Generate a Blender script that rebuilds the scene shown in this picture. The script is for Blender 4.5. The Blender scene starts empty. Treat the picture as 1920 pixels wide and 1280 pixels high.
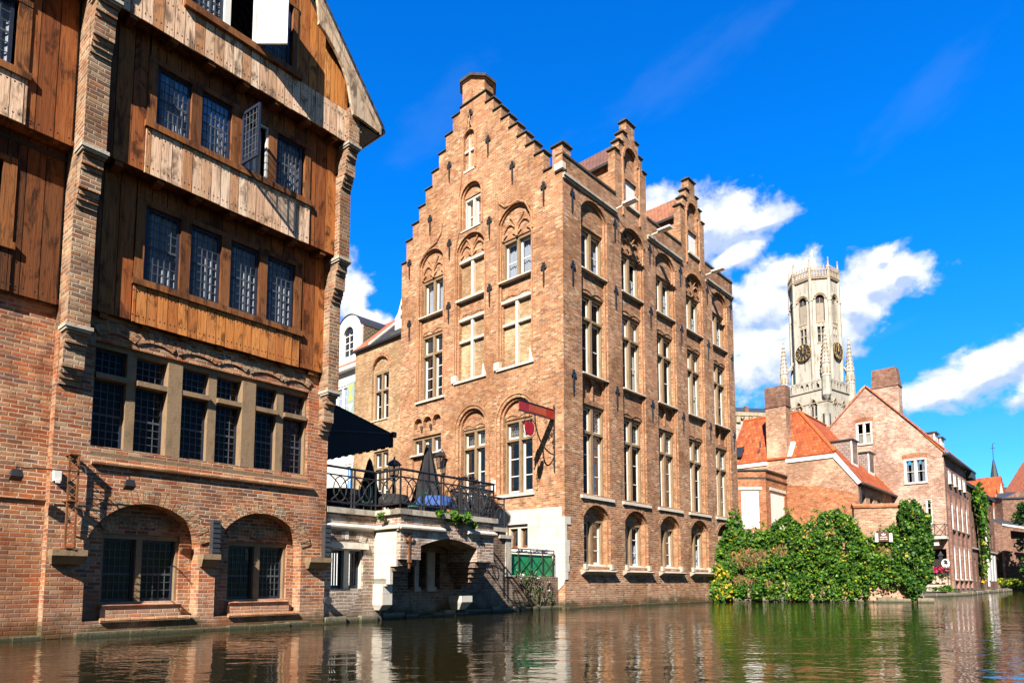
import bpy, bmesh, math, random
from mathutils import Vector, Matrix, noise
from mathutils.geometry import delaunay_2d_cdt
random.seed(7)
R = math.radians
SC = bpy.context.scene
COL = SC.collection

# ------------------------------------------------------------------ node DSL
class NT:
    def __init__(s, tree):
        s.t = tree
    def n(s, typ, **kw):
        nd = s.t.nodes.new(typ)
        for k, v in kw.items():
            setattr(nd, k, v)
        return nd
    def put(s, sock, v):
        if v is None:
            return
        if hasattr(v, 'is_output'):
            s.t.links.new(v, sock)
        else:
            if isinstance(v, (tuple, list)) and len(v) == 3 and sock.type == 'RGBA':
                v = (*v, 1)
            sock.default_value = v
    def m(s, op, a, b=None, c=None, clamp=False):
        nd = s.n('ShaderNodeMath', operation=op, use_clamp=clamp)
        s.put(nd.inputs[0], a); s.put(nd.inputs[1], b); s.put(nd.inputs[2], c)
        return nd.outputs[0]
    def v(s, op, a, b=None, out=0):
        nd = s.n('ShaderNodeVectorMath', operation=op)
        s.put(nd.inputs[0], a); s.put(nd.inputs[1], b)
        return nd.outputs[out]
    def mix(s, f, a, b, mode='MIX'):
        nd = s.n('ShaderNodeMix', data_type='RGBA', blend_type=mode)
        s.put(nd.inputs[0], f); s.put(nd.inputs[6], a); s.put(nd.inputs[7], b)
        return nd.outputs[2]
    def noise(s, vec, scale, detail=3, rough=.55, out=0, dist=0.0):
        nd = s.n('ShaderNodeTexNoise')
        s.put(nd.inputs['Vector'], vec)
        nd.inputs['Scale'].default_value = scale
        nd.inputs['Detail'].default_value = detail
        nd.inputs['Roughness'].default_value = rough
        nd.inputs['Distortion'].default_value = dist
        return nd.outputs[out]
    def white(s, vec, out=0):
        nd = s.n('ShaderNodeTexWhiteNoise', noise_dimensions='3D')
        s.put(nd.inputs['Vector'], vec)
        return nd.outputs[out]
    def ramp(s, f, stops, interp='LINEAR'):
        nd = s.n('ShaderNodeValToRGB')
        cr = nd.color_ramp
        cr.interpolation = interp
        while len(cr.elements) < len(stops):
            cr.elements.new(0.5)
        for e, (p, c) in zip(cr.elements, stops):
            e.position = p
            e.color = (*c, 1) if len(c) == 3 else c
        s.put(nd.inputs[0], f)
        return nd.outputs[0]
    def mr(s, x, a, b, c=0.0, d=1.0, smooth=True):
        nd = s.n('ShaderNodeMapRange', interpolation_type='SMOOTHSTEP' if smooth else 'LINEAR')
        s.put(nd.inputs[0], x); s.put(nd.inputs[1], a); s.put(nd.inputs[2], b)
        s.put(nd.inputs[3], c); s.put(nd.inputs[4], d)
        return nd.outputs[0]
    def xyz(s, vec):
        nd = s.n('ShaderNodeSeparateXYZ'); s.put(nd.inputs[0], vec)
        return nd.outputs[0], nd.outputs[1], nd.outputs[2]
    def comb(s, x=0.0, y=0.0, z=0.0):
        nd = s.n('ShaderNodeCombineXYZ')
        s.put(nd.inputs[0], x); s.put(nd.inputs[1], y); s.put(nd.inputs[2], z)
        return nd.outputs[0]
    def bump(s, h, strength=.5, dist=.02, nrm=None):
        nd = s.n('ShaderNodeBump')
        nd.inputs['Strength'].default_value = strength
        nd.inputs['Distance'].default_value = dist
        s.put(nd.inputs['Height'], h)
        if nrm is not None:
            s.put(nd.inputs['Normal'], nrm)
        return nd.outputs[0]

def new_mat(name):
    m = bpy.data.materials.new(name)
    m.use_nodes = True
    t = m.node_tree
    b = t.nodes['Principled BSDF']
    return m, NT(t), b

def uvxy(k):
    uv = k.n('ShaderNodeUVMap')
    x, y, _ = k.xyz(uv.outputs[0])
    return uv.outputs[0], x, y

def plain(name, col, rough=.6, var=.25, scale=6.0, metal=0.0, bump=.15, spec=.4):
    """painted / stone / metal surface with uneven tone and a little relief"""
    m, k, b = new_mat(name)
    geo = k.n('ShaderNodeNewGeometry')
    p = geo.outputs['Position']
    n1 = k.noise(p, scale, 5, .65)
    n2 = k.noise(p, scale * .17, 3, .5)
    f = k.mr(k.m('ADD', k.m('MULTIPLY', n1, .6), k.m('MULTIPLY', n2, .4)), .3, .7)
    dark = tuple(c * (1 - var) for c in col)
    lite = tuple(min(1, c * (1 + var * .45)) for c in col)
    k.put(b.inputs['Base Color'], k.mix(f, dark, lite))
    b.inputs['Roughness'].default_value = rough
    b.inputs['Metallic'].default_value = metal
    b.inputs['Specular IOR Level'].default_value = spec
    if bump:
        k.put(b.inputs['Normal'], k.bump(n1, bump, .02))
    return m

def brick(name, bw, bh, mw, cols, mortar, wash=(.6, .52, .42), wash_amt=.25, grime=.35, algae=True, seed=0.0, bumps=.6, contrast=1.0):
    """running-bond brickwork laid out on the UV map in metres"""
    m, k, b = new_mat(name)
    uv, x, y = uvxy(k)
    wob = k.noise(uv, 2.2, 2, .5, out=1)
    wx, wy, _ = k.xyz(wob)
    x = k.m('ADD', x, k.m('MULTIPLY', k.m('SUBTRACT', wx, .5), bw * .12))
    y = k.m('ADD', y, k.m('MULTIPLY', k.m('SUBTRACT', wy, .5), bh * .5))
    v = k.m('DIVIDE', y, bh)
    row = k.m('FLOOR', v)
    fv = k.m('FRACT', v)
    rj = k.white(k.comb(row, 3.1 + seed, .7))
    u = k.m('ADD', k.m('ADD', k.m('DIVIDE', x, bw), k.m('MULTIPLY', k.m('FLOORED_MODULO', row, 2.0), .5)), k.m('MULTIPLY', rj, .22))
    colid = k.m('FLOOR', u)
    fu = k.m('FRACT', u)
    h = k.white(k.comb(colid, row, seed))
    h2 = k.white(k.comb(colid, row, seed + 9.3))
    n = len(cols)
    base = k.ramp(h, [(i / n, c) for i, c in enumerate(cols)], 'CONSTANT')
    # tone inside each brick and over the wall
    fine = k.noise(uv, 38, 4, .7)
    big = k.noise(uv, .55, 4, .6, dist=.4)
    base = k.mix(k.m('MULTIPLY', k.m('SUBTRACT', h2, .4), 1.0, clamp=True), base, tuple(c * .3 for c in cols[0]))
    base = k.mix(k.mr(fine, .35, .75, 0, .35), base, (.09, .055, .035))
    eu = k.m('ABSOLUTE', k.m('SUBTRACT', fu, .5))
    ev = k.m('ABSOLUTE', k.m('SUBTRACT', fv, .5))
    ragged = k.m('MULTIPLY', k.m('SUBTRACT', k.noise(uv, 26, 3, .65), .5), .3)
    mu = k.mr(k.m('ADD', eu, k.m('MULTIPLY', ragged, bh / bw)), .5 - mw / bw * 1.5, .5 - mw / bw * .5)
    mv = k.mr(k.m('ADD', ev, ragged), .5 - mw / bh * 1.5, .5 - mw / bh * .5)
    mort = k.m('MAXIMUM', mu, mv)
    mcol = k.mix(k.mr(big, .35, .65), mortar, tuple(c * .55 for c in mortar))
    col = k.mix(mort, base, mcol)
    # lime wash left on the faces, soot and water stains
    wf = k.m('MULTIPLY', k.mr(k.noise(uv, 1.1, 5, .7), .5, .72), wash_amt)
    col = k.mix(wf, col, wash)
    gf = k.m('MULTIPLY', k.mr(k.noise(k.v('MULTIPLY', uv, (1.6, .5, 1)), 1.3, 5, .65), .52, .78), grime)
    col = k.mix(gf, col, (.045, .032, .025))
    if algae:
        geo = k.n('ShaderNodeNewGeometry')
        _, _, pz = k.xyz(geo.outputs['Position'])
        pz = k.m('ADD', pz, k.m('MULTIPLY', k.m('SUBTRACT', k.noise(uv, 1.6, 4, .6), .5), .9))
        col = k.mix(k.mr(pz, .95, .25, 0, .5), col, tuple(min(1, c * .8) for c in mortar))
        col = k.mix(k.mr(pz, .42, .1, 0, .92), col, (.05, .052, .024))
    patch = k.noise(uv, .33, 5, .6, dist=.6)
    mott = k.noise(uv, 2.6, 5, .7)
    col = k.mix(k.mr(mott, .48, .68, 0, .65), col, tuple(c * .38 for c in cols[0]))
    col = k.mix(k.mr(mott, .46, .28, 0, .3), col, tuple(min(1, c * 1.25) for c in mortar))
    streak = k.noise(k.v('MULTIPLY', uv, (3.2, .28, 1)), 1.0, 4, .6)
    col = k.mix(k.mr(patch, .44, .66, 0, .5), col, tuple(c * .42 for c in cols[0]))
    col = k.mix(k.mr(patch, .5, .3, 0, .3), col, tuple(min(1, c * 1.5 + .03) for c in cols[-2]))
    col = k.mix(k.mr(streak, .56, .74, 0, grime * .9), col, (.05, .035, .026))
    if contrast != 1.0:
        bc = k.n('ShaderNodeHueSaturation'); bc.inputs['Saturation'].default_value = contrast
        k.put(bc.inputs['Color'], col); col = bc.outputs[0]
    k.put(b.inputs['Base Color'], col)
    b.inputs['Roughness'].default_value = .88
    b.inputs['Specular IOR Level'].default_value = .2
    hgt = k.m('ADD', k.m('SUBTRACT', 1.0, mort), k.m('MULTIPLY', fine, .5))
    hgt = k.m('ADD', hgt, k.m('MULTIPLY', h2, .5))
    k.put(b.inputs['Normal'], k.bump(hgt, bumps, .012))
    return m

def boards(name, cols, grey, grey_amt, w=.29, seed=0.0):
    """weathered upright planks: one tone per plank, grain, knots, bleached patches"""
    m, k, b = new_mat(name)
    uv, x, y = uvxy(k)
    bid = k.m('FLOOR', k.m('DIVIDE', x, w))
    h = k.white(k.comb(bid, seed, 1.7))
    h2 = k.white(k.comb(bid, seed, 5.7))
    g = k.noise(k.comb(k.m('ADD', k.m('MULTIPLY', x, 26), k.m('MULTIPLY', h, 40)), k.m('ADD', k.m('MULTIPLY', y, 1.3), k.m('MULTIPLY', h2, 30)), h), 1.0, 5, .6, dist=1.3)
    g2 = k.noise(k.comb(k.m('ADD', k.m('MULTIPLY', x, 7), k.m('MULTIPLY', h, 17)), k.m('ADD', k.m('MULTIPLY', y, .9), k.m('MULTIPLY', h2, 13)), 3.0), 1.0, 4, .6, dist=.8)
    n = len(cols)
    base = k.ramp(h, [(i / max(1, n - 1), c) for i, c in enumerate(cols)])
    col = k.mix(k.mr(g, .46, .72, 0, .8), base, tuple(c * .35 for c in cols[0]))
    col = k.mix(k.mr(g2, .52, .76, 0, .65), col, tuple(c * .35 for c in cols[0]))
    gf = k.mr(k.m('ADD', g2, k.m('MULTIPLY', h2, .25)), .75 - grey_amt * .5, .35, 0, 1)
    col = k.mix(k.m('MULTIPLY', gf, grey_amt), col, grey)
    blot = k.noise(k.comb(k.m('ADD', k.m('MULTIPLY', x, 3.5), k.m('MULTIPLY', h, 9)), k.m('ADD', k.m('MULTIPLY', y, 1.6), k.m('MULTIPLY', h2, 21)), 7.0), 1.0, 4, .65, dist=.5)
    col = k.mix(k.mr(blot, .50, .66, 0, .9), col, tuple(c * .22 for c in cols[0]))
    seam = k.mr(k.m('ABSOLUTE', k.m('SUBTRACT', k.m('FRACT', k.m('DIVIDE', x, w)), .5)), .44, .5, 0, .6)
    col = k.mix(seam, col, tuple(c * .3 for c in cols[0]))
    fx = k.m('FRACT', k.m('DIVIDE', x, w))
    k.put(b.inputs['Base Color'], col)
    b.inputs['Roughness'].default_value = .75
    b.inputs['Specular IOR Level'].default_value = .25
    k.put(b.inputs['Normal'], k.bump(k.m('ADD', g, k.m('MULTIPLY', g2, .5)), .6, .012))
    return m

def tiles(name, cols, tw, th, rough=.7, moss=(.1, .09, .05), moss_amt=.3, seed=0.0):
    """roof tiles in courses up the slope"""
    m, k, b = new_mat(name)
    uv, x, y = uvxy(k)
    v = k.m('DIVIDE', y, th)
    row = k.m('FLOOR', v); fv = k.m('FRACT', v)
    u = k.m('ADD', k.m('DIVIDE', x, tw), k.m('MULTIPLY', k.m('FLOORED_MODULO', row, 2.0), .5))
    fu = k.m('FRACT', u)
    h = k.white(k.comb(k.m('FLOOR', u), row, seed))
    n = len(cols)
    col = k.ramp(h, [(i / max(1, n - 1), c) for i, c in enumerate(cols)])
    gap = k.m('MAXIMUM', k.mr(fv, .16, .02), k.mr(k.m('ABSOLUTE', k.m('SUBTRACT', fu, .5)), .40, .49))
    col = k.mix(k.m('MULTIPLY', gap, .75), col, tuple(c * .22 for c in cols[0]))
    mf = k.mr(k.noise(uv, .8, 5, .7), .5, .75, 0, moss_amt)
    col = k.mix(mf, col, moss)
    k.put(b.inputs['Base Color'], col)
    b.inputs['Roughness'].default_value = rough
    hg = k.m('ADD', k.m('MULTIPLY', k.m('SINE', k.m('MULTIPLY', fu, math.pi)), .6), k.m('SUBTRACT', 1.0, fv))
    k.put(b.inputs['Normal'], k.bump(hg, .8, .03))
    return m

def stone(name, col, dark, rough=.8, amt=.5, scale=1.4, joint=None, algae=False):
    m, k, b = new_mat(name)
    uv, x, y = uvxy(k)
    n1 = k.noise(uv, scale, 6, .7)
    n2 = k.noise(k.v('MULTIPLY', uv, (2.4, .5, 1)), scale * 1.6, 5, .65)
    n3 = k.noise(uv, 24, 4, .7)
    f = k.m('MULTIPLY', k.mr(k.m('MULTIPLY', k.m('ADD', n1, n2), .5), .47, .66), amt)
    c = k.mix(f, col, dark)
    c = k.mix(k.mr(n3, .5, .8, 0, .4), c, tuple(q * .4 for q in col))
    if algae:
        _, _, pz = k.xyz(k.n('ShaderNodeNewGeometry').outputs['Position'])
        pz = k.m('ADD', pz, k.m('MULTIPLY', k.m('SUBTRACT', n3, .5), .25))
        c = k.mix(k.mr(pz, .16, .0, 0, .95), c, (.03, .036, .012))
    if joint:
        bw, bh = joint
        row = k.m('FLOOR', k.m('DIVIDE', y, bh))
        fu = k.m('FRACT', k.m('ADD', k.m('DIVIDE', x, bw), k.m('MULTIPLY', k.white(k.comb(row, 1, 2)), .9)))
        fv = k.m('FRACT', k.m('DIVIDE', y, bh))
        j = k.m('MAXIMUM', k.mr(k.m('ABSOLUTE', k.m('SUBTRACT', fu, .5)), .485, .498), k.mr(k.m('ABSOLUTE', k.m('SUBTRACT', fv, .5)), .465, .495))
        c = k.mix(k.m('MULTIPLY', j, .55), c, tuple(q * .35 for q in col))
    k.put(b.inputs['Base Color'], c)
    b.inputs['Roughness'].default_value = rough
    b.inputs['Specular IOR Level'].default_value = .25
    k.put(b.inputs['Normal'], k.bump(k.m('ADD', n3, n1), .4, .02))
    return m

def glass(name, tint=(.75, .8, .85), wav=.25, refl=.3):
    m, k, b = new_mat(name)
    t = k.t
    t.nodes.remove(b)
    geo = k.n('ShaderNodeNewGeometry')
    nz = k.noise(geo.outputs['Position'], 1.7, 2, .5)
    bp = k.bump(nz, wav, .06)
    fr = k.n('ShaderNodeFresnel'); fr.inputs['IOR'].default_value = 1.55
    k.put(fr.inputs['Normal'], bp)
    tr = k.n('ShaderNodeBsdfTransparent'); tr.inputs[0].default_value = (*tint, 1)
    gl = k.n('ShaderNodeBsdfGlossy'); gl.inputs['Roughness'].default_value = .03
    k.put(gl.inputs['Normal'], bp)
    mx = k.n('ShaderNodeMixShader')
    k.put(mx.inputs[0], k.m('MULTIPLY', fr.outputs[0], refl, clamp=True))
    k.put(mx.inputs[1], tr.outputs[0]); k.put(mx.inputs[2], gl.outputs[0])
    k.put(t.nodes['Material Output'].inputs[0], mx.outputs[0])
    return m

def leaf(name, col, var=.5):
    m, k, b = new_mat(name)
    geo = k.n('ShaderNodeNewGeometry')
    rnd = geo.outputs['Random Per Island']
    cl = k.noise(geo.outputs['Position'], 1.3, 3, .6)
    f = k.m('ADD', k.m('MULTIPLY', rnd, .6), k.m('MULTIPLY', cl, .5))
    c = k.ramp(f, [(.2, tuple(q * (1 - var) for q in col)), (.55, col), (.9, (min(1, col[0] * 1.9), min(1, col[1] * 1.45), col[2] * .9))])
    k.put(b.inputs['Base Color'], c)
    b.inputs['Roughness'].default_value = .5
    b.inputs['Specular IOR Level'].default_value = .35
    tr = k.n('ShaderNodeBsdfTranslucent'); k.put(tr.inputs[0], c)
    mx = k.n('ShaderNodeMixShader'); mx.inputs[0].default_value = .3
    k.put(mx.inputs[1], b.outputs[0]); k.put(mx.inputs[2], tr.outputs[0])
    k.put(k.t.nodes['Material Output'].inputs[0], mx.outputs[0])
    return m

M = {}
M['brick_left'] = brick('old_brick_red', .235, .078, .010,
    [(.46, .155, .075), (.56, .17, .075), (.40, .20, .115), (.52, .27, .15), (.44, .2, .11), (.18, .1, .085), (.62, .33, .18), (.58, .22, .09), (.30, .18, .13), (.50, .24, .13), (.43, .125, .06), (.48, .32, .2)],
    (.60, .44, .32), wash=(.6, .42, .28), wash_amt=.25, grime=.38, contrast=1.05)
M['brick_pier'] = brick('pier_brick', .24, .085, .011,
    [(.38, .15, .06), (.44, .14, .05), (.36, .23, .13), (.46, .30, .16), (.30, .2, .13), (.19, .11, .08), (.52, .33, .18), (.48, .2, .08)],
    (.55, .42, .3), wash=(.6, .45, .3), wash_amt=.3, grime=.25, seed=3.0, contrast=.95)
M['brick_main'] = brick('canal_house_brick', .26, .084, .012,
    [(.54, .23, .105), (.60, .28, .13), (.47, .19, .09), (.66, .36, .185), (.57, .25, .11), (.24, .105, .065), (.73, .47, .28), (.58, .295, .145), (.36, .15, .08), (.52, .19, .08)],
    (.62, .45, .32), wash=(.66, .48, .34), wash_amt=.45, grime=.42, seed=5.0, contrast=1.03)
M['brick_river'] = brick('canal_side_brick', .26, .084, .012,
    [(.49, .21, .095), (.57, .25, .115), (.41, .175, .085), (.62, .345, .18), (.53, .235, .105), (.19, .09, .058), (.70, .46, .285), (.55, .28, .14), (.32, .14, .075), (.50, .185, .08)],
    (.55, .40, .29), wash=(.58, .43, .31), wash_amt=.4, grime=.5, seed=8.0, contrast=1.03)
M['brick_moulded'] = brick('moulded_brick', .22, .07, .008,
    [(.56, .245, .115), (.62, .29, .14), (.48, .19, .09), (.65, .36, .185)], (.60, .42, .27), wash_amt=.2, grime=.15, algae=False, seed=4.0)
M['brick_wing'] = brick('pale_wing_brick', .22, .07, .01,
    [(.52, .30, .14), (.58, .37, .2), (.48, .25, .11), (.62, .42, .25), (.42, .2, .1)], (.62, .45, .3), wash_amt=.3, grime=.15, algae=False, seed=6.0)
M['brick_pink'] = brick('pink_brick', .27, .085, .014,
    [(.52, .27, .19), (.58, .34, .25), (.47, .21, .14), (.62, .42, .33), (.33, .16, .12), (.66, .48, .38), (.5, .24, .16)],
    (.68, .56, .47), wash=(.68, .55, .46), wash_amt=.5, grime=.15, seed=11.0)
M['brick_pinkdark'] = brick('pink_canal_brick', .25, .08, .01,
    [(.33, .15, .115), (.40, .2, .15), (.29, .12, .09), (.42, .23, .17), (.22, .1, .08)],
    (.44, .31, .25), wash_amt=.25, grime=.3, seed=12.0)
M['brick_orange'] = brick('orange_brick', .24, .075, .009,
    [(.50, .155, .055), (.55, .185, .065), (.44, .125, .05), (.58, .25, .11), (.38, .11, .05)],
    (.56, .34, .22), wash_amt=.15, grime=.1, seed=14.0, algae=False)
M['brick_buff'] = brick('buff_pink_brick', .24, .08, .011,
    [(.55, .28, .17), (.62, .36, .23), (.48, .22, .13), (.66, .44, .3), (.38, .16, .1)],
    (.66, .48, .36), wash_amt=.3, grime=.12, seed=15.0, algae=False)
M['brick_far'] = brick('far_brown_brick', .3, .1, .012,
    [(.25, .11, .075), (.31, .145, .10), (.21, .095, .07), (.35, .19, .135)], (.33, .23, .18), wash_amt=.2, grime=.35, seed=16.0)
M['brick_lime'] = brick('limewashed_brick', .26, .085, .014,
    [(.44, .28, .2), (.54, .40, .31), (.38, .2, .135), (.56, .46, .38), (.3, .2, .15), (.42, .18, .11)], (.62, .54, .46), wash=(.74, .68, .6), wash_amt=.9, grime=.45, seed=18.0)
M['brick_dark'] = brick('dark_terrace_brick', .26, .085, .012,
    [(.2, .12, .085), (.27, .17, .12), (.15, .095, .07), (.3, .2, .15), (.24, .1, .06)], (.36, .29, .22), wash=(.45, .4, .34), wash_amt=.5, grime=.7, seed=19.0)  # darker brick tones for the set-back terrace walls and corbels
M['boards'] = boards('weathered_oak_boards', [(.26, .070, .016), (.42, .125, .028), (.12, .034, .012), (.34, .095, .022), (.20, .056, .015), (.50, .17, .042)], (.55, .28, .12), .18, seed=1.0)
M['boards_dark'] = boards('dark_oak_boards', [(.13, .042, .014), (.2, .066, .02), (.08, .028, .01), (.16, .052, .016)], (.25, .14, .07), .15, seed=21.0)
M['boards_bleached'] = boards('sun_bleached_boards', [(.78, .48, .30), (.86, .60, .42), (.50, .22, .09), (.88, .66, .48)], (.95, .70, .50), .5, w=.2, seed=2.0)
M['boards_warm'] = boards('warm_oak_boards', [(.60, .21, .05), (.74, .31, .085), (.36, .10, .024), (.66, .25, .065)], (.8, .42, .18), .2, w=.2, seed=4.0)
M['boards_grey'] = boards('grey_bargeboard', [(.6, .44, .31), (.68, .52, .38), (.5, .34, .22)], (.76, .63, .5), .7, w=.24, seed=6.0)
M['beam'] = boards('dark_oak_beam', [(.22, .075, .022), (.3, .11, .033)], (.34, .2, .1), .2, w=5.0, seed=9.0)
M['mullion'] = stone('sandstone_mullion', (.29, .195, .115), (.11, .075, .045), amt=.6, scale=2.5)
M['stone_white'] = stone('white_stone', (.66, .6, .51), (.3, .26, .21), amt=.55, scale=2.0)
M['stone_wall'] = stone('limewashed_stone', (.62, .57, .5), (.36, .29, .23), amt=.5, scale=1.0, joint=(.8, .35))
M['stone_terrace'] = stone('weathered_coping_stone', (.5, .44, .36), (.15, .12, .09), amt=.8, scale=1.6)
M['stone_base'] = stone('canal_plinth_stone', (.26, .22, .16), (.07, .065, .035), amt=.8, scale=1.5, joint=(.7, .22), algae=True)
M['belfry_stone'] = stone('pale_tower_stone', (.50, .46, .40), (.17, .145, .11), amt=.85, scale=.3, joint=(1.6, .7))
M['belfry_ochre'] = stone('ochre_tower_stone', (.44, .35, .25), (.2, .15, .1), amt=.7, scale=.6)
M['belfry_louvre'] = stone('dark_louvre_stone', (.34, .29, .24), (.18, .14, .1), amt=.6, scale=.8)  # louvre panels in a darker tone than the ochre mouldings
M['belfry_dark'] = plain('tower_opening_dark', (.05, .045, .05), .9, .2, 2)
M['cap_tile'] = plain('dark_mossy_cap', (.075, .065, .05), .85, .5, 5)
M['iron'] = plain('black_iron', (.025, .024, .026), .5, .3, 14, spec=.5)
M['iron_grey'] = plain('grey_painted_iron', (.05, .05, .056), .45, .3, 14, spec=.5)
M['white_paint'] = plain('white_paint', (.80, .78, .74), .45, .12, 5)
M['white_shutter'] = plain('white_shutter_paint', (.84, .83, .81), .5, .08, 3, bump=.05)
M['blue_frame'] = plain('blue_black_frame', (.025, .032, .06), .4, .3, 9)
M['glass'] = glass('window_glass')
M['glass_dark'] = plain('dark_far_glass', (.03, .035, .045), .08, .2, .5, bump=.05, spec=.6)
M['lead'] = plain('lead_came', (.085, .09, .105), .5, .2, 20)
M['curtain'] = plain('net_curtain', (.62, .62, .66), .9, .15, 8)
M['curtain_warm'] = plain('lace_curtain', (.66, .58, .46), .9, .3, 20)
M['interior'] = plain('dim_interior', (.035, .028, .024), .9, .3, 1.5)  # near-black colour puts the dimness of the rooms into their lining
M['fabric_black'] = plain('black_awning_fabric', (.012, .012, .015), .8, .2, 3)
M['fabric_grey'] = plain('charcoal_parasol_fabric', (.022, .021, .024), .85, .3, 5)
M['green_paint'] = plain('green_paint', (.02, .30, .10), .5, .25, 2.5)
M['red_sign'] = plain('red_sign_paint', (.32, .018, .012), .45, .3, 6)
M['red_panel'] = plain('worn_orange_red_panel', (.40, .075, .022), .5, .3, 8)
M['red_bright'] = plain('red_emblem_paint', (.36, .008, .008), .45, .15, 6)
M['rust'] = plain('rusted_iron', (.22, .085, .03), .85, .5, 14)
M['roof_orange'] = tiles('orange_pantiles', [(.40, .07, .016), (.52, .105, .024), (.27, .05, .014), (.58, .15, .045)], .26, .36, moss_amt=.5)
M['roof_brown'] = tiles('brown_roof_tiles', [(.16, .075, .055), (.22, .1, .07), (.12, .06, .05)], .2, .26, moss_amt=.3, seed=2.0)
M['roof_rust'] = tiles('rusty_roof_tiles', [(.32, .12, .06), (.4, .16, .08), (.2, .085, .055)], .2, .26, moss_amt=.35, seed=3.0)
M['roof_slate'] = tiles('dark_mossy_slates', [(.028, .026, .028), (.045, .04, .036), (.02, .02, .024), (.08, .065, .045)], .22, .24, moss_amt=.35, seed=4.0)
M['roof_red'] = tiles('red_roof_tiles', [(.42, .12, .06), (.5, .16, .08), (.35, .1, .05)], .22, .28, moss_amt=.2, seed=5.0)
M['shingle'] = tiles('olive_shingles', [(.26, .23, .15), (.32, .28, .18), (.2, .18, .12)], .3, .12, moss_amt=.3, seed=6.0)
M['cladding'] = tiles('brown_dormer_slates', [(.25, .19, .17), (.3, .23, .2), (.21, .16, .15)], .3, .2, moss_amt=.1, seed=7.0)
M['ridge'] = plain('ridge_tile', (.5, .13, .035), .7, .3, 4)
M['slate_far'] = plain('blue_grey_slate', (.05, .06, .075), .6, .3, 2)
M['leaf_a'] = leaf('ivy_leaf', (.038, .13, .014))
M['leaf_b'] = leaf('bright_leaf', (.11, .25, .022))
M['leaf_c'] = leaf('yellow_leaf', (.42, .36, .035))
M['leaf_d'] = leaf('dark_leaf', (.022, .075, .014))
M['dry'] = leaf('dry_stems', (.30, .185, .085), .6)
M['bark'] = plain('bark', (.16, .12, .08), .9, .4, 9)
M['flower_red'] = leaf('red_petal', (.55, .02, .06), .3)
M['flower_pink'] = leaf('pink_petal', (.65, .06, .3), .3)
M['cloth_blue'] = plain('blue_tablecloth', (.035, .1, .34), .8, .3, 4)
M['cloth_pale'] = plain('pale_blue_tablecloth', (.3, .5, .68), .8, .3, 4)
M['cloth_teal'] = plain('dark_green_chair_paint', (.03, .16, .13), .5, .3, 6)
M['wood_post'] = boards('pale_timber', [(.55, .26, .09), (.6, .3, .11)], (.5, .35, .2), .2, w=3.0, seed=12.0)
M['gold'] = plain('gilded_numerals', (.65, .45, .16), .35, .2, 4, metal=.4)
M['clock'] = plain('clock_face_black', (.025, .024, .03), .5, .3, 1.5)
M['plate_brown'] = plain('brown_sign_plate', (.11, .045, .04), .5, .2, 4)
M['yellow_paint'] = plain('ochre_diamond_paint', (.75, .5, .12), .6, .1, 4)
M['teal_paint'] = plain('grey_green_shutter_paint', (.3, .4, .36), .6, .1, 4)

# ------------------------------------------------------------------ mesh builder
def fB(u, o, z):           # facade along local X, outwards is -Y
    return (u, -o, z)
def fC(u, o, z):           # gable facade along local Y, outwards is -X
    return (-o, u, z)

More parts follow.
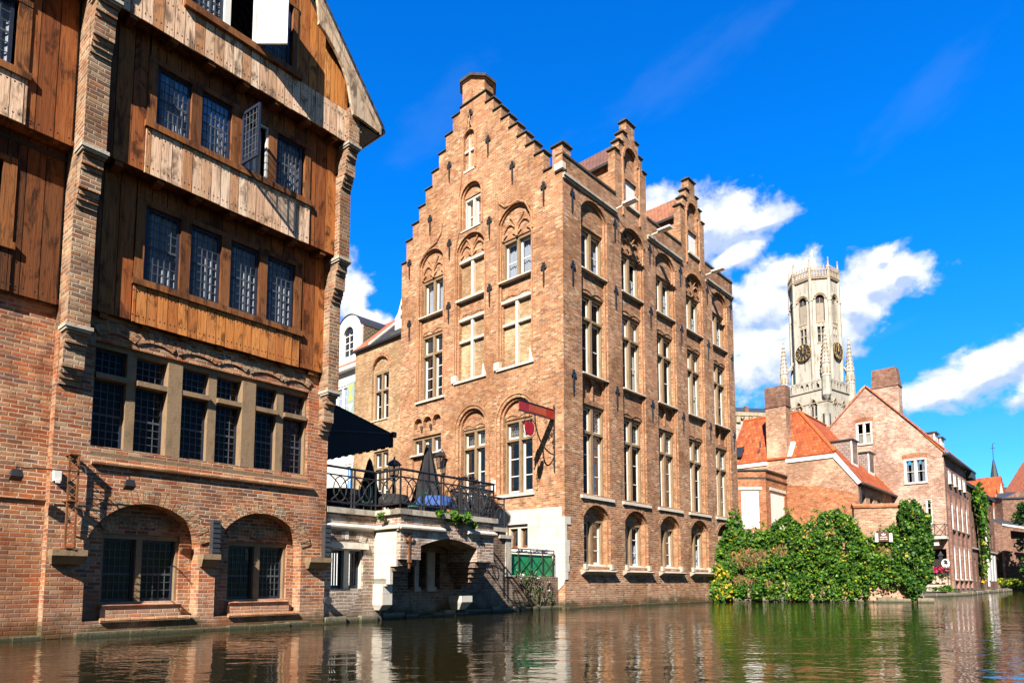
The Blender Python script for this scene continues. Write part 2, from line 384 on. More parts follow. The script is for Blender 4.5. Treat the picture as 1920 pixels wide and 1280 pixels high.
class MB:
    def __init__(s, F=fB):
        s.v = []; s.f = []; s.mi = []; s.F = F
    def poly(s, pts, mi=0):
        b = len(s.v); s.v += [tuple(p) for p in pts]
        s.f.append(list(range(b, b + len(pts)))); s.mi.append(mi)
    def fpoly(s, pts, mi=0):
        s.poly([s.F(*p) for p in pts], mi)
    def bx(s, x0, x1, y0, y1, z0, z1, mi=0):
        b = len(s.v)
        s.v += [(x, y, z) for x in (x0, x1) for y in (y0, y1) for z in (z0, z1)]
        for q in ((0, 1, 3, 2), (4, 6, 7, 5), (0, 4, 5, 1), (2, 3, 7, 6), (0, 2, 6, 4), (1, 5, 7, 3)):
            s.f.append([b + i for i in q]); s.mi.append(mi)
    def fb(s, u0, u1, o0, o1, z0, z1, mi=0):
        b = len(s.v)
        s.v += [s.F(u, o, z) for u in (u0, u1) for o in (o0, o1) for z in (z0, z1)]
        for q in ((0, 1, 3, 2), (4, 6, 7, 5), (0, 4, 5, 1), (2, 3, 7, 6), (0, 2, 6, 4), (1, 5, 7, 3)):
            s.f.append([b + i for i in q]); s.mi.append(mi)
    def hexa(s, c8, mi=0):
        """8 corners: bottom loop of 4 then top loop of 4"""
        b = len(s.v); s.v += [tuple(p) for p in c8]
        for q in ((3, 2, 1, 0), (4, 5, 6, 7), (0, 1, 5, 4), (1, 2, 6, 5), (2, 3, 7, 6), (3, 0, 4, 7)):
            s.f.append([b + i for i in q]); s.mi.append(mi)
    def prism(s, pts, o0, o1, mi=0):
        """polygon in (u,z) extruded between outs o0 (front) and o1"""
        tris = tess([pts])
        for o in (o0, o1):
            for t in tris:
                s.poly([s.F(p[0], o, p[1]) for p in t], mi)
        n = len(pts)
        for i in range(n):
            a, c = pts[i], pts[(i + 1) % n]
            s.poly([s.F(a[0], o0, a[1]), s.F(c[0], o0, c[1]), s.F(c[0], o1, c[1]), s.F(a[0], o1, a[1])], mi)
    def wall(s, outer, holes, o, depth, mi=0, edge=None, rim=None):
        """front face with openings; reveals run back by depth (one number or one per opening)"""
        for t in tess([outer] + holes):
            s.poly([s.F(p[0], o, p[1]) for p in t], mi)
        for i, h in enumerate(holes):
            d = depth[i] if isinstance(depth, (list, tuple)) else depth
            if not d:
                continue
            n = len(h)
            for j in range(n):
                a, c = h[j], h[(j + 1) % n]
                s.poly([s.F(a[0], o, a[1]), s.F(c[0], o, c[1]), s.F(c[0], o - d, c[1]), s.F(a[0], o - d, a[1])], mi)
        if edge:
            n = len(outer)
            for j in range(n):
                a, c = outer[j], outer[(j + 1) % n]
                s.poly([s.F(a[0], o, a[1]), s.F(c[0], o, c[1]), s.F(c[0], o - edge, c[1]), s.F(a[0], o - edge, a[1])], mi)
            for t in tess([outer] + holes):
                s.poly([s.F(p[0], o - edge, p[1]) for p in t], mi)
    def tube(s, pts, r, n=6, mi=0, closed=False):
        pts = [Vector(p) for p in pts]
        b = len(s.v); N = len(pts)
        for i, p in enumerate(pts):
            a = pts[(i - 1) % N] if closed or i > 0 else p
            c = pts[(i + 1) % N] if closed or i < N - 1 else p
            d = (c - a)
            if d.length < 1e-9: d = Vector((0, 0, 1))
            d.normalize()
            ref = Vector((0, 0, 1)) if abs(d.z) < .9 else Vector((1, 0, 0))
            x = d.cross(ref).normalized(); y = d.cross(x)
            rr = r[i] if isinstance(r, (list, tuple)) else r
            for q in range(n):
                t = 2 * math.pi * q / n
                s.v.append(tuple(p + x * (rr * math.cos(t)) + y * (rr * math.sin(t))))
        for i in range(N if closed else N - 1):
            j = (i + 1) % N
            for q in range(n):
                s.f.append([b + i * n + q, b + i * n + (q + 1) % n, b + j * n + (q + 1) % n, b + j * n + q]); s.mi.append(mi)
        if not closed:
            s.f.append([b + q for q in range(n)][::-1]); s.mi.append(mi)
            s.f.append([b + (N - 1) * n + q for q in range(n)]); s.mi.append(mi)
    def ftube(s, pts, r, n=6, mi=0, closed=False):
        s.tube([s.F(*p) for p in pts], r, n, mi, closed)
    def lathe(s, prof, c=(0, 0, 0), n=12, mi=0, rot=0.0, cap=True):
        b = len(s.v)
        for (r, z) in prof:
            for q in range(n):
                t = rot + 2 * math.pi * q / n
                s.v.append((c[0] + r * math.cos(t), c[1] + r * math.sin(t), c[2] + z))
        for i in range(len(prof) - 1):
            for q in range(n):
                s.f.append([b + i * n + q, b + i * n + (q + 1) % n, b + (i + 1) * n + (q + 1) % n, b + (i + 1) * n + q]); s.mi.append(mi)
        if cap:
            s.f.append([b + q for q in range(n)][::-1]); s.mi.append(mi)
            k = b + (len(prof) - 1) * n
            s.f.append([k + q for q in range(n)]); s.mi.append(mi)
    def build(s, name, mats, parent=None, label=None, smooth=False, recalc=True, loc=None):
        if not isinstance(mats, (list, tuple)):
            mats = [mats]
        me = bpy.data.meshes.new(name)
        me.from_pydata(s.v, [], s.f)
        for mt in mats:
            me.materials.append(M[mt] if isinstance(mt, str) else mt)
        for p, i in zip(me.polygons, s.mi):
            p.material_index = min(i, len(mats) - 1)
        if recalc:
            bm = bmesh.new(); bm.from_mesh(me)
            bmesh.ops.recalc_face_normals(bm, faces=bm.faces)
            bm.to_mesh(me); bm.free()
        uvl = me.uv_layers.new(name='UVMap')
        vs = me.vertices
        for p in me.polygons:
            n = p.normal
            if abs(n.z) > .95 or n.length < 1e-6:
                t = Vector((1, 0, 0)); bb = Vector((0, 1, 0))
            else:
                t = Vector((-n.y, n.x, 0)).normalized()
                if abs(t.x) >= abs(t.y):
                    if t.x < 0: t = -t
                elif t.y < 0: t = -t
                bb = n.cross(t)
                if bb.z < 0: bb = -bb
            for li in p.loop_indices:
                co = vs[me.loops[li].vertex_index].co
                uvl.data[li].uv = (co.dot(t), co.dot(bb))
        if smooth:
            for p in me.polygons: p.use_smooth = True
        o = bpy.data.objects.new(name, me)
        COL.objects.link(o)
        if parent is not None: o.parent = parent
        if loc is not None: o.location = loc
        if label: o['label'] = label
        return o

def tess(loops):
    vs = []; es = []
    for l in loops:
        b = len(vs); n = len(l)
        vs += [Vector((p[0], p[1])) for p in l]
        es += [(b + i, b + (i + 1) % n) for i in range(n)]
    r = delaunay_2d_cdt(vs, es, [], 0, 1e-5)
    out = []
    for f in r[2]:
        t = [tuple(r[0][i]) for i in f]
        cx = sum(p[0] for p in t) / len(t); cy = sum(p[1] for p in t) / len(t)
        inside = False
        for l in loops:
            n = len(l)
            for i in range(n):
                x0, y0 = l[i][0], l[i][1]; x1, y1 = l[(i + 1) % n][0], l[(i + 1) % n][1]
                if (y0 > cy) != (y1 > cy) and cx < (x1 - x0) * (cy - y0) / (y1 - y0) + x0:
                    inside = not inside
        if inside: out.append(t)
    return out

def rect(u0, u1, z0, z1):
    return [(u0, z0), (u1, z0), (u1, z1), (u0, z1)]
def arch(u0, u1, z0, zs, rise, n=10, pointed=False):
    """opening with a segmental (or pointed) head above springing zs"""
    w = (u1 - u0) / 2; c = (u0 + u1) / 2
    pts = [(u0, z0), (u1, z0)]
    if pointed:
        for i in range(n + 1):
            t = i / n
            x = 1 - abs(2 * t - 1)
            pts.append((u1 - 2 * w * t, zs + rise * math.sin(min(1, x) * math.pi / 2) ** .9))
    else:
        rr = (w * w + rise * rise) / (2 * rise); a = math.asin(min(1, w / rr))
        if rise > w: a = math.pi - a
        for i in range(n + 1):
            t = a - 2 * a * i / n
            pts.append((c + rr * math.sin(t), zs + rise - rr + rr * math.cos(t)))
    return pts
def arc_pts(u0, u1, zs, rise, n=12):
    return arch(u0, u1, 0, zs, rise, n)[2:]

def thing(name, label, cat, loc=(0, 0, 0), rotz=0.0, group=None, kind=None):
    o = bpy.data.objects.new(name, None)
    COL.objects.link(o)
    o.empty_display_size = .3
    o.location = loc; o.rotation_euler = (0, 0, rotz)
    o['label'] = label; o['category'] = cat
    if group: o['group'] = group
    return o
def tag(o, label=None, cat=None, group=None, kind=None):
    if label: o['label'] = label
    if cat: o['category'] = cat
    if group: o['group'] = group
    if kind: o['kind'] = kind
    return o
def kids(o):
    return [c for c in COL.objects if c.parent == o]
def dup(o, loc, parent=None, label=None):
    c = o.copy(); COL.objects.link(c)
    if parent is not None: c.parent = parent
    c.location = loc
    if label: c['label'] = label
    for ch in kids(o):
        d = ch.copy(); COL.objects.link(d); d.parent = c
        for g in kids(ch):
            e = g.copy(); COL.objects.link(e); e.parent = d
    return c

# frames measured on the photograph: canal-side directions (clockwise from +Y)
AA, AB = .699208, .737669
def zrot(a):                 # object whose local X runs along the direction a
    return math.pi / 2 - a
def vec(a): return Vector((math.sin(a), math.cos(a), 0))

# ------------------------------------------------------------------ windows
def win(parent, F, u0, u1, z0, z1, o, n=2, zt=None, mull=.13, jamb=.07, head=.12, smat='stone_white', sash='white_paint',
        bars=(1, 2), lead=None, curtain=None, depth=.2, sill=None, sashw=.07, tdepth=0.0, mouts=None, label=None, edges=None, glassmat='glass'):
    """stone cross-window: frame (part) with sash, pane, curtain and sill as sub-parts"""
    mb = MB(F)
    zb = z0
    mb.fb(u0, u0 + jamb, o, o - depth, zb, z1 - head); mb.fb(u1 - jamb, u1, o, o - depth, zb, z1 - head)
    mb.fb(u0, u1, o + .01, o - depth, z1 - head, z1)
    if edges is None:
        w = (u1 - u0 - 2 * jamb - (n - 1) * mull) / n
        edges = [(u0 + jamb + i * (w + mull), u0 + jamb + i * (w + mull) + w) for i in range(n)]
    for i in range(len(edges) - 1):
        oo = o + (mouts[i] if mouts else 0.005)
        mb.fb(edges[i][1], edges[i + 1][0], oo, o - depth, zb, z1 - head)
    if zt:
        for a, b_ in edges:
            mb.fb(a, b_, o + .03 + tdepth, o - depth, zt, zt + .1)
    w_ = mb.build('window', smat, parent, label)
    sb = MB(F); pb = MB(F)
    so = o - depth * .55
    rows = [(z0, zt), (zt + .1, z1 - head)] if zt else [(z0, z1 - head)]
    for ri, (a, b_) in enumerate(rows):
        for (l, r) in edges:
            s_ = sashw
            sb.fb(l, l + s_, so, so - .05, a, b_); sb.fb(r - s_, r, so, so - .05, a, b_)
            sb.fb(l + s_, r - s_, so, so - .05, a, a + s_ * 1.2); sb.fb(l + s_, r - s_, so, so - .05, b_ - s_, b_)
            nb = bars[1] if not (zt and ri == 1) else max(1, bars[1] // 2)
            if lead and (lead[2] == 'all' or (lead[2] == 'top' and ri == len(rows) - 1)):
                nx, nz = lead[0], max(2, round(lead[1] * (b_ - a)))
                for i in range(1, nx):
                    x = l + s_ + (r - l - 2 * s_) * i / nx
                    sb.fb(x - .007, x + .007, so - .01, so - .03, a + s_ * 1.2, b_ - s_, 1)
                for i in range(1, nz):
                    z = a + s_ * 1.2 + (b_ - a - 2.2 * s_) * i / nz
                    t = .02 if (nz > 5 and i == nz // 2) else .007
                    sb.fb(l + s_, r - s_, so - .012, so - .028, z - t, z + t, 1)
            else:
                for i in range(1, bars[0]):
                    x = l + s_ + (r - l - 2 * s_) * i / bars[0]
                    sb.fb(x - .015, x + .015, so - .005, so - .035, a + s_, b_ - s_)
                for i in range(1, nb):
                    z = a + (b_ - a) * i / nb
                    sb.fb(l + s_, r - s_, so - .006, so - .034, z - .018, z + .018)
            pb.fpoly([(l + s_, so - .025, a + s_), (r - s_, so - .025, a + s_), (r - s_, so - .025, b_ - s_), (l + s_, so - .025, b_ - s_)])
    sb.build('sash', [sash, 'lead'], w_)
    pb.build('pane', glassmat, w_)
    if curtain:
        cb = MB(F)
        cm, part = curtain[0], curtain[1]
        for (a, b_) in (rows if len(curtain) < 3 else [rows[curtain[2]]]):
            for (l, r) in edges:
                K = 14
                wdt = (r - l)
                spans = [(l, r)] if part == 'full' else [(l, l + wdt * .4), (r - wdt * .3, r)] if part == 'drawn' else [(l, r)]
                zt0 = a if part != 'half' else a
                zt1 = b_ if part != 'half' else a + (b_ - a) * .55
                for (p, q) in spans:
                    pr = None
                    for i in range(K + 1):
                        x = p + (q - p) * i / K
                        oo = o - depth - .05 + .03 * math.sin(i * 2.4) + .015 * math.sin(i * 5.1)
                        if pr: cb.fpoly([(pr[0], pr[1], zt0), (x, oo, zt0), (x, oo, zt1), (pr[0], pr[1], zt1)])
                        pr = (x, oo)
        cb.build('curtain', cm, w_)
    if sill:
        e, th, so0 = sill
        sl = MB(F)
        a, b_ = u0 - e, u1 + e
        # weathered slab sloping outwards
        f8 = [F(a, o + so0, z0 - th), F(b_, o + so0, z0 - th), F(b_, o - depth * .5, z0 - th), F(a, o - depth * .5, z0 - th),
              F(a, o + so0, z0 - th * .45), F(b_, o + so0, z0 - th * .45), F(b_, o - depth * .5, z0 + .02), F(a, o - depth * .5, z0 + .02)]
        sl.hexa(f8)
        sl.build('sill', 'stone_white', w_)
    return w_
# ------------------------------------------------------------------ camera, sun, sky
cam = bpy.data.cameras.new('camera')
cam.sensor_width = 36; cam.lens = 1249.71 / 1920 * 36
cam.shift_y = (982.03 - 640) / 1920
cam.clip_start = .1; cam.clip_end = 3000
co = bpy.data.objects.new('camera', cam); COL.objects.link(co)
co.location = (0, 0, 1.0); co.rotation_euler = (R(90) + .0868538, 0, 0)
SC.camera = co

SUN = Vector((-.48, -1.658, 1.32)).normalized()
sl = bpy.data.lights.new('sun', 'SUN'); sl.energy = 5.0; sl.angle = R(.5); sl.color = (1.0, .93, .82)
so = bpy.data.objects.new('sun', sl); COL.objects.link(so)
so.rotation_euler = SUN.to_track_quat('Z', 'Y').to_euler(); so.location = (-20, -60, 60)

w = bpy.data.worlds.new('World'); SC.world = w
w.use_nodes = True
k = NT(w.node_tree)
bg = w.node_tree.nodes['Background']
sky = k.n('ShaderNodeTexSky', sky_type='NISHITA')
sky.sun_disc = False
sky.sun_elevation = math.asin(SUN.z)
sky.sun_rotation = math.atan2(SUN.x, SUN.y)
sky.air_density = 1.0; sky.dust_density = .3; sky.ozone_density = 3.0
tc = k.n('ShaderNodeTexCoord')
d = k.v('NORMALIZE', tc.outputs['Generated'])
dx, dy, dz = k.xyz(d)
az = k.m('ARCTAN2', dx, dy)
el = k.m('ARCSINE', dz)
CL = [(0.3001, 0.4935, 0.0914, 0.0399, 0), (0.3745, 0.4827, 0.0397, 0.0152, 10), (0.2344, 0.5173, 0.0475, 0.0269, 0), (0.34, 0.4455, 0.0369, 0.0198, 30), (0.3781, 0.3863, 0.0606, 0.0474, 20), (0.4004, 0.41, 0.0526, 0.0264, 0), (0.3611, 0.3115, 0.0537, 0.0533, 0), (0.4216, 0.3252, 0.041, 0.0413, 0), (0.5135, 0.3836, 0.0564, 0.035, 10), (0.5244, 0.4132, 0.0174, 0.0137, 0), (0.4868, 0.3625, 0.0451, 0.0392, 0), (0.5452, 0.393, 0.0272, 0.0186, 0), (0.4592, 0.3335, 0.0462, 0.0404, 0), (0.63, 0.2523, 0.0639, 0.0302, 17), (0.5791, 0.2379, 0.0399, 0.0262, 15), (0.6704, 0.2696, 0.0301, 0.0273, 10), (0.6857, 0.2298, 0.0391, 0.0303, 0), (-0.2473, 0.4048, 0.0327, 0.0433, 0), (-0.2193, 0.3788, 0.0488, 0.0157, -15), (.78, .25, .08, .04, 0), (.9, .2, .12, .04, 5), (-.5, .33, .12, .05, 0)]
def blobs(lst, dv=0.0):
    acc = None
    for a, e, ra, re, rot in lst:
        u = k.m('SUBTRACT', az, a); v = k.m('SUBTRACT', el, e - dv)
        if rot:
            c, s = math.cos(R(rot)), math.sin(R(rot)); q = .9
            u2 = k.m('ADD', k.m('MULTIPLY', u, c * q), k.m('MULTIPLY', v, s))
            v2 = k.m('SUBTRACT', k.m('MULTIPLY', v, c), k.m('MULTIPLY', u, s * q))
            u, v = u2, v2
        else:
            pass
        dd = k.m('SQRT', k.m('ADD', k.m('POWER', k.m('DIVIDE', u, ra * 1.1), 2.0), k.m('POWER', k.m('DIVIDE', v, re * 1.1), 2.0)))
        f = k.m('SUBTRACT', 1.0, dd)
        acc = f if acc is None else k.m('SMOOTH_MAX', acc, f, .25)
    return acc
nv = k.comb(k.m('MULTIPLY', az, 1.0), k.m('MULTIPLY', el, 1.25), 0.0)
n1 = k.noise(nv, 22, 7, .58, dist=.3)
n2 = k.noise(nv, 60, 5, .6)
f = blobs(CL)
edge = k.m('ADD', f, k.m('MULTIPLY', k.m('SUBTRACT', n1, .5), 2.0))
edge = k.m('ADD', edge, k.m('MULTIPLY', k.m('SUBTRACT', n2, .5), .5))
mask = k.mr(edge, -.16, .48)
# clouds in the rest of the sky (behind and beside the viewer)
far = k.mr(k.m('ABSOLUTE', az), .95, 1.4)
nb = k.noise(k.v('MULTIPLY', d, (1, 1, 2.2)), 3.2, 7, .6)
mask = k.m('MAXIMUM', mask, k.m('MULTIPLY', far, k.mr(nb, .58, .75)))
# thin wisps
wisp = blobs([(0.5262, 0.3212, 0.046, 0.0082, 17), (0.5862, 0.5768, 0.0824, 0.0311, 30), (-0.1098, 0.6315, 0.0923, 0.0348, 40), (0.2826, 0.6655, 0.1571, 0.0268, 20), (.62, .19, .12, .03, 0), (.36, .28, .1, .05, 0)])
nw = k.noise(k.comb(k.m('ADD', k.m('MULTIPLY', az, .7), k.m('MULTIPLY', el, 1.2)), k.m('SUBTRACT', k.m('MULTIPLY', el, 2.4), k.m('MULTIPLY', az, 1.1)), 2.0), 9, 6, .6)
wm = k.m('MULTIPLY', k.mr(k.m('ADD', wisp, k.m('MULTIPLY', k.m('SUBTRACT', nw, .5), 2.2)), -.1, 1.0), .035)
mask = k.m('MAXIMUM', mask, wm)
mask = k.m('MULTIPLY', mask, k.mr(el, 0.0, .05))
sat = k.n('ShaderNodeHueSaturation')
sat.inputs['Saturation'].default_value = 1.35; sat.inputs['Value'].default_value = 1.0
k.put(sat.inputs['Color'], sky.outputs[0])
SKY_TINT = k.mix(k.mr(el, .02, .55), (.36, .74, 1.0), (.05, 1.02, 1.58))
# sky half around the sun greyed and dimmed to cut blue ambient light
sunside = k.mr(k.v('DOT_PRODUCT', d, tuple(Vector((SUN.x, SUN.y, .25)).normalized()), out=1), -.35, .45)
SKY_TINT = k.mix(sunside, SKY_TINT, (.21, .2, .185))
skyc = k.mix(1.0, sat.outputs[0], SKY_TINT, 'MULTIPLY')
shade = k.mr(k.m('ADD', k.m('MULTIPLY', k.noise(k.v('ADD', nv, (-.012, .02, 0)), 17, 6, .6), .8), k.m('ADD', k.m('MULTIPLY', f, .12), k.m('MULTIPLY', n2, .2))), .36, .72)
CW = 6.6
under = k.m('SUBTRACT', blobs(CL, .012), f)
shade = k.m('SUBTRACT', shade, k.mr(under, -.05, .4, -.12, .75), clamp=True)
cloudc = k.mix(shade, (CW * .42, CW * .52, CW * .72), (CW * .98, CW * .97, CW * .96))
k.put(bg.inputs['Color'], k.mix(k.m('MULTIPLY', mask, .97), skyc, cloudc))
bg.inputs['Strength'].default_value = .1

SC.view_settings.view_transform = 'Standard'
SC.view_settings.look = 'None'
SC.view_settings.exposure = 1.05
SC.view_settings.gamma = 1.0
SC.cycles.max_bounces = 6; SC.cycles.transparent_max_bounces = 12
SC.cycles.glossy_bounces = 3; SC.cycles.diffuse_bounces = 1; SC.cycles.transmission_bounces = 3
SC.cycles.caustics_reflective = False; SC.cycles.caustics_refractive = False

# ------------------------------------------------------------------ water and land
def water_mat():
    m, k, b = new_mat('canal_water')
    geo = k.n('ShaderNodeNewGeometry')
    x, y, z = k.xyz(geo.outputs['Position'])
    # ripples: slow swell, medium wavelets, fine chop, with calmer patches between
    p1 = k.comb(k.m('MULTIPLY', x, .75), k.m('MULTIPLY', y, 1.25), 0.0)
    a = k.noise(p1, .8, 2, .5, dist=.6)
    c = k.noise(p1, 2.6, 2, .5, dist=.9)
    e = k.noise(p1, 7.0, 2, .5, dist=.4)
    calm = k.mr(k.noise(k.comb(k.m('MULTIPLY', x, .18), k.m('MULTIPLY', y, .3), 4.0), 1.0, 3, .5), .38, .62, .35, 1.0)
    h = k.m('ADD', k.m('MULTIPLY', a, .5), k.m('MULTIPLY', k.m('ADD', k.m('MULTIPLY', c, .36), k.m('MULTIPLY', e, .13)), calm))
    k.put(b.inputs['Base Color'], (.017, .014, .005))
    b.inputs['Roughness'].default_value = .02
    b.inputs['IOR'].default_value = 1.33
    b.inputs['Specular IOR Level'].default_value = .5
    b.inputs['Specular Tint'].default_value = (.78, .69, .52, 1)
    k.put(b.inputs['Normal'], k.bump(h, .36, .10))
    return m
M['water'] = water_mat()
mb = MB()
mb.poly([(-300, -200, 0), (600, -200, 0), (600, 900, 0), (-300, 900, 0)])
o = mb.build('water', 'water'); tag(o, 'dark rippled canal water reflecting the brick houses', 'water', kind='structure')

M['earth'] = plain('earth_and_paving', (.16, .13, .1), .95, .4, .8)
# ------------------------------------------------------------------ timber-fronted house on the left
AP = Vector((-6.962, 13.320, 0)); AD = vec(AA); AN = Vector((AD.y, -AD.x, 0))
def aw(u, o, z=0.0):
    return AP + AD * u + AN * o + Vector((0, 0, z))
H = thing('timber_house', 'tall timber-fronted house with jettied oak boarding over a red brick ground floor', 'house', AP, zrot(AA))

BK3 = ['brick_left', 'brick_pier', 'brick_moulded']
def voussoirs(mb, u0, u1, zs, rise, t=.26, o=.02, o1=-.12, n=22, mats=3, seed=1):
    rnd = random.Random(seed)
    w = (u1 - u0) / 2; c = (u0 + u1) / 2
    rr = (w * w + rise * rise) / (2 * rise); a = math.asin(min(1, w / rr))
    if rise > w: a = math.pi - a
    zc = zs + rise - rr
    for i in range(n):
        a0 = a - 2 * a * i / n - .004; a1 = a - 2 * a * (i + 1) / n + .004
        oo = o + rnd.uniform(0, .012); r1 = rr + t * rnd.uniform(.94, 1.03)
        q = [(c + r_ * math.sin(x), zc + r_ * math.cos(x)) for x, r_ in ((a0, rr), (a1, rr), (a1, r1), (a0, r1))]
        mb.hexa([mb.F(q[0][0], oo, q[0][1]), mb.F(q[1][0], oo, q[1][1]), mb.F(q[1][0], o1, q[1][1]), mb.F(q[0][0], o1, q[0][1]),
                 mb.F(q[3][0], oo, q[3][1]), mb.F(q[2][0], oo, q[2][1]), mb.F(q[2][0], o1, q[2][1]), mb.F(q[3][0], o1, q[3][1])], rnd.randrange(mats))

a1 = arch(-1.38, .72, .28, 1.78, .75, 14)
a2 = arch(1.06, 3.10, .28, 1.80, .74, 14)
fw = rect(-1.40, 3.20, 3.54, 5.56)
mb = MB()
mb.wall(rect(-1.99, 3.76, -.8, 6.12), [a1, a2, fw], 0, [.36, .32, .42])
# recess back walls with the window openings
mb.wall(rect(-1.6, .9, .2, 2.7), [rect(-1.0, .46, .62, 1.95)], -.36, .2)
mb.wall(rect(.98, 3.2, .2, 2.7), [rect(1.48, 2.92, .62, 1.90)], -.32, .2)
# left bay, set back, and its return
mb.fpoly([(-9, -.25, -.8), (-1.99, -.25, -.8), (-1.99, -.25, 6.12), (-9, -.25, 6.12)])
mb.fpoly([(-1.99, -.25, -.8), (-1.99, 0, -.8), (-1.99, 0, 6.12), (-1.99, -.25, 6.12)])
# flank wall and back of the house
mb.fpoly([(3.76, 0, -.8), (3.76, -9, -.8), (3.76, -9, 12.6), (3.76, -.02, 12.6)])
mb.fpoly([(3.76, -9, -.8), (-9, -9, -.8), (-9, -9, 13.5), (3.76, -9, 13.5)])
mb.build('brick_wall', 'brick_left', H)
mb = MB(); mb.bx(-9, 3.4, 1.5, 1.55, -.5, 12.2); mb.bx(-9, 3.6, .3, 8.8, 5.85, 5.95); mb.bx(-9, 3.5, .1, 8.8, 8.82, 8.9); mb.bx(-9, 3.5, 0, 8.8, 11.7, 11.76)
mb.build('dark_room_lining', 'interior', H)  # dark panels added behind the windows so the rooms look unlit

mb = MB(); voussoirs(mb, -1.38, .72, 1.78, .75, n=30, seed=2); mb.build('brick_arch', BK3, H)
mb = MB(); voussoirs(mb, 1.06, 3.10, 1.80, .74, n=30, seed=3); mb.build('brick_arch', BK3, H)
# small relieving arches: over ground windows and over the long window
for a, b, z, o in ((-1.0, -.27, 2.0, -.36), (-.27, .46, 2.0, -.36), (1.48, 2.2, 1.95, -.32), (2.2, 2.92, 1.95, -.32)):
    mb = MB(); voussoirs(mb, a + .02, b - .02, z, .09, t=.18, o=o + .02, o1=o - .05, n=10, seed=int(z * 50 + a * 9)); mb.build('relieving_arch', BK3, H)
for a, b in ((-1.38, -.70), (-.70, .02), (.08, .92), (.92, 1.60), (1.66, 2.5), (2.5, 3.18)):
    mb = MB(); voussoirs(mb, a + .03, b - .03, 5.66, .1, t=.2, o=.03, o1=-.05, n=9, seed=int(a * 31 + 70)); mb.build('relieving_arch', BK3, H)
# soldier strips, moulded strings
mb = MB(); mb.ftube([(-1.38, .045, 3.235), (3.34, .045, 3.235)], .05, 8); mb.build('string_course', 'brick_moulded', H)
mb = MB(); mb.ftube([(-1.1, .04, .29), (.55, .04, .29)], .045, 8); mb.build('string_course', 'brick_moulded', H)
mb = MB(); mb.ftube([(1.36, .04, .29), (3.0, .04, .29)], .045, 8); mb.build('string_course', 'brick_moulded', H)
mb = MB(); mb.ftube([(-9, -.23, 2.47), (-2.0, -.23, 2.47)], .03, 6); mb.build('string_course', 'brick_pier', H)
# window stools below the two basement windows
for a, b, o in ((-1.0, .46, -.2), (1.48, 2.92, -.2)):
    mb = MB(); mb.fb(a - .02, b + .02, o, -.5, .3, .5); mb.hexa([fB(a, o, .5), fB(b, o, .5), fB(b, -.5, .5), fB(a, -.5, .5), fB(a, -.15, .56), fB(b, -.15, .56), fB(b, -.5, .62), fB(a, -.5, .62)])
    mb.build('window_stool', 'brick_left', H)

# basement windows
win(H, fB, -1.0, .46, .62, 1.95, -.42, edges=[(-.95, -.36), (-.25, .42)], head=.1, jamb=.05, smat='mullion', sash='blue_frame', lead=(5, 6, 'all'), sashw=.05, depth=.18)
win(H, fB, 1.48, 2.92, .62, 1.90, -.38, edges=[(1.53, 2.13), (2.27, 2.88)], head=.09, jamb=.05, smat='mullion', sash='blue_frame', lead=(5, 6, 'all'), sashw=.05, depth=.18)
# six-light stone window
ed = [(-1.36, -.80), (-.63, -.06), (.22, .81), (.99, 1.53), (1.84, 2.41), (2.59, 3.16)]
win(H, fB, -1.40, 3.20, 3.54, 5.56, -.10, edges=ed, zt=4.86, jamb=.04, head=.1, smat='mullion', sash='blue_frame', lead=(4, 6, 'all'), sashw=.045, depth=.22,
    mouts=[0, .1, 0, .1, 0], tdepth=.06)
mb = MB()
mb.hexa([fB(-1.4, .0, 3.36), fB(3.2, .0, 3.36), fB(3.2, -.4, 3.36), fB(-1.4, -.4, 3.36), fB(-1.4, .01, 3.44), fB(3.2, .01, 3.44), fB(3.2, -.12, 3.57), fB(-1.4, -.12, 3.57)])
mb.build('stone_sill', 'mullion', H)

# ---- boarded storeys
def planks(name, mat, u0, u1, z0, z1, o, w=.29, parent=None, seed=0, ragged=.0, back=True):
    rnd = random.Random(seed + int(u0 * 100))
    mb = MB()
    i0 = math.floor(u0 / w + 1e-6)
    x = i0 * w
    while x < u1 - .01:
        a = max(u0, x) + .006; b = min(u1, x + w) - .006
        if b - a > .03:
            d = rnd.uniform(0, .012)
            mb.fb(a, b, o + d, o - .03, z0 - rnd.uniform(0, ragged), z1)
            # nail heads
            for zz in (z0 + .13, z1 - .15):
                if zz < z1 and zz > z0:
                    for uu in (a + .05, b - .05):
                        mb.fb(uu - .009, uu + .009, o + d + .004, o + d, zz - .012, zz + .012, 1)
        x += w
    if back: mb.fb(u0, u1, o - .035, o - .06, z0, z1, 1)
    return mb.build(name, [mat, 'iron'], parent or H)
UL, UR = -1.62, 3.49
def storey(o, zb, zt, ws, we, zs, zh, full, below, above, ul=UL, ur=UR):
    """boards around one window band: ws..we wide, sill zs, head zh"""
    planks('boarding', full, ul, ws, zb, zt, o, seed=int(zb))
    planks('boarding', full, we, ur, zb, zt, o, seed=int(zb) + 5)
    planks('boarding', above, ws, we, zh, zt, o, seed=int(zb) + 9)
    planks('spandrel_boarding', below, ws, we, zb - .02, zs - .1, o + .03, w=.2, seed=int(zb) + 3, ragged=.015)
    mb = MB(); mb.fb(ws - .03, we + .03, o + .09, o - .06, zs - .13, zs); mb.build('window_rail', 'beam', H)
def soffit(o0, o1, z, u0, u1):
    mb = MB(); mb.fb(u0, u1, o1 - .005, o0 - .3, z + .03, z + .12)
    x = u0 + .3
    while x < u1:
        mb.fb(x - .07, x + .07, o1 - .03, o0 - .2, z - .13 + .03, z + .03); x += .75
    mb.build('jetty_soffit', 'beam', H)
O2, O3, O4 = .13, .50, .87
storey(O2, 6.08, 8.98, -.86, 2.82, 6.93, 8.58, 'boards', 'boards_warm', 'boards')
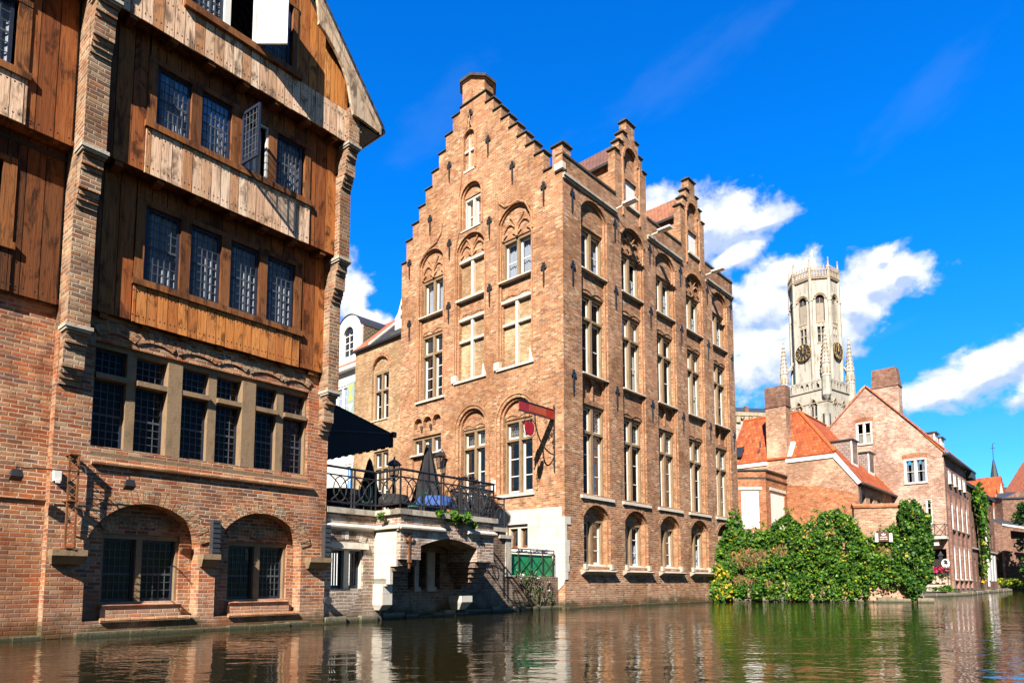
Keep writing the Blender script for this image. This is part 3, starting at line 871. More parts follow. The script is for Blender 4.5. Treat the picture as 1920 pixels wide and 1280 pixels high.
storey(O3, 8.95, 11.78, -.90, 2.74, 9.98, 11.34, 'boards', 'boards_bleached', 'boards')
soffit(-.05, O2, 6.08, UL, UR); soffit(O2, O3, 8.96, UL, UR); soffit(O3, O4, 11.74, UL, UR)
W2 = [(-.67, 0), (.2, .86), (1.06, 1.74), (1.93, 2.62)]
win(H, fB, -.86, 2.82, 6.93, 8.58, O2 + .03, edges=W2, smat='beam', sash='blue_frame', lead=(5, 5, 'all'), head=.1, jamb=.17, sashw=.055, depth=.12, curtain=('curtain', 'full'))
W3 = [(-.71, -.06), (.15, .80)]
win(H, fB, -.90, .97, 9.98, 11.34, O3 + .03, edges=W3, smat='beam', sash='blue_frame', lead=(6, 5, 'all'), head=.1, jamb=.17, sashw=.055, depth=.12, curtain=('curtain', 'full'))
win(H, fB, 1.72, 2.74, 9.98, 11.34, O3 + .03, edges=[(1.87, 2.54)], smat='beam', sash='blue_frame', lead=(6, 5, 'all'), head=.1, jamb=.14, sashw=.055, depth=.12, curtain=('curtain', 'full'))
# open light of the third storey
mb = MB()
mb.fb(.97, 1.05, O3 + .03, O3 - .09, 9.98, 11.24); mb.fb(1.66, 1.72, O3 + .03, O3 - .09, 9.98, 11.24); mb.fb(.97, 1.72, O3 + .03, O3 - .09, 11.24, 11.34)
op = mb.build('open_window', 'beam', H)
mb = MB()
mb.fb(1.05, 1.09, O3, O3 - .07, 9.98, 11.24); mb.fb(1.62, 1.66, O3, O3 - .07, 9.98, 11.24); mb.fb(1.09, 1.62, O3, O3 - .07, 11.2, 11.24)
mb.build('inner_frame', 'white_paint', op)
mb = MB(); pr = None
for i in range(11):
    x = 1.1 + .5 * i / 10; oo = O3 - .2 + .03 * math.sin(i * 2.2)
    if pr: mb.fpoly([(pr[0], pr[1], 10), (x, oo, 10), (x, oo, 11.2), (pr[0], pr[1], 11.2)])
    pr = (x, oo)
mb.build('curtain', 'curtain', op)
def casement(name, hinge_u, hinge_o, z0, z1, wd, ang, mats, parent, paneled=False):
    """an opened leaf: ang is the angle of the leaf from the facade"""
    c, s = math.cos(ang), math.sin(ang)
    def G(u, o, z):
        return fB(hinge_u + u * c - o * s, hinge_o + u * s + o * c, z)
    mb = MB(G); t = .045
    mb.fb(0, .05, 0, t, z0, z1); mb.fb(wd - .05, wd, 0, t, z0, z1); mb.fb(.05, wd - .05, 0, t, z0, z0 + .06); mb.fb(.05, wd - .05, 0, t, z1 - .06, z1)
    if paneled:
        zm = z0 + (z1 - z0) * .5
        mb.fb(.05, wd - .05, .012, t - .012, z0 + .06, z1 - .06)
        mb.fb(.05, wd - .05, 0, t, zm - .03, zm + .03)
        mb.fb(.06, wd - .06, -.012, 0, zm + .07, zm + .09, 1)
        for zz in (z0 + .15, z1 - .15): mb.fb(-.02, .1, -.01, 0, zz, zz + .05, 1)
    else:
        for i in range(1, 5): mb.fb(wd * i / 5 - .007, wd * i / 5 + .007, .012, .03, z0, z1, 1)
        for i in range(1, 7): mb.fb(0, wd, .014, .028, z0 + (z1 - z0) * i / 7 - .007, z0 + (z1 - z0) * i / 7 + .007, 1)
    lf = mb.build(name, mats, parent)
    if not paneled:
        mb = MB(G); mb.fpoly([(.04, .02, z0 + .04), (wd - .04, .02, z0 + .04), (wd - .04, .02, z1 - .04), (.04, .02, z1 - .04)]); mb.build('pane', 'glass', lf)
    return lf
casement('opened_casement', 1.06, O3 + .04, 10.03, 11.22, .6, R(84), ['blue_frame', 'lead'], op)

# ---- gable storey
zs4 = 12.62
CU = .87; EZ = 12.5; SL = 1.235
def roofz(u, off=0): return EZ + (4.25 - CU - abs(u - CU)) * SL + off
planks('spandrel_boarding', 'boards_bleached', UL, UR, 11.72, zs4 - .12, O4, w=.2, seed=77, ragged=.02)
mb = MB(); mb.fb(-.45, 2.2, O4 + .1, O4 - .06, zs4 - .13, zs4 + .02); mb.build('window_rail', 'beam', H)
def gplanks(u0, u1, z0, mat, seed, zt=None):
    rnd = random.Random(seed); mb = MB(); w = .24; x = math.floor(u0 / w) * w
    while x < u1 - .01:
        a = max(u0, x) + .006; b = min(u1, x + w) - .006
        if b - a > .02:
            d = rnd.uniform(0, .012)
            za, zb_ = (zt, zt) if zt else (roofz(a, -.15), roofz(b, -.15))
            if min(za, zb_) > z0 + .02:
                mb.hexa([fB(a, O4 + d, z0), fB(b, O4 + d, z0), fB(b, O4 - .05, z0), fB(a, O4 - .05, z0), fB(a, O4 + d, za), fB(b, O4 + d, zb_), fB(b, O4 - .05, zb_), fB(a, O4 - .05, za)])
        x += w
    mb.build('boarding', [mat, 'iron'], H)
gplanks(UL, -.43, zs4 - .12, 'boards_bleached', 3)
gplanks(2.08, UR, zs4 - .12, 'boards_warm', 4)
gplanks(-.43, 2.08, 14.25, 'boards', 5)
win(H, fB, -.43, .43, zs4, 14.25, O4 + .03, edges=[(-.29, .36)], smat='white_paint', sash='blue_frame', lead=(5, 5, 'all'), head=.08, jamb=.06, sashw=.055, depth=.12, curtain=('curtain', 'full'))
win(H, fB, 1.11, 2.08, zs4, 14.25, O4 + .03, edges=[(1.23, 1.92)], smat='beam', sash='blue_frame', lead=(5, 5, 'all'), head=.08, jamb=.12, sashw=.055, depth=.12, curtain=('curtain', 'full'))
mb = MB(); mb.fb(.43, .50, O4 + .03, O4 - .09, zs4, 14.25); mb.fb(1.05, 1.11, O4 + .03, O4 - .09, zs4, 14.25); mb.fb(.50, 1.05, O4 + .03, O4 - .09, 14.17, 14.25)
op4 = mb.build('open_window', 'white_paint', H)
casement('white_shutter', 1.09, O4 + .07, zs4 + .02, 14.2, .66, R(50), ['white_shutter', 'iron'], op4, paneled=True)

# bargeboards with their cusped inner edge
bo, bi = 1.1, 1.02
inner = [(3.52, 12.35), (3.44, 12.62), (3.36, 13.0), (3.2, 13.36), (2.95, 13.68), (2.66, 13.93), (2.50, 14.02), (2.50, 14.22), (2.44, 14.6), (2.2, 15.02), (1.8, 15.4), (1.3, 15.6), (.87, 15.65)]
outer = [(.87, roofz(.87, .0)), (4.27, roofz(4.27, .0)), (4.27, roofz(4.27, -.18)), (3.8, 12.35)]
for sgn in (1, -1):
    pts = inner + outer
    if sgn < 0: pts = [(2 * CU - u, z) for u, z in pts]
    mb = MB(); mb.prism(pts, bo, bi)
    # outer moulded capping board
    q = [(.87, roofz(.87, .03)), (4.33, roofz(4.33, .03)), (4.33, roofz(4.33, -.16)), (.87, roofz(.87, -.16))]
    if sgn < 0: q = [(2 * CU - u, z) for u, z in q]
    mb.prism(q, bo + .05, bo + .002)
    mb.build('bargeboard', 'boards_grey', H)
# roof
mb = MB()
for sgn in (1, -1):
    e = CU + sgn * 3.5
    ez = roofz(CU + 3.5, .06)
    mb.hexa([fB(CU, 1.14, roofz(CU, .06)), fB(e, 1.14, ez), fB(e, -9, ez), fB(CU, -9, roofz(CU, .06)),
             fB(CU, 1.14, roofz(CU, .16)), fB(e + sgn * .08, 1.14, ez + .06), fB(e + sgn * .08, -9, ez + .06), fB(CU, -9, roofz(CU, .16))])
rf = mb.build('roof', 'roof_slate', H)
mb = MB(); mb.fb(3.8, 4.36, 1.0, -9, 12.28, 12.34); mb.ftube([(4.42, 1.12, 12.38), (4.42, -9, 12.38)], .07, 8)
mb.build('gutter', 'iron', rf)

# ---- brick piers with stepped corbels
def pier(u0, u1, fronts, name='brick_pier', wing=0):
    mb = MB(); capl = []
    zs = [5.62, 8.86, 11.66, 12.62]
    base = 0.0
    for i in range(3):
        f = fronts[i]
        zt = zs[i + 1] if i < 2 else 12.55
        mb.fb(u0, u1, f, -.3, zs[i], zt - (.0 if i == 2 else .0))
        # corbel courses below the step
        prev = base if i == 0 else fronts[i - 1]
        st = (f - prev)
        zc = zs[i] - .07
        steps = [(.97, .09), (.82, .16), (.66, .09), (.58, .34), (.40, .10), (.30, .09), (.15, .10)]
        for fr, hh in steps:
            mb.fb(u0 + .012, u1 - .012, prev + st * fr, -.3, zc - hh, zc)
            zc -= hh
        caps = MB(); capl.append(caps)
        caps.fb(u0 - .04, u1 + .04, f + .06, f - .35, zs[i] - .065, zs[i])
        caps.fb(u0 - .02, u1 + .02, f + .03, f - .3, zs[i] - .11, zs[i] - .065)
    if wing:
        for j in range(5):
            mb.fb(u1, u1 + .08 * (j + 1) * wing, fronts[2] - .02, fronts[2] - .5, 12.08 + j * .09, 12.17 + j * .09)
    p = mb.build(name, 'brick_pier', H)
    for caps in capl: caps.build('cap_stone', 'stone_terrace', p)
pier(-1.99, -1.62, (.38, .70, 1.0))
pier(3.47, 3.77, (.38, .70, 1.0), wing=1)

# ---- left bay: same boarding, one bay further along
for o, zb, zt, zs_, zh in ((-.13, 6.07, 9.0, 6.95, 8.5), (.2, 9.0, 11.86, 9.95, 11.3), (.5, 11.86, 14.8, 12.7, 14.2)):
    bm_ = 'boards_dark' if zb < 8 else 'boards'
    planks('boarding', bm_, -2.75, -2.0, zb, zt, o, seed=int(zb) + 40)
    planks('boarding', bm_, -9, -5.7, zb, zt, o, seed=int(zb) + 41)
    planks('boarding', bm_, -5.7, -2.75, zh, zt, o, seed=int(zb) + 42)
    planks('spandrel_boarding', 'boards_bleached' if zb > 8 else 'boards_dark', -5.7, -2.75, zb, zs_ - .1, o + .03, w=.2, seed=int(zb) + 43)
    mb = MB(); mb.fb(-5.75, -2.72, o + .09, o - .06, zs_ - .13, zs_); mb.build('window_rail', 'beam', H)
    win(H, fB, -5.7, -2.75, zs_, zh, o + .03, edges=[(-5.5, -4.85), (-4.66, -4.0), (-3.82, -3.0)], smat='beam', sash='blue_frame', lead=(5, 5, 'all'), head=.1, jamb=.2, sashw=.055, depth=.12, curtain=('curtain', 'full'))
    mb = MB(); mb.fb(-9, -2.0, o - .005, o - .55, zb + .02, zb + .11); mb.build('jetty_soffit', 'beam', H)
mb = MB(); mb.fb(-9, -2.0, .9, -9, 14.8, 15.0); mb.build('roof', 'roof_slate', H)

# ---- plinth at the waterline, stone brackets
mb = MB(); rnd = random.Random(5); x = -9.0
while x < 3.9:
    wd = rnd.uniform(.4, .9); oo = (.12 if x > -2 else -.1) + rnd.uniform(0, .1)
    mb.fb(x, min(x + wd, 3.9), oo, -.4, -.8, .06 + rnd.uniform(-.03, .06)); x += wd
mb.build('plinth', 'stone_base', H)
for u0, u1, zb, zi, ht in ((-1.97, -1.42, 1.42, 1.56, 0), (.68, 1.05, 1.42, 1.56, .72), (3.2, 3.78, 1.42, 1.54, .8)):
    mb = MB()
    mb.fb(u0, u1, .26, 0, zb + .05, zb + .16)
    mb.hexa([fB(u0 + .04, .1, zb - .1), fB(u1 - .04, .1, zb - .1), fB(u1 - .04, 0, zb - .1), fB(u0 + .04, 0, zb - .1), fB(u0, .24, zb + .05), fB(u1, .24, zb + .05), fB(u1, 0, zb + .05), fB(u0, 0, zb + .05)])
    br = mb.build('stone_bracket', 'mullion', H)
    if ht:
        mb = MB(); c = u1 - .14
        mb.fb(c - .02, c + .13, .2, .05, zb + .16, zb + .16 + ht)
        for i in range(7): mb.fb(c - .03, c + .14, .215, .2, zb + .2 + ht * i / 7, zb + .24 + ht * i / 7)
        mb.build('iron_grille', 'iron_grey', br)

# ---- floodlight bar with its iron lattice on the left pier
FL = thing('floodlight_bar', 'rusty iron lattice post with a thin bar carrying two black floodlights on red brick pier', 'floodlight', aw(-1.72, .0, 1.58), zrot(AA))
mb = MB()
mb.fb(-.06, -.03, .2, .16, 0, 1.72); mb.fb(.06, .09, .28, .24, 0, 1.72)
for i in range(12):
    z = .1 + i * .135
    mb.ftube([(-.045, .18, z), (.075, .26, z + .13)], .008, 5); mb.ftube([(-.045, .18, z + .13), (.075, .26, z)], .008, 5)
for zz in (.02, .86, 1.7): mb.fb(-.07, .1, .28, .0, zz, zz + .025)
mb.build('lattice_post', 'rust', FL)
mb = MB(); mb.ftube([(-.85, .3, 1.36), (0, .3, 1.40), (.92, .3, 1.42)], .012, 6)
for s in range(2):
    z = 1.5 - s * .75
    mb.ftube([(.05, .26 + .5 * math.sin(t * .26), z - .02 * t * t * .25) for t in range(7)], .012, 5)
mb.build('bar', 'iron', FL)
for u in (-.85, .92):
    mb = MB(); z = 1.3 if u < 0 else 1.33
    mb.hexa([fB(u - .09, .24, z - .17), fB(u + .09, .24, z - .17), fB(u + .09, .38, z - .1), fB(u - .09, .38, z - .1), fB(u - .07, .26, z - .02), fB(u + .07, .26, z - .02), fB(u + .07, .35, z + .02), fB(u - .07, .35, z + .02)])
    mb.ftube([(u, .3, z), (u, .3, z + .08)], .012, 5)
    mb.build('floodlight', 'iron', FL)
mb = MB(); mb.fb(-.25, -.14, .12, .0, 1.22, 1.42); mb.fb(-.23, -.16, .14, .12, 1.18, 1.24); mb.build('junction_box', 'white_paint', FL)
# ------------------------------------------------------------------ the big stepped-gable house
BP = Vector((2.0014, 25.1934, 0)); BD = vec(AB); BN = Vector((BD.y, -BD.x, 0)); CD = Vector((-BD.y, BD.x, 0))
def bw_(u, o, z=0.0): return BP + BD * u + BN * o + Vector((0, 0, z))
def cw(u, o, z=0.0): return BP + CD * u - BD * o + Vector((0, 0, z))     # gable: u runs left along the gable, o outwards
G = thing('stepped_gable_house', 'tall orange brick house with a stepped gable, two small stepped dormers and iron wall anchors', 'house', BP, zrot(AB))
LB, LC = 15.75, 10.1
PITCH = 2.97
MR = ['brick_moulded', 'brick_main', 'brick_river']
# ---- river front
bays = [1.22 + PITCH * i for i in range(5)]
holes = []; deps = []
for i, u in enumerate(bays):
    holes.append(arch(u, u + 1.86, 4.5, 16.35, .52, 12)); deps.append(.16)
    holes.append(arch(u, u + 1.86, 1.62, 3.58, .5, 12)); deps.append(.34)
outer = [(0, -.8), (LB, -.8), (LB, 18.0)]
def dormer_steps(c):
    return [(c + 1.3, 18.0), (c + 1.3, 20.15), (c + .97, 20.15), (c + .97, 20.72), (c + .64, 20.72), (c + .64, 21.28), (c + .34, 21.28), (c + .34, 21.98),
            (c - .34, 21.98), (c - .34, 21.28), (c - .64, 21.28), (c - .64, 20.72), (c - .97, 20.72), (c - .97, 20.15), (c - 1.3, 20.15), (c - 1.3, 18.0)]
DC = [5.1, 11.05]
for c in reversed(DC): outer += dormer_steps(c)
outer += [(0, 18.0)]
for c in DC:
    holes.append(rect(c - .5, c + .45, 17.95, 19.15)); deps.append(.2)
    holes.append(arch(c - .55, c + .5, 19.35, 20.1, .62, 10)); deps.append(.14)
mb = MB(); mb.wall(outer, holes, 0, deps)
for (u, z) in [(0, 0)]: pass
mb.fpoly([(LB, 0, -.8), (LB, -LC, -.8), (LB, -LC, 17.2), (LB, 0, 17.2)])
# back faces of parapet and dormer fronts so that they have thickness
for c in DC:
    mb.prism(dormer_steps(c)[::-1], -.36, -.37)
mb.fb(0.0, LB, -.30, -.31, 17.1, 18.0)
for c in DC:      # thickness of the stepped edges
    st = dormer_steps(c)
    for a, b in zip(st, st[1:]):
        mb.fpoly([(a[0], 0, a[1]), (b[0], 0, b[1]), (b[0], -.36, b[1]), (a[0], -.36, a[1])])
mb.fpoly([(0, 0, 18.0), (LB, 0, 18.0), (LB, -.31, 18.0), (0, -.31, 18.0)])
mb.build('river_wall', 'brick_river', G)
# recessed strips between the piers
for i, u in enumerate(bays):
    h = [rect(u + .14, u + 1.74, 4.5, 8.22), rect(u + .14, u + 1.74, 9.47, 12.86), rect(u + .14, u + 1.74, 13.86, 15.72)]
    d = [.1, .1, .1]
    if i % 2 == 0:
        for s in (0, 1):
            a = u + .18 + s * .78
            h.append(arch(a, a + .72, 8.42, 9.0, .34, 8)); d.append(.14)
    mb = MB(); mb.wall(rect(u - .05, u + 1.91, 4.4, 16.95), h, -.16, d)
    if i % 2 == 0:
        mb.fb(u + .1, u + 1.8, -.3, -.32, 8.35, 9.4)
    mb.build('recessed_panel', 'brick_river', G)
    # moulded order round the strip
    mb = MB()
    inn = arch(u + .1, u + 1.76, 4.5, 16.33, .47, 12); out_ = arch(u, u + 1.86, 4.5, 16.35, .52, 12)
    for j in range(1, len(inn) - 0):
        a, b = j, (j + 1) % len(inn)
        if b == 1 or (a == 0): continue
        q = [out_[a], out_[b], inn[b], inn[a]]
        if a == len(inn) - 1: pass
        mb.hexa([fB(*p_, z_) if False else fB(p_[0], -.07, p_[1]) for p_, z_ in ((q[0], 0), (q[1], 0), (q[2], 0), (q[3], 0))] + [fB(p_[0], -.17, p_[1]) for p_ in q])
    mb.build('moulded_order', 'brick_moulded', G)
    # ground-floor moulded jamb
    mb = MB()
    inn = arch(u + .1, u + 1.76, 1.62, 3.56, .46, 12); out_ = arch(u, u + 1.86, 1.62, 3.58, .5, 12)
    for j in range(1, len(inn)):
        b = (j + 1) % len(inn)
        if b == 1: continue
        q = [out_[j], out_[b], inn[b], inn[j]]
        mb.hexa([fB(p_[0], -.1, p_[1]) for p_ in q] + [fB(p_[0], -.3, p_[1]) for p_ in q])
    mb.build('moulded_jamb', 'brick_moulded', G)
    mb = MB(); mb.wall(rect(u - .05, u + 1.91, 1.55, 4.15), [rect(u + .16, u + 1.72, 1.62, 3.56)], -.3, .1); mb.build('tympanum', 'brick_river', G)
    mb = MB(); voussoirs(mb, u - .02, u + 1.88, 3.58, .51, t=.2, o=.012, o1=-.04, n=24, seed=i + 20); mb.build('brick_arch', MR, G)
    mb = MB(); voussoirs(mb, u - .02, u + 1.88, 16.35, .53, t=.2, o=.015, o1=-.04, n=22, seed=i + 40); mb.build('brick_arch', MR, G)
    for zz in (12.9, 8.25 if i % 2 else None):
        if zz:
            for s in (0, 1):
                mb = MB(); voussoirs(mb, u + .16 + s * .79, u + .92 + s * .79, zz, .12, t=.12, o=-.135, o1=-.17, n=9, seed=i + 60 + s); mb.build('relieving_arch', MR, G)

wargs = dict(smat='mullion', sash='white_paint', mull=.15, jamb=.06, head=.13, depth=.22, sashw=.075)
for par in (0, 1):
    rw = []; b0 = bays[par]
    rw.append(win(G, fB, b0 + .14, b0 + 1.74, 4.5, 8.22, -.24, zt=7.02, bars=(1, 3), lead=(5, 5, 'top'), sill=(.34, .2, .34), curtain=('curtain_warm', 'full', 1), **wargs))
    rw.append(win(G, fB, b0 + .14, b0 + 1.74, 9.47, 12.86, -.24, zt=11.76, bars=(1, 2), sill=(.1, .1, .28), curtain=('curtain_warm', 'drawn', 0) if par else None, **wargs))
    rw.append(win(G, fB, b0 + .14, b0 + 1.74, 13.86, 15.72, -.24, bars=(1, 2), sill=(.1, .1, .26), curtain=('curtain', 'half' if par else 'drawn'), **wargs))
    rw.append(win(G, fB, b0 + .16, b0 + 1.72, 1.72, 3.56, -.32, bars=(1, 3), sill=(.24, .12, .18), curtain=('curtain', 'half') if par else None, **wargs))
    for i in range(par + 2, 5, 2):
        for o in rw: dup(o, (PITCH * (i - par), 0, 0))
# heavy lower sills of the ground floor
for u in bays:
    mb = MB()
    mb.hexa([fB(u - .22, .02, 1.28), fB(u + 2.02, .02, 1.28), fB(u + 2.02, -.05, 1.28), fB(u - .22, -.05, 1.28), fB(u - .24, .26, 1.42), fB(u + 2.04, .26, 1.42), fB(u + 2.04, -.1, 1.52), fB(u - .24, -.1, 1.52)])
    mb.fb(u - .05, u + .1, .12, -.1, 1.5, 1.72); mb.fb(u + 1.76, u + 1.92, .12, -.1, 1.5, 1.72)
    mb.build('stone_ledge', 'stone_terrace', G)
# gothic tracery in the even bays and in the gable
def tracery(F, u0, u1, zs, o, parent, top=.95):
    mb = MB(F); c = (u0 + u1) / 2; r = .03
    for a, b in ((u0, c), (c, u1)):
        m_ = (a + b) / 2
        pts = [(a + .02, o, zs)]
        for t in range(1, 7): pts.append((a + (m_ - a) * (1 - math.cos(t / 6 * math.pi / 2)), o, zs + top * .62 * math.sin(t / 6 * math.pi / 2)))
        mb.ftube(pts, .05, 5)
        pts = [(2 * m_ - p[0], p[1], p[2]) for p in pts]
        mb.ftube(pts, .05, 5)
        # cusps
        for s in (-1, 1):
            mb.prism([(m_ + s * (b - a) * .46, zs + .05), (m_ + s * (b - a) * .46, zs + .3), (m_ + s * (b - a) * .18, zs + .2)], o + .03, o - .1)
    for s in (-1, 1):
        mb.ftube([(c, o, zs + .05), (c + s * .05, o, zs + top * .5), (c + s * (u1 - u0) * .24, o, zs + top * .96)], .05, 5)
    mb.ftube([(c, o, zs), (c, o, zs + top * .55)], .045, 5)
    mb.build('tracery', 'brick_moulded', parent)
for i in (1, 3):
    u = bays[i]; tracery(fB, u + .12, u + 1.74, 15.75, -.12, G)
    mb = MB(); voussoirs(mb, u - .02, u + 1.88, 16.35, .53, t=.08, o=.06, o1=-.02, n=18, seed=i); mb.build('hood_mould', 'brick_moulded', G)
# string under the parapet, copings
def run(name, mat, parent, F, parts):
    for p in parts:
        mb = MB(F); mb.fb(*p); mb.build(name, mat, parent)
segs = [(.0, DC[0] - 1.32), (DC[0] + 1.32, DC[1] - 1.32), (DC[1] + 1.32, LB)]
for a, b in segs:
    mb = MB(); mb.fb(a, b, .13, -.02, 17.1, 17.2, 0); mb.fb(a, b, .07, -.02, 17.0, 17.1, 0); mb.build('string_course', 'stone_terrace', G)
    mb = MB(); mb.fb(a, b, .05, -.36, 18.0, 18.09); mb.build('coping', 'cap_tile', G)
def cap(F, u0, u1, o0, o1, z, parent, t=.08):
    mb = MB(F); mb.fb(u0, u1, o0, o1, z, z + t * .5)
    mb.hexa([F(u0, o0, z + t * .5), F(u1, o0, z + t * .5), F(u1, o1, z + t * .5), F(u0, o1, z + t * .5),
             F(u0 + .05, (o0 + o1) / 2 + .02, z + t * 1.7), F(u1 - .05, (o0 + o1) / 2 + .02, z + t * 1.7), F(u1 - .05, (o0 + o1) / 2 - .02, z + t * 1.7), F(u0 + .05, (o0 + o1) / 2 - .02, z + t * 1.7)])
    return mb.build('step_cap', 'cap_tile', parent)
for c in DC:
    for a, b, z in ((c + .95, c + 1.38, 20.15), (c + .62, c + 1.05, 20.72), (c + .32, c + .72, 21.28), (c - .42, c + .42, 21.98), (c - .72, c - .32, 21.28), (c - 1.05, c - .62, 20.72), (c - 1.38, c - .95, 20.15)):
        cap(fB, a, b, .07, -.42, z, G)
    mb = MB(); voussoirs(mb, c - .57, c + .52, 20.1, .62, t=.12, o=.05, o1=-.05, n=16, seed=int(c)); mb.build('hood_mould', 'brick_moulded', G)
    mb = MB(); mb.fb(c - .6, c + .6, -.14, -.18, 19.2, 20.9); mb.build('niche_back', 'brick_river', G)
    # slender shafts framing the dormer front
    mb = MB(); mb.ftube([(c - .72, .02, 17.3), (c - .72, .02, 20.2)], .05, 6); mb.ftube([(c + .67, .02, 17.3), (c + .67, .02, 20.2)], .05, 6); mb.build('shaft', 'brick_moulded', G)
    mb = MB(); mb.fb(c - .5, c + .45, -.1, -.16, 17.95, 19.15); hb = mb.build('loft_hatch', 'white_shutter', G)
    mb = MB(); mb.fb(c - .62, c + .57, .1, -.1, 17.84, 17.95); mb.build('sill', 'stone_white', hb)
    # dormer body and roof
    mb = MB()
    for s in (-1, 1): mb.fpoly([(c + s * 1.12, -.36, 17.2), (c + s * 1.12, -5, 17.2), (c + s * 1.12, -5, 19.75), (c + s * 1.12, -.36, 19.75)])
    mb.build('dormer_cheek', 'brick_main', G)
    mb = MB()
    for s in (-1, 1):
        mb.hexa([fB(c, -.36, 21.3), fB(c + s * 1.28, -.36, 19.62), fB(c + s * 1.28, -5.2, 19.62), fB(c, -5.2, 21.3),
                 fB(c, -.36, 21.4), fB(c + s * 1.3, -.36, 19.72), fB(c + s * 1.3, -5.2, 19.72), fB(c, -5.2, 21.4)])
    rf = mb.build('dormer_roof', 'roof_brown' if c < 8 else 'roof_rust', G)
    mb = MB(); mb.fb(c - 1.36, c - 1.28, -.36, -5.2, 19.56, 19.68); mb.build('gutter', 'iron_grey', rf)
# white floodlight arms on the river front
for u in (3.72, 6.71, 12.26):
    mb = MB(); mb.ftube([(u, .1, 17.28), (u + .05, 1.05, 17.34)], .035, 6); mb.fb(u - .12, u + .22, 1.1, .45, 17.3, 17.38)
    mb.build('lamp_arm', 'white_paint', G)
    mb = MB(); mb.ftube([(u, .05, 17.28)] + [(u + .12 * math.sin(t), .05 + .03 * t, 17.28 - .22 * t) for t in range(1, 6)], .012, 5); mb.build('cable', 'iron', G)

# ---- gable
rs = [(.97 + .475 * i, 18.56 + .63 * i) for i in range(7)]
outer = [(0, -.8), (LC, -.8), (LC, 16.75)]
lsz = [(9.78, 17.8), (9.30, 18.5), (8.83, 19.2), (8.35, 19.9), (7.88, 20.6), (7.40, 21.3), (6.93, 22.0), (6.45, 22.7)]
px = LC
outer_steps_l = []
pz = 16.75
for u, z in lsz:
    outer += [(u, pz), (u, z)]; pz = z
outer += [(5.95, 22.7), (5.95, 22.92), (4.3, 22.92)]
pz = 22.92
for u, z in reversed(rs):
    uu = u + .475
    outer += [(uu, z)] if abs(outer[-1][0] - uu) < .02 and False else [(uu, pz), (uu, z)]
    pz = z
outer += [(.97, pz), (.97, 17.65), (.5, 17.65), (.5, 18.45), (0, 18.45)]
cl = []
for p_ in outer:
    if not cl or (abs(cl[-1][0] - p_[0]) > 1e-4 or abs(cl[-1][1] - p_[1]) > 1e-4): cl.append(p_)
outer = cl
cols_ = [(7.0, 8.72, 9.56, 16.15, .6), (4.32, 6.08, 9.92, 16.0, .6), (1.62, 3.46, 9.94, 16.3, .62)]
holes = [arch(a, b, z0, zs, r_, 12) for a, b, z0, zs, r_ in cols_]; deps = [.14] * 3
holes += [arch(4.55, 5.85, 16.85, 18.45, .55, 10)]; deps += [.16]
holes += [arch(5.0, 5.68, 19.65, 21.15, .42, 8)]; deps += [.12]
holes += [arch(4.25, 5.95, 2.6, 7.75, .82, 14)]; deps += [.22]
holes += [arch(1.58, 3.4, 4.62, 7.8, .78, 14)]; deps += [.22]
for s in range(3): holes.append(arch(7.12 + s * .66, 7.68 + s * .66, 8.2, 8.5, .22, 8)); deps.append(.2)
holes += [rect(7.08, 9.1, 5.2, 7.8), rect(1.85, 2.95, 2.38, 3.3)]; deps += [.12, .2]
mb = MB(fC); mb.wall(outer, holes, 0, deps)
for a, b in zip(outer[2:], outer[3:]):
    mb.fpoly([(a[0], 0, a[1]), (b[0], 0, b[1]), (b[0], -.42, b[1]), (a[0], -.42, a[1])])
up = [p_ for p_ in outer if p_[1] > 16]
mb.prism([(LC, 16.5)] + up + [(0, 16.5)], -.42, -.43)
mb.fpoly([(LC, 0, -.8), (LC, -LB, -.8), (LC, -LB, 16.75), (LC, 0, 16.75)])
mb.build('gable_wall', 'brick_main', G)
# back panels of gable recesses
def cpanel(a, b, z0, z1, o, hs, d, mat='brick_main', name='recessed_panel'):
    mb = MB(fC); mb.wall(rect(a, b, z0, z1), hs, o, d); return mb.build(name, mat, G)
cpanel(6.9, 8.8, 9.5, 16.9, -.14, [rect(7.1, 8.62, 9.56, 12.7), rect(7.1, 8.62, 13.62, 15.4)], .1)
cpanel(4.25, 6.15, 9.8, 16.75, -.14, [rect(4.4, 6.0, 9.92, 12.8), rect(4.4, 6.0, 13.68, 15.52)], .1)
cpanel(1.55, 3.55, 9.8, 17.1, -.14, [rect(1.72, 3.34, 9.94, 12.88), rect(1.72, 3.34, 13.74, 15.55)], .1)
cpanel(4.45, 5.95, 16.8, 19.2, -.16, [rect(4.68, 5.76, 16.9, 18.45)], .1)
cpanel(4.95, 5.75, 19.6, 21.7, -.12, [], 0)
cpanel(4.2, 6.0, 2.6, 8.65, -.22, [rect(4.36, 5.86, 2.6, 7.72)], .1)
cpanel(1.5, 3.5, 4.5, 8.65, -.22, [rect(1.68, 3.3, 4.66, 7.74)], .1)
cpanel(7.0, 9.2, 8.1, 8.9, -.2, [], 0)
cpanel(7.0, 9.2, 5.1, 6.98, -.12, [], 0)
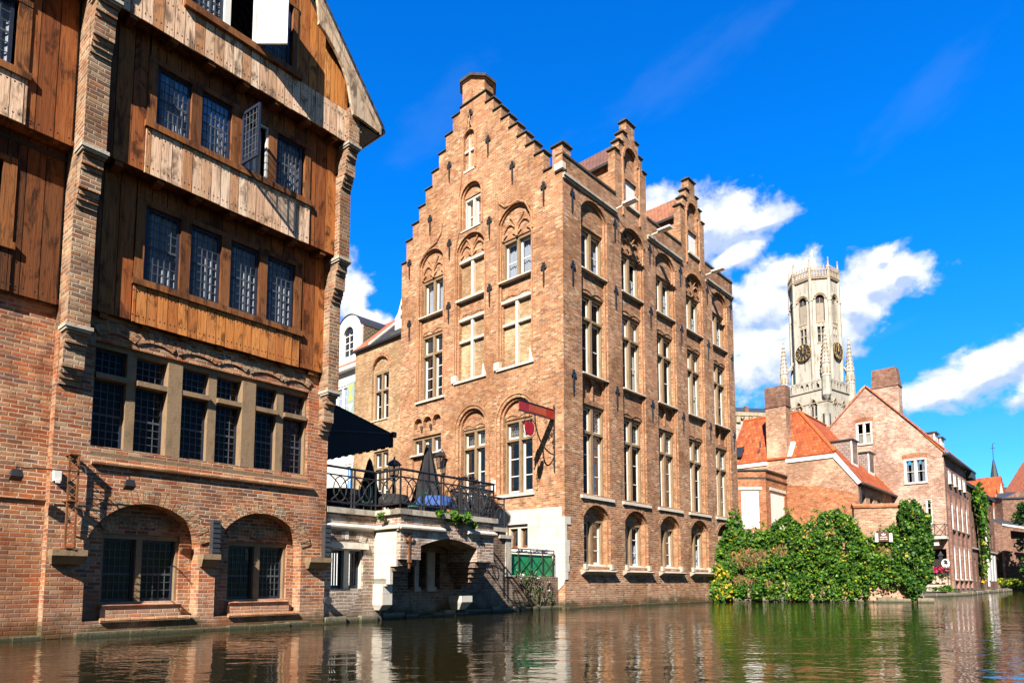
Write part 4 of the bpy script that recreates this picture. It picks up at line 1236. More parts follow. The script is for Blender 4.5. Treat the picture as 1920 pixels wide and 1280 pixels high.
# moulded orders as stepped jambs
def order(F, outer_, inner_, o0, o1, parent=G, name='moulded_order'):
    mb = MB(F)
    n = len(inner_)
    for j in range(1, n):
        b = (j + 1) % n
        if b == 1: continue
        q = [outer_[j], outer_[b], inner_[b], inner_[j]]
        mb.hexa([F(p_[0], o0, p_[1]) for p_ in q] + [F(p_[0], o1, p_[1]) for p_ in q])
    mb.build(name, 'brick_moulded', parent)
for a, b, z0, zs, r_ in cols_:
    order(fC, arch(a, b, z0, zs, r_, 12), arch(a + .08, b - .08, z0, zs - .02, r_ - .03, 12), -.05, -.15)
    order(fC, arch(a - .07, b + .07, z0, zs, r_ + .03, 12), arch(a, b, z0, zs, r_, 12), .035, -.02)
for a, b, z0, zs, r_ in ((4.25, 5.95, 2.6, 7.75, .82), (1.58, 3.4, 4.62, 7.8, .78)):
    order(fC, arch(a, b, z0, zs, r_, 14), arch(a + .1, b - .1, z0, zs - .03, r_ - .06, 14), -.1, -.23)
    order(fC, arch(a - .26, b + .26, z0, zs + .02, r_ + .22, 14), arch(a - .16, b + .16, z0, zs, r_ + .13, 14), .04, -.02)
    mb = MB(fC); voussoirs(mb, a - .26, b + .26, zs + .02, r_ + .22, t=.2, o=.01, o1=-.03, n=34, seed=int(a * 7)); mb.build('brick_arch', MR, G)
order(fC, arch(4.55, 5.85, 16.85, 18.45, .55, 10), arch(4.63, 5.77, 16.85, 18.43, .5, 10), -.06, -.17)
order(fC, arch(4.45, 5.95, 16.85, 18.47, .62, 10), arch(4.55, 5.85, 16.85, 18.45, .55, 10), .04, -.02)
order(fC, arch(4.94, 5.74, 19.65, 21.17, .48, 8), arch(5.0, 5.68, 19.65, 21.15, .42, 8), .035, -.02)
for a, b in ((7.1, 8.62), (4.4, 6.0), (1.72, 3.34)):
    tracery(fC, a + .0, b - .0, 15.55 if a < 7 else 15.43, -.1, G, top=1.0)
# ogee hood lines
def line(pts, r=.045, name='ogee_moulding'):
    mb = MB(fC); mb.ftube([(u, .03, z) for u, z in pts], r, 6); mb.build(name, 'brick_moulded', G)
line([(8.85, 9.6), (8.85, 15.6), (8.78, 16.2), (8.45, 16.62), (7.95, 16.85), (7.5, 17.0), (7.2, 17.3), (7.1, 17.75)])
line([(1.55, 15.5), (1.65, 16.2), (1.95, 16.75), (2.35, 16.98), (2.75, 16.95), (3.1, 16.98), (3.4, 17.25), (3.52, 17.75)])
line([(3.52, 9.9), (3.52, 17.6)], .035)
line([(6.22, 9.95), (6.22, 15.9), (6.12, 16.4), (5.98, 16.85), (5.98, 18.5), (5.86, 19.2), (5.78, 19.9), (5.78, 21.2), (5.5, 21.75), (5.4, 22.6)], .035)
line([(4.9, 19.6), (4.9, 21.2), (5.2, 21.75), (5.4, 22.6)], .03)
mb = MB(fC); mb.fb(5.0, 5.68, .03, -.12, 19.58, 19.68); mb.fb(5.3, 5.38, -.02, -.12, 19.7, 21.2); mb.fb(5.02, 5.66, -.03, -.12, 20.55, 20.66); mb.build('niche_tracery', 'stone_white', G)

gargs = dict(mull=.14, jamb=.06, head=.13, depth=.24, sashw=.085)
win(G, fC, 7.1, 8.62, 13.62, 15.4, -.2, smat='mullion', bars=(1, 1), sill=(.1, .1, .28), curtain=('curtain', 'full'), **gargs)
win(G, fC, 1.72, 3.34, 13.74, 15.55, -.2, smat='mullion', bars=(1, 2), sill=(.1, .1, .28), curtain=('curtain', 'full'), **gargs)
win(G, fC, 7.1, 8.62, 9.56, 12.7, -.2, zt=11.66, smat='mullion', bars=(1, 4), lead=(5, 6, 'top'), sill=(.25, .16, .3), **gargs)
win(G, fC, 4.68, 5.76, 16.9, 18.45, -.22, smat='stone_white', bars=(1, 2), sill=(.1, .1, .26), **gargs)
win(G, fC, 1.68, 3.3, 4.66, 7.74, -.28, zt=6.82, smat='mullion', bars=(1, 3), lead=(4, 6, 'top'), sill=(.2, .2, .36), curtain=('curtain_warm', 'full', 1), **gargs)
win(G, fC, 4.36, 5.86, 2.75, 7.72, -.28, zt=6.82, smat='mullion', bars=(1, 4), lead=(4, 6, 'top'), curtain=('curtain_warm', 'full', 1), **gargs)
win(G, fC, 7.08, 9.1, 7.0, 7.8, -.1, n=3, smat='mullion', bars=(1, 1), lead=(4, 8, 'all'), sill=(.1, .1, .2), **gargs)
win(G, fC, 1.85, 2.95, 2.38, 3.3, -.1, smat='stone_white', sash='rust', bars=(1, 1), **gargs)
# blind windows: stone cross over brick infill
def blind(a, b, z0, z1, zt, lugs):
    mb = MB(fC); c = (a + b) / 2
    mb.fb(c - .07, c + .07, -.1, -.24, z0, z1 - .12)
    mb.fb(a - .06, b + .06, -.06, -.24, z1 - .12, z1)
    if zt:
        mb.fb(a, c - .07, -.1, -.24, zt, zt + .11); mb.fb(c + .07, b, -.1, -.24, zt, zt + .11)
    mb.build('stone_cross', 'stone_white', G)
    mb = MB(fC); mb.fpoly([(a, -.24, z0), (b, -.24, z0), (b, -.24, z1), (a, -.24, z1)]); mb.build('brick_infill', 'brick_wing', G)
    mb = MB(fC); e = .22 if lugs else .1
    mb.fb(a - e, b + e, .08, -.2, z0 - .1, z0)
    if lugs:
        mb.fb(b + .02, b + .34, .1, -.1, z0 - .02, z0 + .3)
        mb.hexa([fC(a - .2, .08, z0), fC(a, .08, z0), fC(a, -.1, z0), fC(a - .2, -.1, z0), fC(a - .05, .03, z0 + .5), fC(a, .03, z0 + .5), fC(a, -.1, z0 + .5), fC(a - .05, -.1, z0 + .5)])
    mb.build('stone_sill', 'stone_white', G)
blind(4.4, 6.0, 13.68, 15.52, None, False)
blind(4.4, 6.0, 9.92, 12.8, 11.7, True)
blind(1.72, 3.34, 9.94, 12.88, 11.76, True)
for a, b, z in ((7.1, 8.62, 12.74), (4.4, 6.0, 12.84), (1.72, 3.34, 12.92), (4.4, 5.85, 7.76), (1.7, 3.3, 7.78)):
    for s in (0, 1):
        w2 = (b - a) / 2
        mb = MB(fC); voussoirs(mb, a + .03 + s * w2, a + w2 - .03 + s * w2, z, .12, t=.12, o=-.115 if z > 9 else -.19, o1=-.24, n=9, seed=int(a * 11) + s); mb.build('relieving_arch', MR, G)
# corbel blocks between the three small blind arches
for u in (7.76, 8.42):
    mb = MB(fC); mb.fb(u - .06, u + .06, .08, -.1, 8.12, 8.3); mb.fb(u - .04, u + .04, .05, -.1, 8.02, 8.12); mb.build('corbel', 'cap_tile', G)
# caps of the steps
for u, z in lsz: cap(fC, u - .5, u + .07, .07, -.5, z, G)
for u, z in rs: cap(fC, u - .07, u + .5, .07, -.5, z, G)
cap(fC, 4.22, 5.97, .07, -.5, 22.92, G); cap(fC, -.08, .58, .08, -.62, 18.45, G, t=.1); cap(fC, .5, .97, .07, -.5, 17.65, G); cap(fC, 9.72, 10.16, .07, -.5, 16.75, G)
mb = MB(fC); mb.fb(.0, .5, -.02, -.55, 17.6, 18.44); mb.build('corner_pinnacle', 'brick_main', G)
mb = MB(fC); mb.fb(-.1, .32, .12, -.1, 17.35, 17.62); mb.build('corner_stone', 'stone_white', G)
# limewashed base of the gable with ragged quoins towards the river
pts = [(3.72, .55), (3.72, 3.92), (.12, 3.88), (.12, 3.5), (-.02, 3.5), (-.02, 1.08), (.05, .9), (.3, .7)]
mb = MB(fC); mb.wall(pts, [rect(1.83, 2.97, 2.36, 3.32)], .035, .06, edge=.03); 
rnd = random.Random(3)
z = 1.1
while z < 3.5:
    h = .3; l = rnd.uniform(.1, .4)
    mb.bx(.0 - .02, l, -.028, .02, z, min(z + h, 3.5)); z += h
mb.build('limewashed_base', 'stone_wall', G)
# iron anchors
def anchor(F, u, z, parent=G):
    mb = MB(F)
    mb.fb(u - .035, u + .035, .05, .01, z - .42, z + .28)
    mb.fb(u - .14, u + .14, .055, .015, z + .12, z + .2)
    mb.fb(u - .06, u + .06, .06, .012, z + .26, z + .4)
    mb.ftube([(u - .13, .04, z + .16), (u - .1, .04, z + .3)], .03, 5); mb.ftube([(u + .13, .04, z + .16), (u + .1, .04, z + .3)], .03, 5)
    mb.fb(u - .02, u + .02, .045, .01, z - .6, z - .42)
    return mb.build('wall_anchor', 'iron', parent)
for u, z in ((5.26, 22.1), (4.12, 20.3), (2.67, 18.45), (.95, 16.8), (6.65, 20.2), (7.99, 18.1), (4.02, 16.5), (6.6, 16.4), (9.5, 16.4), (.96, 13.4), (4.0, 13.45), (9.45, 13.3), (6.62, 13.4)): anchor(fC, u, z)
for u in (.6, 3.68, 6.6, 9.55, 12.5, 15.4):
    for z in (16.4, 13.38, 8.93): anchor(fB, u, z)
# roofs, far gable, chimney
mb = MB()
yr = 5.35
mb.hexa([(.42, .35, 17.2), (LB - .4, .35, 17.2), (LB - .4, yr, 22.6), (.42, yr, 22.6), (.42, .3, 17.3), (LB - .4, .3, 17.3), (LB - .4, yr, 22.72), (.42, yr, 22.72)])
mb.hexa([(.42, LC, 16.7), (LB - .4, LC, 16.7), (LB - .4, yr, 22.6), (.42, yr, 22.6), (.42, LC + .1, 16.75), (LB - .4, LC + .1, 16.75), (LB - .4, yr, 22.72), (.42, yr, 22.72)])
mb.build('roof', 'roof_brown', G)
mb = MB(lambda u, o, z: (LB + o, u, z))
far = [(0, 17.0), (0, 18.2)]
for i in range(8):
    far += [(.7 + .7 * i, 18.2 + .62 * i), (.7 + .7 * i, 18.82 + .62 * i)]
far += [(6.0, 23.2), (6.0, 17.0)]
mb.prism(far, -.0, -.4); 
mb.build('far_gable', 'brick_main', G)
FF = lambda u, o, z: (LB + o, u, z)
for i in range(8): cap(FF, .62 + .7 * i, 1.42 + .7 * i, .06, -.46, 18.82 + .62 * i, G)
mb = MB(); mb.lathe([(.78, 20.5), (.78, 24.25), (.86, 24.3), (.86, 24.45), (.8, 24.47)], (.95, 5.75, 0), 8, rot=R(22.5)); ch = mb.build('chimney', 'brick_main', G)
mb = MB(); mb.lathe([(.92, 24.34), (.92, 24.47), (.76, 24.5)], (.95, 5.75, 0), 8, rot=R(22.5)); mb.build('chimney_cap', 'cap_tile', ch)
mb = MB(); mb.bx(1.4, LB - .2, 1.4, 1.45, 0, 17); mb.bx(1.4, 1.45, 1.45, LC, 0, 17)
for z in (4.2, 9.2, 13.6): mb.bx(.5, LB - .2, .5, LC - .2, z, z + .08)
mb.build('dark_room_lining', 'interior', G)
mb = MB(); rnd = random.Random(8); x = .1
while x < LB:
    wd = rnd.uniform(.5, 1.0); mb.fb(x, min(x + wd, LB), .04 + rnd.uniform(0, .06), -.3, -.8, .05 + rnd.uniform(-.03, .05)); x += wd
mb.build('plinth', 'stone_base', G)

# ---- red hanging sign on the gable corner
S = thing('hanging_sign', 'long red sign board on an iron bracket above a red fruit emblem in a ring', 'sign', cw(.45, .02, 5.2), zrot(AB))
# local: X along the river front, so outwards from the gable is -X
mb = MB(); F = lambda d_, s_, z: (-d_, s_, z - 5.2)
mb.F = F
mb.fb(.06, 2.06, -.03, .03, 7.29, 7.64)
bd = mb.build('sign_board', 'red_sign', S)
mb = MB(F); mb.fb(.05, 2.1, -.05, .05, 7.64, 7.67); mb.fb(.05, 2.1, -.04, .04, 7.26, 7.29); mb.build('board_trim', 'iron', bd)
mb = MB(F); mb.fb(.55, 1.55, -.036, -.031, 7.33, 7.6); mb.fb(.55, 1.55, .031, .036, 7.33, 7.6); mb.build('board_panel', 'red_panel', bd)
mb = MB(F)
mb.ftube([(.03, 0, 5.25), (.03, 0, 7.75)], .03, 6); mb.ftube([(.03, 0, 7.75), (.03, 0, 7.92)], [.05, .005], 6)
mb.ftube([(.03, 0, 5.9)] + [(.03 + 1.15 * math.sin(t * math.pi / 16), 0, 5.9 + 1.36 * (1 - math.cos(t * math.pi / 16))) for t in range(1, 9)], .028, 6)
for (cx, cz, r_) in ((.25, 6.98, .16), (.55, 7.1, .12), (.16, 6.62, .1), (.12, 6.35, .07)):
    mb.ftube([(cx + r_ * (1 - t / 14) * math.cos(t * .75), 0, cz + r_ * (1 - t / 14) * math.sin(t * .75)) for t in range(13)], .014, 5)
for cz in (5.5, 5.75): mb.ftube([(.03, 0, cz - .1), (.12, 0, cz), (.03, 0, cz + .12)], .014, 5)
mb.build('bracket', 'iron', S)
mb = MB(F); c0 = (1.5, 6.72)
mb.ftube([(c0[0] + .37 * math.cos(t * math.pi / 12), 0, c0[1] + .37 * math.sin(t * math.pi / 12)) for t in range(24)], .014, 5, closed=True)
mb.ftube([(1.5, 0, 7.1), (1.5, 0, 7.27)], .012, 5); mb.ftube([(1.25, 0, 6.98), (1.25, 0, 7.27)], .008, 5); mb.ftube([(1.75, 0, 6.98), (1.75, 0, 7.27)], .008, 5)
mb.build('ring', 'iron', S)
mb = MB(F)
ap = [(0, -.30), (.11, -.29), (.2, -.2), (.25, -.05), (.25, .1), (.19, .2), (.1, .22), (.02, .18), (-.06, .22), (-.17, .2), (-.25, .1), (-.25, -.05), (-.2, -.2), (-.11, -.29)]
mb.prism([(c0[0] + x_, c0[1] + z_) for x_, z_ in ap], .03, -.03); mb.ftube([(1.5, 0, 6.9), (1.47, 0, 7.0)], .012, 5)
mb.build('fruit_emblem', 'red_bright', S)
# ------------------------------------------------------------------ wing and white house behind the terrace
Wg = thing('brick_wing', 'pale orange brick wing with arched cross window and slate roof beside the stepped gable', 'house', BP, zrot(AB))
ow = -.4
mb = MB(fC)
mb.wall(rect(10.1, 14.55, -.5, 13.35), [arch(11.56, 13.02, 9.36, 11.95, .72, 12), rect(11.5, 12.75, 4.6, 7.7)], ow, [.14, .14])
mb.fpoly([(14.55, ow, -.5), (14.55, -6, -.5), (14.55, -6, 13.35), (14.55, ow, 13.35)])
mb.build('brick_wall', 'brick_wing', Wg)
cp = MB(fC); cp.wall(rect(11.45, 13.12, 9.3, 12.8), [rect(11.7, 12.9, 9.38, 11.9)], ow - .13, .1); cp.build('recessed_panel', 'brick_wing', Wg)
mb = MB(fC); voussoirs(mb, 11.54, 13.04, 11.95, .74, t=.18, o=ow + .02, o1=ow - .03, n=24, seed=5); mb.build('brick_arch', MR, Wg)
win(Wg, fC, 11.7, 12.9, 9.38, 11.9, ow - .15, zt=10.85, smat='mullion', bars=(1, 2), sill=(.1, .1, .2), mull=.14, head=.1, depth=.2)
win(Wg, fC, 11.5, 12.75, 4.6, 7.7, ow - .1, zt=6.75, smat='mullion', bars=(1, 2), lead=(4, 6, 'top'), mull=.14, head=.1, depth=.2)
mb = MB(fC); mb.fb(10.1, 14.6, ow + .18, ow - .1, 13.33, 13.43); mb.build('gutter', 'iron', Wg)
mb = MB(fC)
mb.hexa([fC(10.15, ow + .1, 13.4), fC(13.1, ow + .1, 13.4), fC(13.1, -4.4, 17.3), fC(10.15, -4.4, 17.3), fC(10.15, ow + .1, 13.5), fC(13.1, ow + .1, 13.5), fC(13.1, -4.4, 17.42), fC(10.15, -4.4, 17.42)])
rf = mb.build('roof', 'roof_slate', Wg)
mb = MB(fC); mb.hexa([fC(13.08, ow + .1, 13.5), fC(13.26, ow + .1, 13.5), fC(13.26, -4.4, 17.42), fC(13.08, -4.4, 17.42), fC(13.08, ow + .1, 13.6), fC(13.26, ow + .1, 13.6), fC(13.26, -4.4, 17.52), fC(13.08, -4.4, 17.52)]); mb.build('verge', 'white_paint', rf)
mb = MB(fC); mb.hexa([fC(13.26, ow + .1, 13.4), fC(14.7, ow + .1, 13.4), fC(14.7, -5.2, 18.0), fC(13.26, -5.2, 18.0), fC(13.26, ow + .1, 13.5), fC(14.7, ow + .1, 13.5), fC(14.7, -5.2, 18.12), fC(13.26, -5.2, 18.12)]); mb.build('red_roof', 'roof_red', Wg)
mb = MB(fC)
mb.prism([(10.75, 13.9), (11.85, 13.9), (11.85, 14.75), (11.6, 15.0), (11.3, 15.75), (11.0, 15.0), (10.75, 14.75)], -.95, -1.15)
for zz in (14.6, 15.1): mb.fb(11.22, 11.38, -.93, -.96, zz, zz + .2, 1)
mb.fb(10.8, 11.8, -1.15, -2.6, 13.9, 14.7); mb.build('white_dormer_gable', ['white_paint', 'belfry_dark'], Wg)
mb = MB(fC); mb.bx(1.6, 1.65, 10.3, 14.4, 0, 13); mb.build('dark_room_lining', 'interior', Wg)

Wh = thing('white_house', 'white plastered house with an arched white dormer and diamond-painted shutters behind the brick wing', 'house', BP, zrot(AB))
o = -1.2
mb = MB(fC); mb.wall(rect(14.6, 24, -.5, 13.0), [rect(16.4, 17.6, 10.0, 12.2), rect(15.3, 16.6, 4.5, 7.6)], o, .12); mb.build('plaster_wall', 'white_paint', Wh)
win(Wh, fC, 16.4, 17.6, 10.0, 12.2, o - .05, smat='white_paint', bars=(2, 4), depth=.12)
win(Wh, fC, 15.3, 16.6, 4.5, 7.6, o - .05, smat='white_paint', bars=(2, 4), depth=.12)
mb = MB(fC); mb.fb(15.72, 16.38, o + .06, o + .02, 9.95, 12.25)
sh = mb.build('shutter', 'teal_paint', Wh)
for j, zc in enumerate((10.55, 11.65)):
    mb = MB(fC); mb.fpoly([(15.8, o + .065, zc - .45), (16.3, o + .065, zc - .45), (16.05, o + .065, zc)]); mb.fpoly([(15.8, o + .065, zc + .45), (16.3, o + .065, zc + .45), (16.05, o + .065, zc)]); mb.build('painted_diamond', 'white_paint' if j == 0 else 'yellow_paint', sh)
mb = MB(fC); mb.fb(14.6, 24, o + .35, o, 12.95, 13.15); mb.build('eaves_board', 'white_paint', Wh)
mb = MB(fC)
mb.hexa([fC(14.75, o + .3, 13.15), fC(24, o + .3, 13.15), fC(24, -6.5, 18.2), fC(14.75, -6.5, 18.2), fC(14.75, o + .3, 13.25), fC(24, o + .3, 13.25), fC(24, -6.5, 18.3), fC(14.75, -6.5, 18.3)])
mb.build('roof', 'roof_red', Wh)
mb = MB(fC)
mb.wall(arch(15.0, 17.4, 13.15, 15.3, .85, 14), [arch(15.75, 16.75, 13.75, 15.0, .5, 12)], o + .15, .15, edge=.14)
dm = mb.build('arched_dormer', 'white_paint', Wh)
mb = MB(fC)
top = arch(15.0, 17.4, 13.15, 15.3, .85, 14)
for a_, b_ in zip(top[2:], top[3:]):
    mb.fpoly([(a_[0], o + .22, a_[1] + .04), (b_[0], o + .22, b_[1] + .04), (b_[0], o - 3.2, b_[1] + .04), (a_[0], o - 3.2, a_[1] + .04)])
mb.build('dormer_roof', 'iron_grey', dm)
for u in (15.02, 17.38):
    mb = MB(fC); mb.fpoly([(u, o + .1, 13.1), (u, o - 3, 13.1), (u, o - 3, 15.3), (u, o + .1, 15.3)]); mb.build('cheek', 'shingle', dm)
mb = MB(fC)
for x in (15.77, 16.23, 16.69): mb.fb(x, x + .05, o + .06, o + .02, 13.75, 15.1)
for z in (13.75, 14.15, 14.55, 14.95): mb.fb(15.77, 16.73, o + .062, o + .018, z, z + .05)
sx = mb.build('sash', 'white_paint', dm)
mb = MB(fC); mb.fb(15.6, 16.9, o + .03, o + .0, 13.6, 15.6); mb.build('pane', 'glass_dark', sx)

# ------------------------------------------------------------------ terrace
T = thing('stone_terrace', 'limewashed stone terrace on stepped corbels with a low arch above the water', 'terrace', AP, zrot(AA))
mb = MB(); hs = [rect(4.02, 4.98, .84, 1.86)]
mb.wall(rect(3.77, 5.6, -.8, 2.7), hs, -.1, .3)
mb.build('limewashed_wall', 'brick_lime', T)
win(T, fB, 4.02, 4.98, .84, 1.86, -.16, smat='stone_white', sash='blue_frame', bars=(3, 1), mull=.16, jamb=.03, head=.06, depth=.2)
mb = MB(); voussoirs(mb, 4.0, 5.0, 1.98, .1, t=.2, o=-.08, o1=-.13, n=10, seed=9); mb.build('relieving_arch', ['brick_lime', 'stone_white', 'brick_dark'], T)
mb = MB(); mb.hexa([fB(3.9, -.02, 1.84), fB(5.1, -.02, 1.84), fB(5.1, -.3, 1.84), fB(3.9, -.3, 1.84), fB(3.9, -.05, 2.0), fB(5.1, -.05, 2.0), fB(5.1, -.3, 2.0), fB(3.9, -.3, 2.0)]); mb.build('lintel', 'stone_white', T)
# back wall under the overhang
mb = MB(); mb.wall(rect(5.4, 9.0, -.8, 2.75), [rect(6.72, 6.9, .8, 1.5), rect(7.1, 7.38, .8, 1.85), rect(7.72, 7.95, .8, 1.85), rect(9.0 - .5, 8.85, .8, 1.35)], -.35, .25)
mb.fb(5.5, 9.0, -.75, -.76, .5, 2.0, 0)
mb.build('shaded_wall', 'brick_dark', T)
for a, b in ((6.92, 7.08), (7.4, 7.7)):
    mb = MB(); mb.fb(a, b, -.3, -.5, .78, 1.86); mb.fb(a - .02, b + .04, -.26, -.5, .74, .86); mb.build('stone_mullion', 'stone_terrace', T)
# overhanging front: spandrel with low arch, end piers on stepped corbels
sp = [(6.05, 1.58), (6.05, 1.95)] + [(6.05 + 2.15 * i / 10, 1.95 + .22 * math.sin(math.pi * i / 10)) for i in range(11)][1:-1] + [(8.2, 1.95), (8.2, 1.58), (8.9, 1.58), (8.9, 2.72), (5.36, 2.72), (5.36, 1.58)]
mb = MB(); mb.prism(sp, .9, -.3); mb.build('overhanging_front', 'brick_lime', T)
for (a, b) in ((5.36, 6.05), (8.2, 8.9)):
    mb = MB()
    for st, (oz, z0, z1) in enumerate(((.78, 1.42, 1.58), (.64, 1.28, 1.42), (.5, 1.14, 1.28), (.36, 1.0, 1.14), (.22, .86, 1.0))):
        dd = .04 + .07 * st
        mb.fb(a + (.02 if a < 6 else dd), b - (dd if a < 6 else .02), oz, -.36, z0, z1)
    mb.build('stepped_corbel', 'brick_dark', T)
mb = MB(); mb.fb(5.33, 5.40, .78, -.1, 1.4, 2.3); mb.fb(5.33, 5.42, .55, -.1, .95, 1.4); mb.fb(5.3, 5.62, .3, -.34, .42, .95); mb.fb(5.33, 5.5, .4, -.3, .9, 1.1)
mb.hexa([fB(5.36, .1, .28), fB(5.6, .1, .28), fB(5.6, -.34, .28), fB(5.36, -.34, .28), fB(5.3, .3, .42), fB(5.64, .3, .42), fB(5.64, -.34, .42), fB(5.3, -.34, .42)])
mb.build('buttress_stone', 'stone_wall', T)
mb = MB(); mb.fb(8.3, 8.75, .2, -.34, .42, .6); mb.hexa([fB(8.4, 0, .2), fB(8.65, 0, .2), fB(8.65, -.34, .2), fB(8.4, -.34, .2), fB(8.3, .2, .42), fB(8.75, .2, .42), fB(8.75, -.34, .42), fB(8.3, -.34, .42)])
mb.build('buttress_stone', 'stone_wall', T)
# string and coping follow the plan
def band(name, mat, z0, z1, pr, dep=.3, gap=None):
    for (p, q) in (((3.8, -.1), (5.36, -.1)), ((5.36, -.1), (5.36, .9)), ((5.36, .9), (8.9, .9)), ((8.9, -1.1), (11.75, -1.1))):
        mb = MB()
        if p[0] == q[0]: mb.fb(p[0] - pr, p[0] + dep, p[1] + pr - .004, q[1] + pr, z0, z1)
        elif gap and p[1] > .5:
            mb.fb(p[0] - pr, gap[0], p[1] - dep, p[1] + pr, z0, z1); mb.fb(gap[1], q[0] + pr, p[1] - dep, p[1] + pr, z0, z1)
        else: mb.fb(p[0] + (dep if p[1] == .9 and False else 0) - (pr if p[1] == .9 else 0), q[0] + (pr if q[0] == 8.9 else -pr - .003 if q[0] == 5.36 else 0), p[1] - dep, p[1] + pr, z0, z1)
        mb.build(name, mat, T)
band('coping', 'stone_terrace', 2.72, 2.86, .1)
for (a, b, oo) in ((3.8, 5.28, -.1), (5.28, 6.85, .9), (7.75, 8.95, .9)):
    mb = MB(); mb.hexa([fB(a, oo + .12, 2.36), fB(b, oo + .12, 2.36), fB(b, oo - .05, 2.3), fB(a, oo - .05, 2.3), fB(a, oo + .13, 2.40), fB(b, oo + .13, 2.40), fB(b, oo - .05, 2.5), fB(a, oo - .05, 2.5)]); mb.build('string_course', 'stone_white', T)
mb = MB(); mb.hexa([fB(5.24, .98, 2.36), fB(5.40, .98, 2.36), fB(5.40, -.1, 2.3), fB(5.24, -.1, 2.36), fB(5.23, .99, 2.40), fB(5.40, .99, 2.46), fB(5.40, -.1, 2.5), fB(5.23, -.1, 2.40)]); mb.build('string_course', 'stone_white', T)
# lower wall beyond, platform in front of the gable, floor
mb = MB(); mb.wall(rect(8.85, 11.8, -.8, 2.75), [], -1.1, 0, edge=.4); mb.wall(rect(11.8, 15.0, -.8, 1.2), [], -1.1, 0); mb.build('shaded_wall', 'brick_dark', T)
mb = MB(); mb.fb(11.4, 12.1, -1.0, -1.5, 2.5, 2.62); mb.fb(11.75, 12.05, -1.06, -1.5, 1.2, 2.5); mb.build('coping', 'stone_terrace', T)
mb = MB()
mb.poly([fB(3.77, -.12, 2.7), fB(5.4, -.12, 2.7), fB(5.4, .85, 2.7), fB(8.88, .85, 2.7), fB(8.88, -1.12, 2.7), fB(11.7, -1.12, 2.7), fB(11.7, -4.6, 2.7), fB(14.95, -4.6, 2.7), fB(15.2, -11.5, 2.7), fB(3.77, -11.5, 2.7)])
mb.poly([fB(11.7, -1.1, 1.2), fB(14.9, -1.1, 1.2), fB(15.0, -4.7, 1.2), fB(11.7, -4.7, 1.2)])
mb.fpoly([(11.7, -4.6, 1.2), (14.95, -4.6, 1.2), (14.95, -4.6, 2.7), (11.7, -4.6, 2.7)])
mb.fpoly([(11.7, -1.2, 1.2), (11.7, -4.6, 1.2), (11.7, -4.6, 2.7), (11.7, -1.2, 2.7)])
mb.build('floor', 'stone_terrace', T)
mb = MB(); rnd = random.Random(12)
for (x0, x1, ob) in ((3.8, 5.4, -.1), (5.3, 9.0, -.3), (8.9, 15.0, -1.1)):
    x = x0
    while x < x1:
        wd = rnd.uniform(.4, .8); mb.fb(x, min(x1, x + wd), ob + rnd.uniform(.06, .18), ob - .3, -.8, .1 + rnd.uniform(-.03, .1)); x += wd
mb.build('plinth', 'stone_base', T)
mb = MB(); mb.ftube([(3.8, -.35, .56), (3.8, .12, .56)], .085, 12); mb.ftube([(3.8, .1, .56), (3.8, .13, .56)], .1, 12); mb.build('drain_pipe', 'iron_grey', T)
mb = MB(); mb.fb(5.62, 5.67, .93, .9, 1.35, 2.25); mb.fb(5.52, 5.76, .94, .9, 2.02, 2.07); mb.fb(5.59, 5.7, .95, .9, 1.5, 1.58)
mb.ftube([(5.53, .93, 2.04), (5.5, .93, 2.14)], .02, 5); mb.ftube([(5.75, .93, 2.04), (5.78, .93, 2.14)], .02, 5); mb.build('wall_anchor', 'rust', T)

# ---- railing
RL = thing('terrace_railing', 'dark iron railing with curved scroll panels along the terrace coping', 'railing', AP, zrot(AA))
def rail(p, q, zb=2.86, zt=3.88, n=3):
    mb = MB(); d = Vector((q[0] - p[0], q[1] - p[1])); L = d.length; d /= L
    P = lambda s, z: fB(p[0] + d.x * s, p[1] + d.y * s, z)
    for z, r_ in ((zt, .034), (zt - .2, .022), (zb + .14, .022)): mb.tube([P(0, z), P(L, z)], r_, 6)
    w_ = L / n
    for i in range(n + 1):
        for dx in ((0, .09) if 0 < i < n else (0,)): mb.tube([P(min(L, i * w_ + dx), zb - .02), P(min(L, i * w_ + dx), zt)], .026, 6)
    for i in range(n):
        a, b = i * w_ + .1, (i + 1) * w_ - .02; m_ = (a + b) / 2; hz = zt - .2; lz = zb + .14
        for s in (1, -1):
            x0 = a if s > 0 else b
            mb.tube([P(x0 + s * (b - a) * .48 * math.sin(t * math.pi / 10), lz + (hz - lz) * t / 10) for t in range(11)], .018, 5)
        mb.tube([P(m_ + (b - a) * .3 * math.cos(t * math.pi / 8), (lz + hz) / 2 + (hz - lz) * .46 * math.sin(t * math.pi / 8)) for t in range(16)], .018, 5, closed=True)
    mb.build('railing_panel', 'iron', RL)
rail((3.8, -.1), (5.34, -.1), n=2); rail((5.34, -.1), (5.34, .9), n=1); rail((5.34, .9), (8.9, .9), n=5); rail((8.9, .9), (8.9, -1.1), n=3); rail((8.9, -1.1), (11.7, -1.1), n=3)

